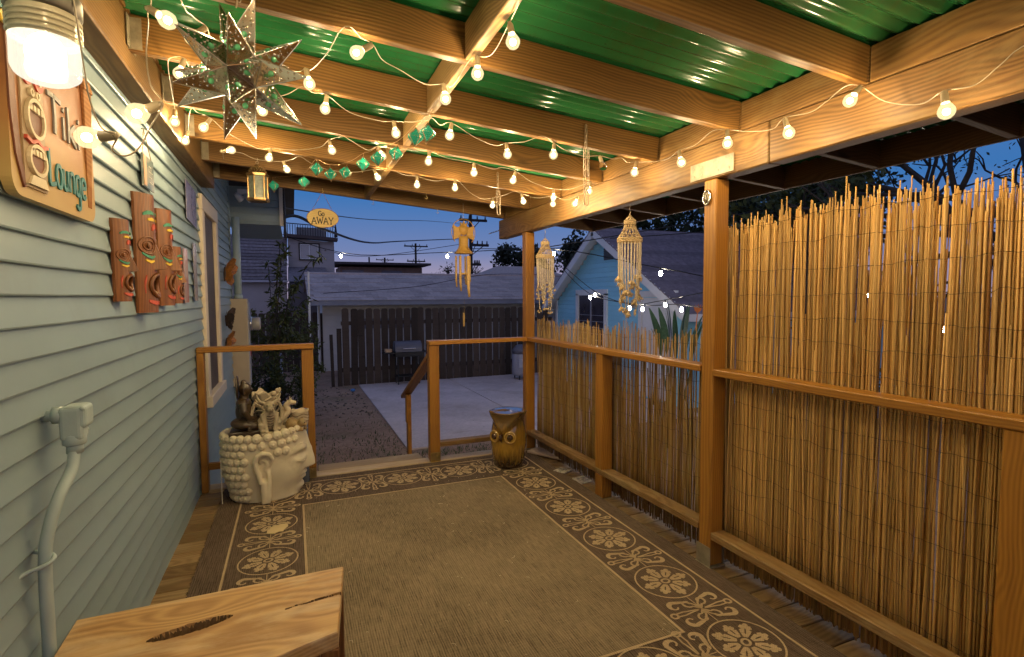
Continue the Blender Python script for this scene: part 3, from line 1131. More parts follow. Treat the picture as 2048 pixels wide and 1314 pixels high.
# ================================================================== BENCH
bench = thing('bench', 'honey coloured wooden bench with cracked top at the lower left', 'bench', (-0.23, 1.68, 0))
bx0, bx1, by0, by1, bz = -0.62, 0.138, 1.475, 1.893, 0.50
def bench_map(x, y):
    # the slab is not square: front edge runs askew
    u = (x - bx0) / (bx1 - bx0); v = (by1 - y) / (by1 - by0)
    fx = bx0 + 0.012 + (0.092 - bx0 - 0.012) * u
    fy = 1.522 + (fx - 0.092) * 0.30
    px_, py_ = bx0 + (bx1 - bx0) * u, 1.884 + 0.012 * u
    return px_ + (fx - px_) * v, py_ + (fy - py_) * v
def bench_top():
    """a slab with a rotted slot and an open split at the right end"""
    NX, NY = 190, 190
    m = MB()
    rb = random.Random(2)
    j0 = [rb.uniform(-1, 1) for _ in range(NX + 12)]
    jag = [sum(j0[i:i + 7]) / 3.2 for i in range(NX + 2)]
    j1 = [rb.uniform(-1, 1) for _ in range(NX + 12)]
    jag2 = [sum(j1[i:i + 9]) / 3.6 for i in range(NX + 2)]
    def depth(x, y):
        d = 0.0
        # slot: between x -.42 and -.175 around y 1.725
        q = (x + 0.292) / 0.105
        if abs(q) < 1:
            i = int((x - bx0) / (bx1 - bx0) * NX)
            hw = 0.024 * sqrt(1 - q * q) * (0.72 + 0.35 * (x + .42) / .24) + 0.003 * jag[i]
            cy = 1.735 + 0.006 * q + 0.002 * jag2[i]
            e = abs(y - cy) / max(hw, 1e-4)
            if e < 1:
                d = 0.036 * min(1, (1 - e) * 4.5) + 0.006 * jag[(i * 7) % NX] * (1 - e)
        # split at the right end
        if x > -0.03:
            i = int((x - bx0) / (bx1 - bx0) * NX)
            hw = 0.0075 * ((x + 0.03) / 0.168) + 0.0025 * abs(jag[i])
            cy = 1.70 + 0.004 * jag2[i] - 0.02 * (x - .14) * 0
            e = abs(y - cy) / max(hw, 1e-4)
            if e < 1: d = max(d, 0.034 * min(1, (1 - e) * 3))
        return d
    xs = [bx0 + (bx1 - bx0) * i / NX for i in range(NX + 1)]
    ys = [by0 + (by1 - by0) * j / NY for j in range(NY + 1)]
    vs, fs = [], []
    for i, x in enumerate(xs):
        for j, y_ in enumerate(ys):
            ex = 0.0
            edge = min(x - bx0, bx1 - x, y_ - by0, by1 - y_)
            rnd = 0.004 if edge < 1e-6 else 0
            sl = 0.05 * (y_ - by0) * 0
            xx, yy2 = bench_map(x, y_)
            vs.append((xx - bench.location.x, yy2 - bench.location.y, bz - rnd - depth(x, y_)))
    for i in range(NX):
        for j in range(NY):
            a = i * (NY + 1) + j
            fs.append((a, a + NY + 1, a + NY + 2, a + 1))
    # sides and underside
    ring = [i * (NY + 1) for i in range(NX + 1)] + [NX * (NY + 1) + j for j in range(1, NY + 1)] + [i * (NY + 1) + NY for i in range(NX - 1, -1, -1)] + [j for j in range(NY - 1, 0, -1)]
    b0 = len(vs)
    for k in ring:
        v = vs[k]
        vs.append((v[0], v[1], bz - 0.046))
    n = len(ring)
    for k in range(n):
        k2 = (k + 1) % n
        fs.append((ring[k], b0 + k, b0 + k2, ring[k2]))
    fs.append(tuple(range(b0, b0 + n)))
    return m.add(vs, fs)
def mat_bench():
    return mat_wood('worn_bench_top', (0.30, 0.145, 0.042), (0.62, 0.375, 0.145), 0.38, weather=(0.70, 0.53, 0.32), spec=0.5, knots=True, vary=0.0)
bt = bench_top().build('seat', mat_bench(), bench)
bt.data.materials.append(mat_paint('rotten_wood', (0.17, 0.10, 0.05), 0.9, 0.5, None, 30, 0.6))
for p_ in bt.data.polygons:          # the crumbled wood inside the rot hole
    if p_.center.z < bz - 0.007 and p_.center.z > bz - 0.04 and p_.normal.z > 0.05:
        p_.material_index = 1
def bm_(x, y): return bench_map(x, y)
def low(p, z): return (p[0], p[1], z)
e_ = 0.028
FL, FR, BL, BR = bm_(bx0 + e_, by0 + e_), bm_(bx1 - e_, by0 + e_), bm_(bx0 + e_, by1 - e_), bm_(bx1 - e_, by1 - e_)
for (a, b) in ((FL, FR), (BL, BR)):
    a, b = Vector(low(a, bz - .108)), Vector(low(b, bz - .108)); d = (b - a).normalized() * .03
    board('apron', bench, a + d, b - d, 0.022, 0.12, W_APRON)
for (a, b) in ((FL, BL), (FR, BR)):
    a, b = Vector(low(a, bz - .108)), Vector(low(b, bz - .108)); d = (b - a).normalized() * .03
    board('apron', bench, a + d, b - d, 0.022, 0.12, W_APRON)
for p in (FL, FR, BL, BR):
    board('leg', bench, low(p, 0.014 if p[0] > -.5 else 0.0), low(p, bz - .047), 0.05, 0.05, W_APRON, up=(1, 0, 0))
STRINGS = {
 'A': [
  ('c', (0.644, 1.443, 2.32)),
  ('b', (0.673, 1.597, 2.263), (0.667, 1.603, 2.314)),
  ('c', (0.684, 1.813, 2.317)),
  ('b', (0.648, 1.873, 2.265), (0.649, 1.876, 2.308)),
  ('c', (0.627, 1.907, 2.321)),
  ('c', (0.635, 2.152, 2.321)),
  ('b', (0.607, 2.162, 2.268), (0.604, 2.166, 2.309)),
  ('c', (0.529, 2.195, 2.329)),
  ('c', (0.413, 2.12, 2.338)),
  ('c', (0.338, 2.071, 2.344)),
  ('b', (0.228, 1.938, 2.297), (0.264, 1.924, 2.316)),
  ('c', (0.244, 1.939, 2.351)),
  ('c', (0.202, 1.883, 2.354)),
  ('c', (0.174, 1.931, 2.357)),
  ('c', (0.145, 2.119, 2.359)),
  ('c', (0.098, 2.3, 2.363)),
  ('b', (0.086, 2.317, 2.309), (0.075, 2.325, 2.365)),
  ('c', (0.025, 2.365, 2.368)),
  ('c', (-0.126, 2.301, 2.38)),
  ('c', (-0.238, 2.26, 2.389)),
  ('b', (-0.294, 2.131, 2.338), (-0.264, 2.12, 2.362)),
  ('c', (-0.284, 2.088, 2.393)),
  ('c', (-0.302, 1.972, 2.394)),
 ],
 'B': [
  ('b', (-0.538, 3.225, 2.358), (-0.535, 3.226, 2.399)),
  ('c', (-0.49, 2.896, 2.409)),
  ('c', (-0.444, 2.576, 2.405)),
  ('c', (-0.414, 2.495, 2.403)),
  ('b', (-0.393, 2.5, 2.346), (-0.379, 2.497, 2.388)),
  ('c', (-0.358, 2.639, 2.398)),
  ('c', (-0.263, 2.806, 2.391)),
  ('b', (-0.107, 2.774, 2.324), (-0.127, 2.785, 2.375)),
  ('c', (-0.007, 2.659, 2.371)),
  ('c', (0.061, 2.518, 2.366)),
  ('c', (0.107, 2.556, 2.362)),
  ('b', (0.159, 2.575, 2.303), (0.164, 2.575, 2.337)),
  ('c', (0.282, 2.717, 2.348)),
  ('c', (0.431, 2.753, 2.337)),
  ('b', (0.505, 2.727, 2.276), (0.497, 2.734, 2.324)),
  ('c', (0.588, 2.658, 2.324)),
  ('c', (0.646, 2.565, 2.32)),
  ('c', (0.71, 2.635, 2.315)),
  ('b', (0.748, 2.598, 2.257), (0.756, 2.598, 2.299)),
  ('c', (0.922, 2.715, 2.298)),
  ('c', (1.06, 2.779, 2.287)),
  ('b', (1.111, 2.719, 2.228), (1.107, 2.724, 2.272)),
  ('c', (1.172, 2.621, 2.278)),
  ('c', (1.213, 2.49, 2.275)),
  ('b', (1.322, 2.58, 2.212), (1.326, 2.581, 2.258)),
  ('c', (1.417, 2.625, 2.259)),
  ('c', (1.551, 2.664, 2.249)),
  ('u', (1.652, 2.607, 2.186), (1.642, 2.613, 2.223)),
  ('c', (1.719, 2.613, 2.236)),
  ('c', (1.749, 2.567, 2.233)),
  ('c', (1.827, 2.619, 2.227)),
  ('b', (1.864, 2.602, 2.169), (1.871, 2.602, 2.21)),
  ('c', (1.923, 2.536, 2.22)),
  ('c', (1.94, 2.403, 2.206)),
  ('b', (1.86, 2.194, 2.131), (1.854, 2.199, 2.164)),
  ('c', (1.924, 2.17, 2.219)),
  ('c', (1.852, 1.972, 2.225)),
  ('b', (1.86, 1.885, 2.145), (1.861, 1.887, 2.179)),
  ('c', (1.94, 1.832, 2.193)),
  ('c', (1.94, 1.71, 2.168)),
  ('b', (1.86, 1.56, 2.1), (1.852, 1.565, 2.132)),
  ('c', (1.94, 1.531, 2.182)),
  ('c', (1.94, 1.467, 2.199)),
  ('c', (1.912, 1.368, 2.22)),
  ('b', (1.86, 1.31, 2.143), (1.884, 1.302, 2.177)),
  ('c', (1.94, 1.239, 2.127)),
  ('c', (1.94, 1.126, 2.08)),
  ('b', (1.86, 1.004, 2.007), (1.857, 1.007, 2.038)),
  ('c', (1.94, 0.973, 2.087)),
  ('c', (1.94, 0.913, 2.122)),
  ('c', (1.94, 0.847, 2.157)),
 ],
 'C': [
  ('b', (-0.551, 3.591, 2.359), (-0.534, 3.587, 2.408)),
  ('c', (-0.483, 3.293, 2.408)),
  ('c', (-0.442, 3.115, 2.405)),
  ('c', (-0.427, 3.175, 2.404)),
  ('b', (-0.41, 3.234, 2.347), (-0.385, 3.226, 2.379)),
  ('c', (-0.329, 3.436, 2.396)),
  ('c', (-0.241, 3.615, 2.389)),
  ('c', (-0.164, 3.712, 2.383)),
  ('b', (-0.114, 3.678, 2.324), (-0.104, 3.677, 2.371)),
  ('c', (0.038, 3.594, 2.367)),
  ('c', (0.177, 3.427, 2.356)),
  ('b', (0.233, 3.252, 2.297), (0.223, 3.259, 2.338)),
  ('c', (0.282, 3.131, 2.348)),
  ('c', (0.326, 3.172, 2.345)),
  ('c', (0.441, 3.311, 2.336)),
  ('b', (0.508, 3.183, 2.275), (0.496, 3.19, 2.305)),
  ('c', (0.583, 3.188, 2.325)),
  ('c', (0.691, 3.136, 2.316)),
  ('b', (0.769, 3.129, 2.255), (0.773, 3.13, 2.297)),
  ('c', (0.884, 3.177, 2.301)),
  ('c', (0.998, 3.184, 2.292)),
  ('b', (1.08, 3.207, 2.231), (1.081, 3.21, 2.272)),
  ('c', (1.218, 3.241, 2.275)),
  ('c', (1.259, 3.168, 2.272)),
  ('b', (1.355, 3.225, 2.209), (1.368, 3.222, 2.252)),
  ('c', (1.543, 3.368, 2.249)),
  ('c', (1.675, 3.441, 2.239)),
  ('b', (1.791, 3.496, 2.175), (1.793, 3.498, 2.219)),
  ('c', (1.873, 3.394, 2.223)),
  ('b', (1.86, 3.107, 2.155), (1.867, 3.107, 2.196)),
 ],
 'D': [
  ('c', (-0.413, 4.15, 2.403)),
  ('c', (-0.392, 3.896, 2.401)),
  ('b', (-0.317, 3.627, 2.34), (-0.353, 3.642, 2.334)),
  ('c', (-0.291, 3.888, 2.393)),
  ('c', (-0.21, 4.004, 2.387)),
  ('c', (-0.102, 3.982, 2.378)),
  ('b', (-0.012, 3.924, 2.316), (-0.03, 3.934, 2.357)),
  ('c', (0.024, 3.835, 2.368)),
  ('c', (0.069, 3.736, 2.365)),
  ('c', (0.149, 3.885, 2.359)),
  ('c', (0.268, 3.979, 2.349)),
  ('c', (0.432, 3.92, 2.336)),
  ('b', (0.564, 3.739, 2.271), (0.546, 3.749, 2.309)),
  ('c', (0.657, 3.704, 2.319)),
  ('c', (0.757, 3.772, 2.311)),
  ('b', (0.843, 3.78, 2.249), (0.844, 3.782, 2.292)),
  ('c', (0.981, 3.805, 2.293)),
  ('b', (1.097, 3.688, 2.229), (1.099, 3.69, 2.279)),
  ('c', (1.31, 3.992, 2.268)),
  ('c', (1.47, 4.152, 2.255)),
  ('b', (1.533, 4.085, 2.195), (1.538, 4.087, 2.248)),
  ('c', (1.565, 3.89, 2.248)),
  ('c', (1.576, 3.733, 2.247)),
  ('b', (1.672, 3.772, 2.184), (1.663, 3.779, 2.227)),
  ('c', (1.814, 3.817, 2.228)),
  ('b', (1.86, 3.638, 2.155), (1.861, 3.64, 2.193)),
  ('c', (1.94, 3.594, 2.183)),
  ('b', (1.86, 3.297, 2.103), (1.877, 3.293, 2.142)),
  ('c', (1.94, 3.296, 2.185)),
 ],
 'E': [
  ('c', (-0.389, 1.341, 2.054)),
  ('c', (-0.381, 1.333, 1.986)),
  ('c', (-0.377, 1.338, 1.921)),
  ('c', (-0.374, 1.355, 1.858)),
  ('c', (-0.36, 1.367, 1.807)),
  ('b', (-0.395, 1.402, 1.793), (-0.356, 1.387, 1.796)),
  ('c', (-0.353, 1.405, 1.772)),
  ('c', (-0.334, 1.418, 1.764)),
  ('c', (-0.31, 1.432, 1.787)),
  ('c', (-0.29, 1.449, 1.84)),
  ('b', (-0.322, 1.487, 1.879), (-0.29, 1.474, 1.892)),
  ('c', (-0.298, 1.514, 1.957)),
  ('c', (-0.318, 1.583, 2.051)),
  ('c', (-0.326, 1.659, 2.157)),
  ('b', (-0.288, 1.688, 2.19), (-0.326, 1.706, 2.217)),
  ('c', (-0.331, 1.733, 2.266)),
 ],
}
# ================================================================== STRING LIGHTS
def mat_bulb(name, glow):
    """frosted glass: mostly lets the filament light through and glows a little itself"""
    t = NT(name)
    t.m.cycles.emission_sampling = 'NONE'
    t.t.nodes.remove(t.b)
    e = t.n('Emission'); e.inputs[0].default_value = (1.0, 0.80, 0.42, 1); e.inputs[1].default_value = glow
    tr = t.n('BsdfTransparent'); tr.inputs[0].default_value = (1, 0.96, 0.88, 1)
    mx = t.n('MixShader'); mx.inputs[0].default_value = 0.55
    t.l(tr.outputs[0], mx.inputs[1]); t.l(e.outputs[0], mx.inputs[2]); t.l(mx.outputs[0], t.out.inputs[0])
    return t.m
M_BULB = mat_bulb('lit_frosted_bulb', 1.5)
FIL_R = 0.0095
K_FIL = (0.0235 / FIL_R) ** 2 / (0.45 * 0.9)
M_FIL = mat_emit('bulb_filament', BULB_C, BULB * K_FIL)
M_FIL_DIM = mat_emit('dim_bulb_filament', BULB_C, BULB * K_FIL * 0.28)
M_CLEAR = mat_glass('clear_unlit_bulb', (0.95, 0.9, 0.8), 0.02)
M_SOCK = mat_paint('cream_socket_plastic', (0.42, 0.33, 0.20), 0.4, 0.1)
M_CORD = mat_paint('white_cord_plastic', (0.34, 0.28, 0.20), 0.4, 0.1)
def globe_mesh():
    m = MB()
    prof = [(0.0095, 0.0285), (0.0115, 0.0255), (0.0165, 0.0185), (0.0215, 0.009), (0.0235, 0.0), (0.0215, -0.0095), (0.0165, -0.017), (0.009, -0.022), (0.0015, -0.0235)]
    m.lathe(list(reversed(prof)), 10)
    return m.mesh('bulb', True)
def socket_mesh():
    m = MB()
    m.lathe([(0.0105, 0.026), (0.0115, 0.029), (0.0108, 0.034), (0.0095, 0.056), (0.0075, 0.060)], 10)
    m.box((0, 0, 0.061), (0.016, 0.009, 0.006))
    return m.mesh('socket', True)
FILM = MB().ball((0, 0, -0.001), FIL_R, 8, 6)
ME_F, ME_FD = FILM.mesh('filament', True), FILM.mesh('filament', True)
ME_F.materials.append(M_FIL); ME_FD.materials.append(M_FIL_DIM)
ME_G, ME_GU, ME_S = globe_mesh(), globe_mesh(), socket_mesh()
ME_G.materials.append(M_BULB); ME_GU.materials.append(M_CLEAR); ME_S.materials.append(M_SOCK)
def axis_matrix(c, up):
    z = Vector(up).normalized()
    x = z.orthogonal().normalized()
    y = z.cross(x)
    M = Matrix((x, y, z)).transposed().to_4x4()
    M.translation = c
    return M
def smooth_path(pts, sub=5):
    P = [Vector(p) for p in pts]
    P = [P[0]] + P + [P[-1]]
    out = []
    for i in range(1, len(P) - 2):
        for k in range(sub):
            t = k / sub
            a, b, c, d = P[i - 1], P[i], P[i + 1], P[i + 2]
            out.append(0.5 * ((2 * b) + (c - a) * t + (2 * a - 5 * b + 4 * c - d) * t * t + (3 * b - a - 3 * c + d) * t ** 3))
    out.append(P[-2])
    return out
# strings run on behind the viewpoint; these unseen bulbs are added as fill light
def fill_bulbs(pts):
    out = []
    for p in pts:
        p = Vector(p)
        out.append(('c', tuple(p + Vector((.0, .22, .07)))))
        out.append(('b', tuple(p), tuple(p + Vector((.005, .004, .05)))))
    return out
STRINGS['A'] = list(reversed(fill_bulbs([(0.66, 1.02, 2.26), (0.74, 0.42, 2.25), (0.70, -0.18, 2.25), (0.6, -0.8, 2.26)]))) + STRINGS['A'] + fill_bulbs([(-0.30, 1.05, 2.33), (-0.1, 0.45, 2.31), (-0.25, -0.2, 2.33), (-0.1, -0.85, 2.31)])
STRINGS['B'] = STRINGS['B'] + fill_bulbs([(1.94, 0.42, 2.10), (1.93, -0.2, 2.06), (1.94, -0.8, 2.08)])
STRINGS['F'] = fill_bulbs([(1.72, 0.25, 2.20), (1.45, 0.0, 2.22), (1.70, -0.3, 2.20), (1.2, -0.75, 2.24), (1.35, -1.15, 2.22)])  # whole string added out of view to brighten the reeds and floor
STRINGS['E'] = STRINGS['E'] + fill_bulbs([(-0.3, 1.30, 2.36)])
def light_string(key, label, scale=1.0):
    nodes = STRINGS[key]
    base = Vector(nodes[0][1])
    t = thing('string_light', label, 'string light', base)
    path = []
    for nd in nodes:
        if nd[0] == 'c':
            path.append(Vector(nd[1]))
            continue
        c, s = Vector(nd[1]), Vector(nd[2])
        up = (s - c).normalized()
        M = axis_matrix(c - base, up)
        bo = link('bulb', ME_G if nd[0] == 'b' else ME_GU, t)
        bo.matrix_local = M
        if nd[0] == 'u':
            tag(bo, 'clear unlit bulb')
        else:
            link('filament', ME_FD if key == 'E' else ME_F, bo)
        so = link('socket', ME_S, t)
        so.matrix_local = M
        path.append(c + up * 0.063)
    cm = MB()
    cm.tube([p - base for p in smooth_path(path, 6)], 0.0017, 6)
    cm.build('cord', M_CORD, t, smooth=True)
light_string('A', 'string of lit globe bulbs behind the star lantern, crossing the mid blocking')
light_string('B', 'longest string of globe bulbs running across the ceiling onto the right beam')
light_string('C', 'string of globe bulbs across the rafters just above the teal jewel lanterns')
light_string('D', 'farthest string of globe bulbs on the last rafters above the oval sign')
light_string('E', 'nearest cord of three globe bulbs swagged in front of the carved wall sign')

light_string('F', 'added unseen string of fill bulbs over the near right corner of the porch')
# --- jewel lantern string
TEAL = NT('teal_bead_glass')
TEAL.col((0.02, 0.30, 0.19))
TEAL.b.inputs['Emission Color'].default_value = (0.10, 0.75, 0.48, 1)
TEAL.b.inputs['Emission Strength'].default_value = 0.06
TEAL.m.cycles.emission_sampling = 'NONE'
TEAL = TEAL.set(rough=0.12, spec=0.8)
COPPER = mat_metal('copper_wire', (0.55, 0.33, 0.17), 0.35)
JP = [(0.624, 2.55, 2.241), (0.586, 2.645, 2.244), (0.552, 2.993, 2.247), (0.475, 3.151, 2.253), (0.416, 3.342, 2.258), (0.34, 3.635, 2.264), (0.255, 3.745, 2.27), (0.164, 3.651, 2.277), (0.098, 4.13, 2.283), (-0.112, 4.425, 2.299)]
js = thing('jewel_light_string', 'string of small teal beaded lanterns on copper wire under the rafters', 'string light', JP[0])
jb = Vector(JP[0])
def jewel_body():
    m = MB()
    # eight beads faces of a bipyramid made of rows of beads
    for s_, rows in ((1, 4), (-1, 5)):
        for r_ in range(rows):
            q = r_ / rows
            rad = 0.034 * (1 - q)
            zz = s_ * (0.004 + 0.036 * q)
            n = max(1, int(2 * pi * rad / 0.0085))
            for k in range(n):
                a = 2 * pi * k / n + r_ * 0.5
                m.ball((rad * cos(a), rad * sin(a), zz), 0.0046, 6, 4)
    m.lathe([(0.001, -0.040), (0.029, -0.001), (0.029, 0.001), (0.001, 0.038)], 8)
    return m.mesh('beads', True)
def jewel_frame():
    m = MB()
    n = 4
    for k in range(n):
        a = 2 * pi * k / n
        m.tube([(0, 0, 0.045), (0.038 * cos(a), 0.038 * sin(a), 0), (0, 0, -0.046)], 0.0030, 5)
    m.tube([(0.038 * cos(2 * pi * k / 4), 0.038 * sin(2 * pi * k / 4), 0) for k in range(4)], 0.0034, 5, closed=True)
    m.tube([(0, 0, 0.045), (0, 0, 0.062)], 0.0014, 5)
    m.ball((0, 0, -0.049), 0.004, 6, 4)
    return m.mesh('frame', True)
mj, mf = jewel_body(), jewel_frame()
mj.materials.append(TEAL); mf.materials.append(COPPER)
rj = random.Random(4)
for p in JP:
    o = link('lantern', mj, js); o.location = Vector(p) - jb; a = rj.uniform(0, 3); o.rotation_euler = (rj.gauss(0, .12), rj.gauss(0, .12), a)
    f = link('lantern_frame', mf, o)
path = []
for i, p in enumerate(JP):
    path.append(Vector(p) + Vector((0, 0, 0.062)) - jb)
    if i < len(JP) - 1:
        mid = (Vector(p) + Vector(JP[i + 1])) / 2 + Vector((0, 0, 0.055)) - jb
        path.append(mid)
cm = MB().tube([Vector((0.02, -0.1, 0.13))] + smooth_path(path, 4) , 0.0013, 5)
cm.build('wire', COPPER, js)
# ================================================================== JAR LIGHT ON THE WALL
jl = thing('jar_light', 'glowing ribbed glass jar light on a grey bracket at the upper left', 'wall light', (-0.445, 1.365, 1.97))
jm = MB()
prof = []
for i in range(29):
    z = -0.085 + 0.135 * i / 28
    r = 0.056
    if z < -0.06: r = 0.056 * sqrt(max(0.05, 1 - ((-0.06 - z) / 0.030) ** 2))
    if z > 0.010: r = 0.055 + 0.0018 * sin((z - .010) * 900)
    prof.append((r, z))
jm.lathe(prof, 28, fn=lambda q, w, r, z: Vector((q.x * (1 + 0.012 * cos(14 * w)), q.y * (1 + 0.012 * cos(14 * w)), q.z)) if z < 0 else q)
def mat_jar():
    """ribbed glass: lets the lamp inside through, scatters part of its light, and has a glossy face"""
    t = NT('ribbed_lit_glass')
    t.m.cycles.emission_sampling = 'NONE'
    t.t.nodes.remove(t.b)
    e = t.n('Emission'); e.inputs[0].default_value = (1.0, 0.93, 0.78, 1); e.inputs[1].default_value = 1.5
    tr = t.n('BsdfTransparent'); tr.inputs[0].default_value = (1, 0.97, 0.9, 1)
    gl = t.n('BsdfGlossy'); gl.inputs['Roughness'].default_value = 0.08
    m1 = t.n('MixShader'); m1.inputs[0].default_value = 0.5
    t.l(tr.outputs[0], m1.inputs[1]); t.l(e.outputs[0], m1.inputs[2])
    m2 = t.n('MixShader'); m2.inputs[0].default_value = 0.12
    t.l(m1.outputs[0], m2.inputs[1]); t.l(gl.outputs[0], m2.inputs[2]); t.l(m2.outputs[0], t.out.inputs[0])
    return t.m
MB().ball((0, 0, -0.03), (0.034, 0.034, 0.042), 12, 8).build('lamp_bulb', mat_emit('jar_lamp', (1.0, 0.86, 0.62), 34.0), jl, smooth=True)
jm.build('glass_jar', mat_jar(), jl, smooth=True)
nk = MB()
for k in range(4):
    nk.tube([(0.0585 * cos(a), 0.0585 * sin(a), 0.006 + 0.011 * k + .003 * sin(a)) for a in [2 * pi * q / 28 for q in range(28)]], 0.0028, 6, closed=True)
nk.lathe([(0.0572, -0.004), (0.0575, 0.05)], 28, cap=False)
nk.build('threaded_neck', mat_paint('cream_glass_neck', (0.72, 0.66, 0.48), .15, .1, spec=.8), jl, smooth=True)
cap = MB().lathe([(0.058, 0.048), (0.062, 0.052), (0.062, 0.085), (0.050, 0.098), (0.02, 0.102)], 24)
cap.tube([(0, 0, 0.085), (-0.06, -0.02, 0.088), (-0.13, -0.03, 0.075), (-0.20, -0.035, 0.04)], [0.03, 0.03, 0.028, 0.028], 12)
BRZ = mat_metal('aged_lamp_metal', (0.25, 0.23, 0.20), 0.5)
cap.build('lamp_cap', BRZ, jl, smooth=True)
cp = MB().lathe([(0.055, -0.012), (0.055, 0.0), (0.045, 0.012)], 20, M=Matrix.Translation((-0.226, -0.036, 0.04)) @ Matrix.Rotation(pi / 2, 4, 'Y'))
cp.build('wall_plate', BRZ, jl, smooth=True)
# ================================================================== STAR LANTERN
STARM = NT('pierced_star_metal')
v_ = STARM.coord((1, 1, 1), rnd=False)
vo = STARM.n('TexVoronoi'); vo.inputs['Scale'].default_value = 62.0; STARM.l(v_, vo.inputs['Vector'])
hole = STARM.ramp(vo.outputs['Distance'], [(0.22, 1.0), (0.36, 0.0)])
STARM.col(STARM.ramp(STARM.noise(v_, 9, 4), [(0.3, (0.62, 0.54, 0.42)), (0.7, (0.86, 0.80, 0.70))]))
STARM.bump(hole, 0.35, 0.003)
STARM = STARM.set(rough=0.17, metal=1.0)
GEMM = NT('green_gem_glass')
GEMM.col((0.16, 0.62, 0.30)); GEMM = GEMM.set(rough=0.08, spec=0.8)
star = thing('star_lantern', 'many pointed pierced metal star lantern with green glass gems', 'lantern', (-0.131, 1.80, 2.118))
gold = (1 + sqrt(5)) / 2
iv = [Vector(p).normalized() for p in [(-1, gold, 0), (1, gold, 0), (-1, -gold, 0), (1, -gold, 0), (0, -1, gold), (0, 1, gold), (0, -1, -gold), (0, 1, -gold), (gold, 0, -1), (gold, 0, 1), (-gold, 0, -1), (-gold, 0, 1)]]
ifc = [(0, 11, 5), (0, 5, 1), (0, 1, 7), (0, 7, 10), (0, 10, 11), (1, 5, 9), (5, 11, 4), (11, 10, 2), (10, 7, 6), (7, 1, 8), (3, 9, 4), (3, 4, 2), (3, 2, 6), (3, 6, 8), (3, 8, 9), (4, 9, 5), (2, 4, 11), (6, 2, 10), (8, 6, 7), (9, 8, 1)]
RS = Matrix.Rotation(0.35, 3, 'X') @ Matrix.Rotation(0.62, 3, 'Y') @ Matrix.Rotation(0.2, 3, 'Z')
iv = [RS @ v for v in iv]
gem = MB().ball((0, 0, 0), (0.0088, 0.0088, 0.005), 10, 6).mesh('gem', True); gem.materials.append(GEMM)
dot = MB()
for (a, b, c) in ifc:
    A, B, C_ = iv[a] * 0.082, iv[b] * 0.082, iv[c] * 0.082
    n_ = (A + B + C_).normalized()
    T = n_ * (0.20 if (a + b + c) % 2 else 0.215)
    m = MB()
    m.add([A, B, C_, T], [(0, 1, 3), (1, 2, 3), (2, 0, 3)])
    sp_ = m.build('spike', STARM, star)
    # solder seams along the edges
    em = MB()
    for q in (A, B, C_):
        em.tube([q, T], [0.0022, 0.001], 5)
    em.tube([A, B, C_], 0.0018, 5, closed=True)
    em.build('seam', STEEL, sp_)
    for (p, q) in ((A, B), (B, C_), (C_, A)):
        fn_ = (q - p).cross(T - p).normalized()
        ctr = (p + q) * 0.5 * 0.70 + T * 0.30
        o = link('gem', gem, sp_)
        o.matrix_local = axis_matrix(ctr + fn_ * 0.001, fn_)
        # raised bosses round the gem
        bm_ = MB()
        ex = (q - p).normalized(); ey = (T - (p + q) / 2).normalized()
        for k in range(6):
            w = pi / 3 * k + .5
            bm_.ball(ctr + ex * 0.0155 * cos(w) + ey * 0.018 * sin(w), 0.0042, 6, 4)
        for s in (0.5, 0.62, 0.74):
            for s2 in (-1, 1):
                hw = (1 - s) * (q - p).length * 0.26
                bm_.ball((p + q) * 0.5 * (1 - s) + T * s + ex * s2 * hw, 0.0032, 6, 4)
        bm_.build('boss', STEEL, sp_, smooth=True)
hk = MB().tube([(0, 0, 0.19), (0.004, 0, 0.215), (0.0, 0.0, 0.26), (0.0, 0.01, 0.40)], 0.002, 6)
hk.tube([(-0.015 + 0.03 * k / 8, 0.01 * sin(k), 0.225 + 0.02 * sin(k * 0.8)) for k in range(9)], 0.0016, 5)
hk.build('hanging_hook', IRON, star)
cm = MB().tube(smooth_path([(-0.0, 0, 0.20), (-0.03, 0.01, 0.21), (-0.02, 0.0, 0.235), (-0.05, -0.02, 0.225), (-0.12, -0.05, 0.24), (-0.18, -0.1, 0.26)], 6), 0.0022, 6)
cm.build('cable', mat_paint('brown_cable', (0.12, 0.07, 0.03), .5), star)
# ================================================================== MOROCCAN LANTERN
ml = thing('moroccan_lantern', 'hexagonal brass and glass lantern hanging beside the house corner', 'lantern', (-0.215, 4.36, 2.17))
LB = mat_metal('antique_brass', (0.42, 0.27, 0.12), 0.4, 0.4)
def hexp(r, k, a0=0.2): return (r * cos(a0 + pi / 3 * k), r * sin(a0 + pi / 3 * k))
m = MB()
for k in range(6):
    x_, y_ = hexp(0.066, k)
    m.tube([(x_, y_, 0.0), (x_, y_, 0.185)], 0.006, 6)
m.lathe([(0.074, -0.010), (0.078, 0.0), (0.078, 0.012), (0.066, 0.014)], 6, M=Matrix.Rotation(0.2, 4, 'Z'))
m.lathe([(0.066, 0.172), (0.078, 0.174), (0.080, 0.190), (0.074, 0.194)], 6, M=Matrix.Rotation(0.2, 4, 'Z'))
m.build('frame', LB, ml)
d = MB()
for j in range(5):
    for k in range(18):
        a = 2 * pi * (k + .5 * (j % 2)) / 18
        r_ = 0.060 * cos(j / 5 * 1.45)
        d.ball((r_ * cos(a), r_ * sin(a), 0.194 + 0.055 * sin(j / 5 * 1.5)), 0.008 - j * .0008, 6, 4)
d.lathe([(0.02, 0.242), (0.012, 0.25), (0.006, 0.26), (0.002, 0.266)], 10)
d.build('pierced_dome', LB, ml, smooth=True)
GL = mat_paint('hammered_glass', (0.16, 0.19, 0.17), 0.12, 0.3, None, 40, 0.8, 0.8)
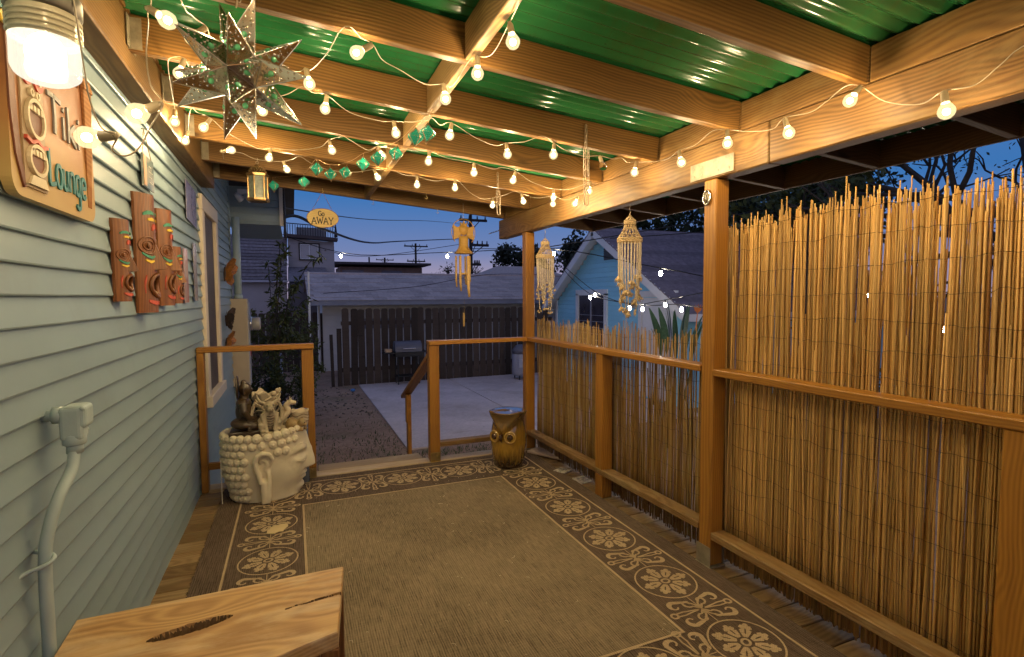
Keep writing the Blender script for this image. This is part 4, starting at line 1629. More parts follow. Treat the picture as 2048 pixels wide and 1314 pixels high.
for k in range(6):
    a, b = hexp(0.062, k), hexp(0.062, k + 1)
    g_ = MB().add([(a[0], a[1], .014), (b[0], b[1], .014), (b[0], b[1], .172), (a[0], a[1], .172)], [(0, 1, 2, 3)])
    g_.build('glass_pane', GL, ml)
hk = MB().tube(smooth_path([(0, 0, 0.264), (0.0, 0.0, 0.275)], 4), 0.0018, 6)
hk.tube([(0.01 * cos(w), 0, 0.275 + 0.01 * sin(w)) for w in [k * 2 * pi / 10 for k in range(10)]], 0.0016, 5, closed=True)
hk.tube([(0, 0, 0.284), (0.004, 0, 0.30), (0, 0, 0.31)], 0.0016, 5)
hk.build('hook', IRON, ml)
# ================================================================== WALL DECORATIONS (wall plane x = XW, facing +X)
def wall_thing(name, label, cat, y, z, out=0.02, group=None):
    """an empty on the wall; children use local X = along the wall (+Y of the world), Y = up, Z = out of the wall"""
    o = bpy.data.objects.new(name, None)
    o.empty_display_size = 0.05
    COL.objects.link(o)
    o.matrix_world = Matrix(((0, 0, 1, XW + out), (1, 0, 0, y), (0, 1, 0, z), (0, 0, 0, 1)))
    return tag(o, label, cat, group)
def flat(name, c, rough=0.5, var=0.12):
    return mat_paint(name, c, rough, var, None, 12, 0.1)
C_RED, C_YEL, C_GRN = flat('coral_red_paint', (0.55, 0.09, 0.055)), flat('yellow_paint', (0.75, 0.50, 0.05)), flat('green_paint', (0.05, 0.26, 0.17))
C_TEAL = flat('teal_paint', (0.045, 0.20, 0.22))
C_CREAM = flat('cream_paint', (0.66, 0.55, 0.33))
C_BRN = flat('brown_paint', (0.17, 0.055, 0.025))
C_GREY = flat('grey_letter_paint', (0.27, 0.26, 0.25))
# ---- carved sign
sg = wall_thing('carved_sign', 'carved wooden sign reading Tiki Lounge with a tiki figure at left', 'sign', 2.0, 1.88, 0.03)
def mat_sign():
    t = NT('sunset_sign_paint')
    tc = t.n('TexCoord'); sp = t.n('SeparateXYZ'); t.l(tc.outputs['Object'], sp.inputs[0])
    nz = t.noise(tc.outputs['Object'], 9, 4)
    f = t.math('ADD', t.math('MULTIPLY', sp.outputs[1], 2.2), t.math('MULTIPLY', nz, 0.3))
    mr = t.n('MapRange'); mr.inputs[1].default_value = -0.35; mr.inputs[2].default_value = 0.55
    t.l(f, mr.inputs[0])
    t.col(t.ramp(mr.outputs[0], [(0.1, (0.50, 0.34, 0.115)), (0.45, (0.44, 0.25, 0.075)), (0.75, (0.36, 0.14, 0.04)), (1.0, (0.29, 0.11, 0.04))]))
    return t.set(rough=0.45)
SW, SH0 = 0.30, 0.165
pts = []
def corner(cx, cy, r, a0, a1, n=7):
    return [(cx + r * cos(a0 + (a1 - a0) * k / n), cy + r * sin(a0 + (a1 - a0) * k / n)) for k in range(n + 1)]
pts += corner(-SW + .05, -SH0 + .05, .05, pi, 1.5 * pi)
pts += corner(SW - .05, -SH0 + .05, .05, 1.5 * pi, 2 * pi)
pts += [(SW, 0.28), (SW - 0.02, 0.31), (SW - 0.06, 0.32), (SW - 0.10, 0.305), (SW - 0.11, 0.26), (0.12, 0.25), (-0.02, 0.27), (-0.10, 0.31), (-0.16, 0.33), (-0.24, 0.32)]
pts += [(-SW, 0.28)]
m = MB().prism(pts, 0, 0.024)
m.build('plaque', mat_sign(), sg)
# frame stripes at the left: trunk of a palm and sand
m = MB().ribbon([(-0.292, 0.30), (-0.287, 0.18), (-0.282, 0.05), (-0.268, -0.06), (-0.240, -0.14)], [0.022, 0.03, 0.034, 0.028, 0.012], 0.0245, 0.029)
m.build('palm_trunk', C_BRN, sg)
m = MB()
for k in range(7):
    a = 0.3 + k * 0.72
    px, py = -0.30 + 0.11 * cos(a), 0.33 + 0.085 * sin(a)
    mx, my = -0.30 + 0.06 * cos(a + .3), 0.34 + 0.06 * sin(a + .3)
    m.ribbon([(-0.30, 0.33), (mx, my), (px, py)], [0.012, 0.04, 0.004], 0.026, 0.032)
m.build('palm_fronds', C_TEAL, sg)
m = MB().ribbon([(-0.33, 0.25), (-0.29, 0.265), (-0.25, 0.25)], [0.02, 0.05, 0.01], 0.027, 0.034)
m.build('yellow_flower', C_YEL, sg)
# tiki figure panel
TANP = flat('tan_carving', (0.36, 0.25, 0.14)); PALE = flat('pale_carving', (0.66, 0.55, 0.36))
MB().prism([(-0.240, 0.285), (-0.105, 0.285), (-0.105, -0.135), (-0.240, -0.135)], 0.0245, 0.029).build('tiki_panel', TANP, sg)
for k, mm in enumerate((PALE, C_BRN, PALE, C_BRN)):
    MB().ribbon([(-0.238, 0.275 - k * .019), (-0.205, 0.260 - k * .019), (-0.172, 0.276 - k * .019), (-0.139, 0.260 - k * .019), (-0.107, 0.275 - k * .019)], 0.013, 0.0292, 0.034).build('brow_stripe', mm, sg)
def oval(cx, cy, rx, ry, n=20): return [(cx + rx * cos(2 * pi * k / n), cy + ry * sin(2 * pi * k / n)) for k in range(n)]
for cx in (-0.207, -0.138):
    MB().prism(oval(cx, 0.165, 0.030, 0.032), 0.0292, 0.034).build('tiki_eye', C_RED, sg)
    MB().prism(oval(cx, 0.165, 0.013, 0.016), 0.0342, 0.037).build('tiki_pupil', PALE, sg)
    MB().ribbon(oval(cx * .5 - .0865, 0.118, 0.009, 0.009, 12), 0.005, 0.0292, 0.037, closed=True).build('tiki_nostril', PALE, sg)
for (cy, ry) in ((0.052, 0.045), (-0.058, 0.034)):
    MB().prism(oval(-0.1725, cy, 0.046, ry), 0.0292, 0.032).build('tiki_mouth', C_BRN, sg)
    MB().ribbon(oval(-0.1725, cy, 0.050, ry + .004), 0.010, 0.0292, 0.038, closed=True).build('tiki_lip', PALE, sg)
    for q in range(4):
        MB().box((-0.205 + .0215 * q, cy + ry * .55, 0.035), (0.013, 0.016, 0.006)).build('tiki_tooth', PALE, sg)
MB().ribbon([(-0.236, -0.008), (-0.205, -0.016), (-0.1725, -0.004), (-0.14, -0.016), (-0.108, -0.008)], 0.010, 0.0292, 0.037).build('tiki_moustache', C_RED, sg)
MB().prism([(-0.230, -0.128), (-0.115, -0.128), (-0.135, -0.102), (-0.210, -0.102)], 0.0292, 0.036).build('tiki_base', PALE, sg)
# bundle of torches carved at the right
cv = MB()
for k in range(4):
    cv.tube([(0.215 + k * 0.018, 0.285 - k * .004, 0.030), (0.222 + k * 0.014, 0.12, 0.028), (0.232 + k * 0.009, -0.12, 0.025)], [0.008, 0.006, 0.0016], 6)
    cv.tube([(0.214 + k * 0.018, 0.27, 0.034), (0.212 + k * 0.019, 0.31, 0.030)], [0.009, 0.004], 6)
cv.build('carved_torch', mat_wood('torch_wood', (0.24, 0.10, 0.035), (0.42, 0.20, 0.07), .5, knots=False), sg)
# letters drawn as strokes, units: height 1
GLYPH = {
 'T': [[(0.02, .97), (.3, 1.0), (.62, .96)], [(.3, 1.0), (.33, .5), (.30, 0)]],
 'i': [[(.12, .62), (.12, 0)], [(.10, .84), (.15, .80)]],
 'k': [[(.08, 1.0), (.1, .5), (.08, 0)], [(.42, .6), (.12, .30), (.45, 0)]],
 'L': [[(.08, 1.0), (.1, .5), (.10, .03), (.30, .0), (.52, .06)]],
 'o': [[(.25 + .21 * cos(a), .32 + .33 * sin(a)) for a in [k * pi / 8 for k in range(17)]]],
 'u': [[(.06, .62), (.07, .2), (.16, .02), (.3, .04), (.42, .2)], [(.42, .62), (.42, 0)]],
 'n': [[(.06, .62), (.06, 0)], [(.06, .45), (.2, .62), (.36, .58), (.42, .4), (.42, 0)]],
 'g': [[(.42, .55), (.3, .64), (.12, .56), (.06, .3), (.14, .04), (.3, .04), (.42, .2)], [(.43, .62), (.43, -.2), (.36, -.40), (.2, -.42), (.08, -.32)]],
 'e': [[(.07, .34), (.42, .36), (.4, .55), (.25, .65), (.1, .55), (.05, .3), (.14, .06), (.3, .0), (.43, .12)]],
 'G': [[(.62, .80), (.5, .96), (.3, .98), (.1, .75), (.08, .4), (.2, .1), (.42, .02), (.62, .12), (.62, .42), (.42, .42)]],
 'A': [[(.02, 0), (.36, 1.0), (.70, 0)], [(.16, .34), (.56, .34)], [(-.06, 0), (.14, 0)], [(.56, 0), (.80, 0)]],
 'W': [[(.02, 1.0), (.24, 0), (.46, .85), (.68, 0), (.92, 1.0)], [(-.08, 1), (.14, 1)], [(.80, 1), (1.02, 1)]],
 'Y': [[(.02, 1.0), (.34, .46), (.66, 1.0)], [(.34, .46), (.34, 0)], [(-.08, 1), (.14, 1)], [(.54, 1), (.78, 1)], [(.2, 0), (.48, 0)]],
}
ADV = {'T': .62, 'i': .26, 'k': .5, 'L': .56, 'o': .54, 'u': .52, 'n': .52, 'g': .54, 'e': .5, 'G': .74, 'A': .82, 'W': 1.02, 'Y': .76}
def write(parent, text, x, y, h, w, z0, z1, m, squeeze=1.0, tilt=0.0, sub=3):
    for ch in text:
        mb = MB()
        for st_ in GLYPH[ch]:
            p = [(x + q[0] * h * squeeze, y + q[1] * h + tilt * (x + q[0] * h)) for q in st_]
            if len(p) > 3 and ch not in 'TkAWY':
                p = [(v.x, v.y) for v in smooth_path([(a, b, 0) for a, b in p], sub)]
            if ch in 'TkAWY':
                for i in range(len(p) - 1): mb.ribbon(p[i:i + 2], w, z0, z1 + .0003 * (i + 1))
            else:
                mb.ribbon(p, w, z0, z1)
        mb.build('letter', m, parent)
        x += ADV[ch] * h * squeeze
write(sg, 'Tiki', -0.075, 0.055, 0.108, 0.014, 0.0245, 0.029, C_GREY, 1.45)
write(sg, 'Lounge', -0.088, -0.098, 0.098, 0.0125, 0.0245, 0.029, C_TEAL, 0.95)

# ---- four carved masks, each a bowed plank
def bowed(w, h, d, th, hole=None):
    """a plank bowed across its width, with an open mouth"""
    m = MB()
    nu, nv = 16, 40
    def fz(u): return d * (1 - (2 * u - 1) ** 2)
    vs, fs = [], []
    for i in range(nu + 1):
        for j in range(nv + 1):
            u, v = i / nu, j / nv
            vs.append((-w / 2 + w * u, -h / 2 + h * v, fz(u)))
    nb = len(vs)
    vs += [(x * 0.98, y_, zz - th) for x, y_, zz in vs]
    def inside(u, v):
        if not hole: return False
        x, y_ = -w / 2 + w * u, -h / 2 + h * v
        return ((x - hole[0]) / hole[2]) ** 2 + ((y_ - hole[1]) / hole[3]) ** 2 < 1
    keep = {}
    for i in range(nu):
        for j in range(nv):
            keep[i, j] = not inside((i + .5) / nu, (j + .5) / nv)
            a = i * (nv + 1) + j
            if keep[i, j]:
                fs.append((a, a + nv + 1, a + nv + 2, a + 1))
                fs.append((nb + a, nb + a + 1, nb + a + nv + 2, nb + a + nv + 1))
    def K(i, j): return keep.get((i, j), False)
    for i in range(nu):
        for j in range(nv):
            if not keep[i, j]: continue
            a = i * (nv + 1) + j
            b, c, d_ = a + nv + 1, a + nv + 2, a + 1
            for (ni, nj, e0, e1) in ((i, j - 1, a, b), (i + 1, j, b, c), (i, j + 1, c, d_), (i - 1, j, d_, a)):
                if not K(ni, nj):
                    fs.append((e0, nb + e0, nb + e1, e1))
    return m.add(vs, fs)
def mask(label, y, z, w, h, flip=False):
    t = wall_thing('tiki_mask', label, 'mask', y, z, 0.034)
    D = w * 0.30
    def onz(x): return D * (1 - (2 * x / w) ** 2)
    mh = (0.0, -0.27 * h, 0.24 * w, 0.085 * h)
    bowed(w, h, D, 0.012, mh).build('plank', W_MASK, t, smooth=False)
    # carved lip ring round the mouth
    lip = MB().tube([(1.18 * mh[2] * cos(a), mh[1] + 1.12 * mh[3] * sin(a), onz(1.1 * mh[2] * cos(a)) + .002) for a in [2 * pi * k / 20 for k in range(20)]], w * 0.052, 7, closed=True)
    lip.build('lip', W_MASK, t, smooth=True)
    tg = MB().ball((0, mh[1] - mh[3] * 0.75, D * 0.75), (w * .18, h * .022, w * .07), 12, 7)
    tg.build('tongue', flat('pale_tongue', (0.42, 0.27, 0.12)), t, smooth=True)
    ns = MB().add([(-w * .17, -.135 * h, onz(w * .17)), (w * .17, -.135 * h, onz(w * .17)), (0, -.125 * h, D + w * .24), (-w * .04, .09 * h, D), (w * .04, .09 * h, D)], [(0, 1, 2), (0, 2, 3), (1, 4, 2), (2, 4, 3), (0, 3, 4, 1)])
    ns.build('nose', W_MASK, t)
    for s_ in (-1, 1):
        ex, ey = s_ * w * 0.27, 0.065 * h
        e = MB()
        for rr_, ww in ((1.0, .024), (0.62, .020)):
            e.tube([(ex + rr_ * .20 * w * cos(a), ey + rr_ * .062 * h * sin(a) * (1 if rr_ < 1 else 1.15), onz(ex + rr_ * .2 * w * cos(a)) + .001) for a in [2 * pi * k / 18 for k in range(18)]], w * ww, 6, closed=True)
        e.ball((ex, ey, onz(ex)), (.10 * w, .028 * h, .03 * w), 10, 6)
        e.build('eye', W_MASK, t, smooth=True)
        def dab(name, m, pts, wd):
            r_ = MB()
            P = [(px * w * s_, py * h) for px, py in pts]
            k = len(P)
            vs, fs = [], []
            for i, (px, py) in enumerate(P):
                hw = wd * h * (0.35 + 0.65 * sin(pi * (i + .5) / k)) / 2
                for (dy, dz) in ((-hw, .0015), (hw, .0015), (hw, .005), (-hw, .005)):
                    vs.append((px, py + dy, onz(px) + dz))
            for i in range(k - 1):
                for q in range(4):
                    fs.append((i * 4 + q, i * 4 + (q + 1) % 4, (i + 1) * 4 + (q + 1) % 4, (i + 1) * 4 + q))
            fs += [(0, 1, 2, 3), tuple(reversed(range(k * 4 - 4, k * 4)))]
            r_.add(vs, fs).build(name, m, t)
        dab('green_brow', C_GRN, [(.10, .335), (.2, .345), (.3, .34), (.38, .325)], .034)
        dab('yellow_brow', C_YEL, [(.09, .285), (.18, .288), (.28, .285)], .028)
        dab('red_brow', C_RED, [(.08, .235), (.13, .225), (.18, .21)], .05)
        dab('green_cheek', C_GRN, [(.12, -.022), (.22, -.036), (.34, -.022), (.42, .0)], .024)
        dab('yellow_cheek', C_YEL, [(.15, -.062), (.25, -.072), (.36, -.058)], .022)
        dab('red_cheek', C_RED, [(.36, -.20), (.40, -.26), (.39, -.32)], .05)
        dab('red_chin', C_RED, [(.04, -.415), (.14, -.42), (.26, -.41), (.33, -.40)], .034)
    return t
mask('small carved wooden tiki mask at the left end of the mask row', 2.63, 1.605, 0.125, 0.335)
mask('largest carved wooden tiki mask, second from the left on the wall', 2.99, 1.66, 0.19, 0.555)
mask('tall reddish carved tiki mask, third from the left on the wall', 3.42, 1.67, 0.165, 0.52)
mask('small carved wooden tiki mask at the far end of the mask row', 3.78, 1.59, 0.10, 0.345)
# ---- small hanging plaques
def plaque(name, label, y, z, w, h, m, cat='plaque', tilt=0, th=0.008, twine=False):
    t = wall_thing(name, label, cat, y, z, 0.032)
    b = MB().prism([(-w / 2, -h / 2), (w / 2, -h / 2), (w / 2, h / 2), (-w / 2, h / 2)], 0, th, Matrix.Rotation(tilt, 4, 'Z'))
    b.build('board', m, t)
    if twine:
        s_ = MB().tube([(-w * .4, h / 2, th / 2), (0, h / 2 + .14, -.006), (w * .4, h / 2, th / 2)], 0.002, 5)
        s_.build('twine', ROPE, t)
        n_ = MB().tube([(0, h / 2 + .14, -.016), (0, h / 2 + .14, .012)], 0.003, 6)
        n_.build('nail', IRON, t)
    return t
def mat_poster(name, cols, scale=6):
    t = NT(name)
    v = t.coord((1, 1, 1))
    f = t.noise(v, scale, 5, 0.6, 1.0)
    n_ = len(cols)
    t.col(t.ramp(f, [(0.25 + 0.5 * i / (n_ - 1), c) for i, c in enumerate(cols)]))
    return t.set(rough=0.25, spec=0.5)
t = plaque('hanging_plaque', 'small blue and cream plaque hanging on twine above the masks', 3.17, 2.075, 0.21, 0.155, mat_poster('blue_cream_print', [(0.45, 0.38, 0.26), (0.42, 0.4, 0.36), (0.16, 0.22, 0.24), (0.14, 0.17, 0.2)], 4), twine=True)
l_ = MB()
for i in range(4):
    for j in range(3 if i % 2 else 2):
        l_.box((0.01 + .025 * j, .035 - .026 * i, .0095), (.016, .004, .002))
l_.build('printed_line', flat('pale_print', (0.6, 0.6, 0.55)), t)
l2 = MB().box((-0.075, -.0, .0095), (0.05, 0.145, .002)); l2.build('cream_strip', flat('salmon_print', (0.55, 0.34, 0.22)), t)
plaque('metal_sign', 'tilted bluish tin sign with pale lower half below the ledger', 4.42, 2.12, 0.40, 0.27, mat_poster('blue_tin_print', [(0.05, 0.05, 0.09), (0.16, 0.13, 0.22), (0.25, 0.24, 0.34), (0.5, 0.5, 0.55)], 3), 'sign', -0.06, 0.003)
plaque('metal_sign', 'weathered reddish tin sign beside the far end of the mask row', 4.10, 1.60, 0.15, 0.36, mat_poster('red_tin_print', [(0.28, 0.06, 0.05), (0.42, 0.25, 0.22), (0.5, 0.4, 0.36)], 7), 'sign', 0.0, 0.003)
plaque('metal_sign', 'narrow greyish tin sign right next to the window trim', 4.48, 1.64, 0.13, 0.42, mat_poster('grey_tin_print', [(0.12, 0.1, 0.12), (0.28, 0.24, 0.25), (0.42, 0.38, 0.36)], 7), 'sign', 0.0, 0.003)
# ---- metal butterflies near the corner
BFW = mat_paint('orange_rust_wing', (0.42, 0.16, 0.03), 0.45, 0.5, (0.06, 0.03, 0.015), 25)
BFD = mat_paint('dark_rust_wing', (0.07, 0.045, 0.035), 0.6, 0.4, None, 25)
def butterfly(label, y, z, s, m, rot):
    t = wall_thing('butterfly_ornament', label, 'ornament', y, z, 0.03)
    for sg_ in (-1, 1):
        w_ = MB()
        P = [(0, 0.25), (0.25, 0.75), (0.7, 1.0), (0.95, 0.8), (0.8, 0.3), (0.55, 0.05), (0.7, -0.3), (0.5, -0.7), (0.2, -0.6), (0, -0.2)]
        M = Matrix.Rotation(rot, 4, 'Z') @ Matrix.Rotation(-sg_ * 0.9, 4, 'Y')
        P = [(sg_ * a * s, b * s) for a, b in P]
        if sg_ < 0: P.reverse()
        w_.prism(P, 0, 0.003, M)
        w_.build('wing', m, t)
        v_ = MB()
        for q in (0.35, 0.65, 0.9):
            v_.tube([(0, 0.1 * s, 0.004), (sg_ * q * s, (1.1 - q * .6) * s * .8, 0.004)], 0.0022, 5, M=M)
            v_.tube([(0, 0, 0.004), (sg_ * q * .7 * s, -(q) * s * .6, 0.004)], 0.002, 5, M=M)
        v_.build('vein', BFD, t)
    b = MB().tube([(0, -.5 * s, 0.004), (0, 0, .008), (0, .5 * s, .006)], [s * .05, s * .11, s * .07], 8, M=Matrix.Rotation(rot, 4, 'Z'))
    b.tube([(0, .5 * s, .006), (.15 * s, .85 * s, .02)], .0015, 5, M=Matrix.Rotation(rot, 4, 'Z'))
    b.tube([(0, .5 * s, .006), (-.15 * s, .85 * s, .02)], .0015, 5, M=Matrix.Rotation(rot, 4, 'Z'))
    b.build('body', BFD, t)
butterfly('orange metal butterfly, the highest of three near the house corner', 6.3, 1.70, 0.16, BFW, -0.4)
butterfly('dark metal butterfly between the two orange ones by the meter box', 6.25, 1.21, 0.13, BFD, 0.5)
butterfly('orange metal butterfly just above the left railing, lowest of the three', 6.2, 0.98, 0.12, BFW, -0.8)
# ---- conduit with elbow fitting
cn = thing('conduit_pipe', 'painted electrical conduit with elbow fitting on the left wall', 'conduit', (XW, 2.0, 0))
px = XW + 0.055
m = MB().tube(smooth_path([(0.052, -0.248, 0.0), (0.052, -0.248, 0.50), (0.052, -0.243, 0.74), (0.058, -0.22, 0.83), (0.070, -0.18, 0.90), (0.080, -0.115, 0.955), (0.082, -0.09, 1.02)], 6), 0.0155, 12)
m.build('pipe', PIPE, cn, smooth=True)
m = MB().tube([(0.082, -0.09, 0.995), (0.082, -0.09, 1.03)], 0.021, 12)
m.lathe([(0.026, 0), (0.030, .004), (0.030, .03), (0.026, .034)], 12, (0.082, -0.09, 1.02))
m.build('collar', PIPE, cn, smooth=True)
el = MB()
M = Matrix.Translation((0.082, -0.09, 1.095))
el.box((0, 0, -0.01), (0.058, 0.055, 0.10), M)
el.box((0.006, 0.012, 0.008), (0.062, 0.075, 0.068), M)
eo = el.build('elbow_fitting', PIPE, cn)
bv = eo.modifiers.new('bevel', 'BEVEL'); bv.width = 0.012; bv.segments = 3
m = MB().tube([(0.0, -0.09, 1.11), (0.07, -0.09, 1.11)], 0.017, 12)
m.tube([(0.035, -0.09, 1.11), (0.06, -0.09, 1.11)], 0.025, 12)
m.build('wall_stub', PIPE, cn, smooth=True)
for (bx_, by_, bz_) in ((0.10, -0.05, 1.055), (0.112, -0.115, 1.13)):
    s_ = MB().ball((bx_, by_, bz_), (0.007, 0.007, 0.007), 8, 6); s_.build('screw', PIPE, cn, smooth=True)
m = MB().tube(smooth_path([(0.004, -0.19, 0.76), (0.02, -0.21, 0.76), (0.055, -0.227, 0.757), (0.073, -0.245, 0.75), (0.06, -0.265, 0.74), (0.02, -0.277, 0.73), (0.004, -0.305, 0.72)], 4), 0.006, 8)
m.build('strap', PIPE, cn, smooth=True)
# ---- meter panel and pipe at the house corner
mp_ = thing('electric_meter', 'tall beige electric meter box with round glass meter beyond the window', 'meter box', (-0.60, 7.02, 0.4))
BEIGE = mat_paint('beige_panel_paint', (0.52, 0.42, 0.29), 0.45, .08)
m = MB().box((0, 0, 0.52), (0.20, 0.22, 1.04)); bo = m.build('panel_box', BEIGE, mp_)
bo.modifiers.new('bevel', 'BEVEL').width = 0.008
m = MB().box((0.104, 0, 0.5), (0.012, 0.20, 0.98)); m.build('panel_door', mat_paint('grey_panel_door', (0.42, 0.42, 0.45), .4), mp_)
m = MB().lathe([(0.085, 0), (0.088, .02), (0.082, .03)], 20, M=Matrix.Translation((0.11, 0, 0.74)) @ Matrix.Rotation(pi / 2, 4, 'Y')); m.build('meter_ring', STEEL, mp_, smooth=True)
m = MB().lathe([(0.078, .0), (0.078, .085), (0.070, .10), (0.02, .105)], 20, M=Matrix.Translation((0.13, 0, 0.74)) @ Matrix.Rotation(pi / 2, 4, 'Y')); m.build('meter_dome', mat_paint('meter_glass', (0.45, 0.42, 0.38), .12, .2, spec=.9), mp_, smooth=True)
m = MB().box((0.112, 0.02, 0.40), (0.004, 0.05, 0.10)); m.build('red_label', flat('red_tag', (0.45, 0.06, 0.08)), mp_)
dp = MB().tube([(0, 0, 1.045), (0, 0, 2.0)], 0.042, 12)
dp.lathe([(0.05, 1.04), (0.05, 1.07), (0.043, 1.09)], 12)
dp.build('riser_pipe', PIPE, mp_, smooth=True)
# security light under the eave
sl = thing('floodlight', 'small twin floodlight fixed under the house eave', 'floodlight', (-0.50, 6.9, 2.62))
for s_ in (-1, 1):
    m = MB().lathe([(0.02, -.05), (0.03, -.02), (0.045, .05), (0.04, .052)], 12, M=Matrix.Translation((0.05 * s_ , 0, 0)) @ Matrix.Rotation(2.3, 4, 'Y') @ Matrix.Rotation(.5 * s_, 4, 'X'))
    m.build('lamp_head', WHITE, sl, smooth=True)
m = MB().box((0, 0.03, 0.06), (0.12, 0.04, 0.06)); m.build('mount', WHITE, sl)
# ring fixture on the near post
rg_ = thing('ring_fixture', 'round chrome wall hook ring on the near post', 'hook', (1.9985, 2.155, 1.955))
m = MB().tube([(-0.004, 0.024 * cos(a), 0.036 * sin(a)) for a in [2 * pi * k / 20 for k in range(20)]], 0.006, 8, closed=True)
m.build('outer_ring', STEEL, rg_, smooth=True)
m = MB().lathe([(0.020, 0), (0.020, .004), (0.012, .008)], 16, M=Matrix.Scale(1.45, 4, (0, 0, 1)) @ Matrix.Rotation(-pi / 2, 4, 'Y')); m.build('backplate', GALV, rg_, smooth=True)
m = MB().tube([(-0.008, 0, .012), (-0.02, 0, .002), (-0.016, 0, -.014), (-0.008, 0, -.018)], .004, 6); m.build('hook', STEEL, rg_, smooth=True)
# ================================================================== HEAD PLANTER
STONE = mat_paint('cream_cast_stone', (0.68, 0.60, 0.44), 0.6, 0.08, (0.44, 0.34, 0.22), 5, 0.15)
hp = thing('head_planter', 'cream cast stone planter shaped as a serene curly haired head', 'planter', (-0.215, 4.19, 0.011))
HA, HB, HH = 0.275, 0.205, 0.47
def g_(x, s): return exp(-(x / s) ** 2)
def sstep(a, b, x):
    t = max(0, min(1, (x - a) / (b - a)))
    return t * t * (3 - 2 * t)
def head_pt(w, z):
    q = z / HH
    k = 0.80 + 0.20 * sstep(0, 0.55, q)
    a, b = HA * k, HB * (0.84 + 0.16 * sstep(0, .5, q))
    c, s = cos(w), sin(w)
    x = a * (abs(c) ** 0.9) * (1 if c > 0 else -1)
    y = b * (abs(s) ** 0.85) * (1 if s > 0 else -1)
    ang = atan2(sin(w), cos(w))
    front = max(0, c)
    d = 0.0
    # nose
    if 0.165 < z < 0.42:
        p = sstep(0.42, 0.19, z) if z > 0.185 else sstep(0.165, 0.185, z)
        prof = (0.42 - z) / (0.42 - 0.185) if z > 0.185 else (z - 0.165) / 0.02
        d += 0.072 * max(0, prof) ** 0.85 * g_(ang, 0.11 + 0.10 * max(0, min(1, (0.36 - z) / 0.17)))
    # lips, chin, brow and cheeks
    d += 0.026 * g_(z - 0.140, 0.014) * g_(ang, 0.30) + 0.028 * g_(z - 0.108, 0.015) * g_(ang, 0.26) + 0.030 * g_(z - 0.045, 0.030) * g_(ang, 0.34)
    d -= 0.012 * g_(z - 0.124, 0.005) * g_(ang, 0.30)
    for sgn in (-1, 1):
        aa = ang - sgn * 0.55
        d += 0.018 * g_(z - (0.345 - 0.10 * aa * aa), 0.022) * g_(aa, 0.38)       # brow
        d -= 0.020 * g_(z - 0.300, 0.022) * g_(aa, 0.26)                            # socket
        d += 0.018 * g_(z - 0.268, 0.022) * g_(aa, 0.24)                            # lid
        d += 0.012 * g_(z - 0.16, 0.07) * g_(ang - sgn * 0.75, 0.35)
    L = sqrt(x * x + y * y) + 1e-6
    return Vector((x + d * (x / L) * (1 if c > -.5 else 0) , y + d * (y / L), z))
m = MB()
NW, NZ = 150, 80
vs, fs = [], []
for j in range(NZ + 1):
    z = HH * j / NZ
    for i in range(NW):
        vs.append(head_pt(2 * pi * i / NW, z) + Vector((0, 0, 0.045 * max(0, cos(2 * pi * i / NW)) * sstep(.7, 1, j / NZ))))
for j in range(NZ):
    for i in range(NW):
        i2 = (i + 1) % NW
        fs.append((j * NW + i, j * NW + i2, (j + 1) * NW + i2, (j + 1) * NW + i))
fs.append(tuple(reversed(range(NW))))
# inner wall of the planter
b0 = len(vs)
for dz, kk in ((0.004, 0.965), (-0.03, 0.94)):
    for i in range(NW):
        v = vs[NZ * NW + i]
        vs.append(Vector((v.x * kk, v.y * kk, v.z + dz)))
prev = NZ * NW
for r_ in range(2):
    cur = b0 + r_ * NW
    for i in range(NW):
        i2 = (i + 1) % NW
        fs.append((prev + i, prev + i2, cur + i2, cur + i))
    prev = cur
m.add(vs, fs)
m.build('head', STONE, hp, smooth=True)
tp = MB()
tp.lathe([(0.001, 0.455), (0.9, 0.455)], 40, cap=False, fn=lambda q, w, r, z: Vector((head_pt(w, HH - .01).x * r, head_pt(w, HH - .01).y * r, 0.458)))
tp.build('sand_fill', mat_paint('sandy_fill', (0.42, 0.33, 0.20), 0.9, .25, None, 20, .5), hp)
# eyelid line and eyebrow
for sgn in (-1, 1):
    e = MB()
    P = []
    for k in range(13):
        aa = sgn * (0.30 + 0.50 * k / 12)
        P.append(head_pt(aa, 0.252 + 0.014 * ((k - 6) / 6) ** 2) + Vector((0.003, sgn * .003, 0)))
    e.tube(P, [0.001 + 0.0028 * sin(pi * k / 12) for k in range(13)], 6)
    P = []
    for k in range(15):
        aa = sgn * (0.16 + 0.78 * k / 14)
        P.append(head_pt(aa, 0.345 + 0.035 * sin(pi * k / 14)) + Vector((0.001, sgn * .001, 0)))
    e.tube(P, [0.001 + 0.0035 * sin(pi * k / 14) for k in range(15)], 6)
    e.build('eyelid', STONE, hp, smooth=True)
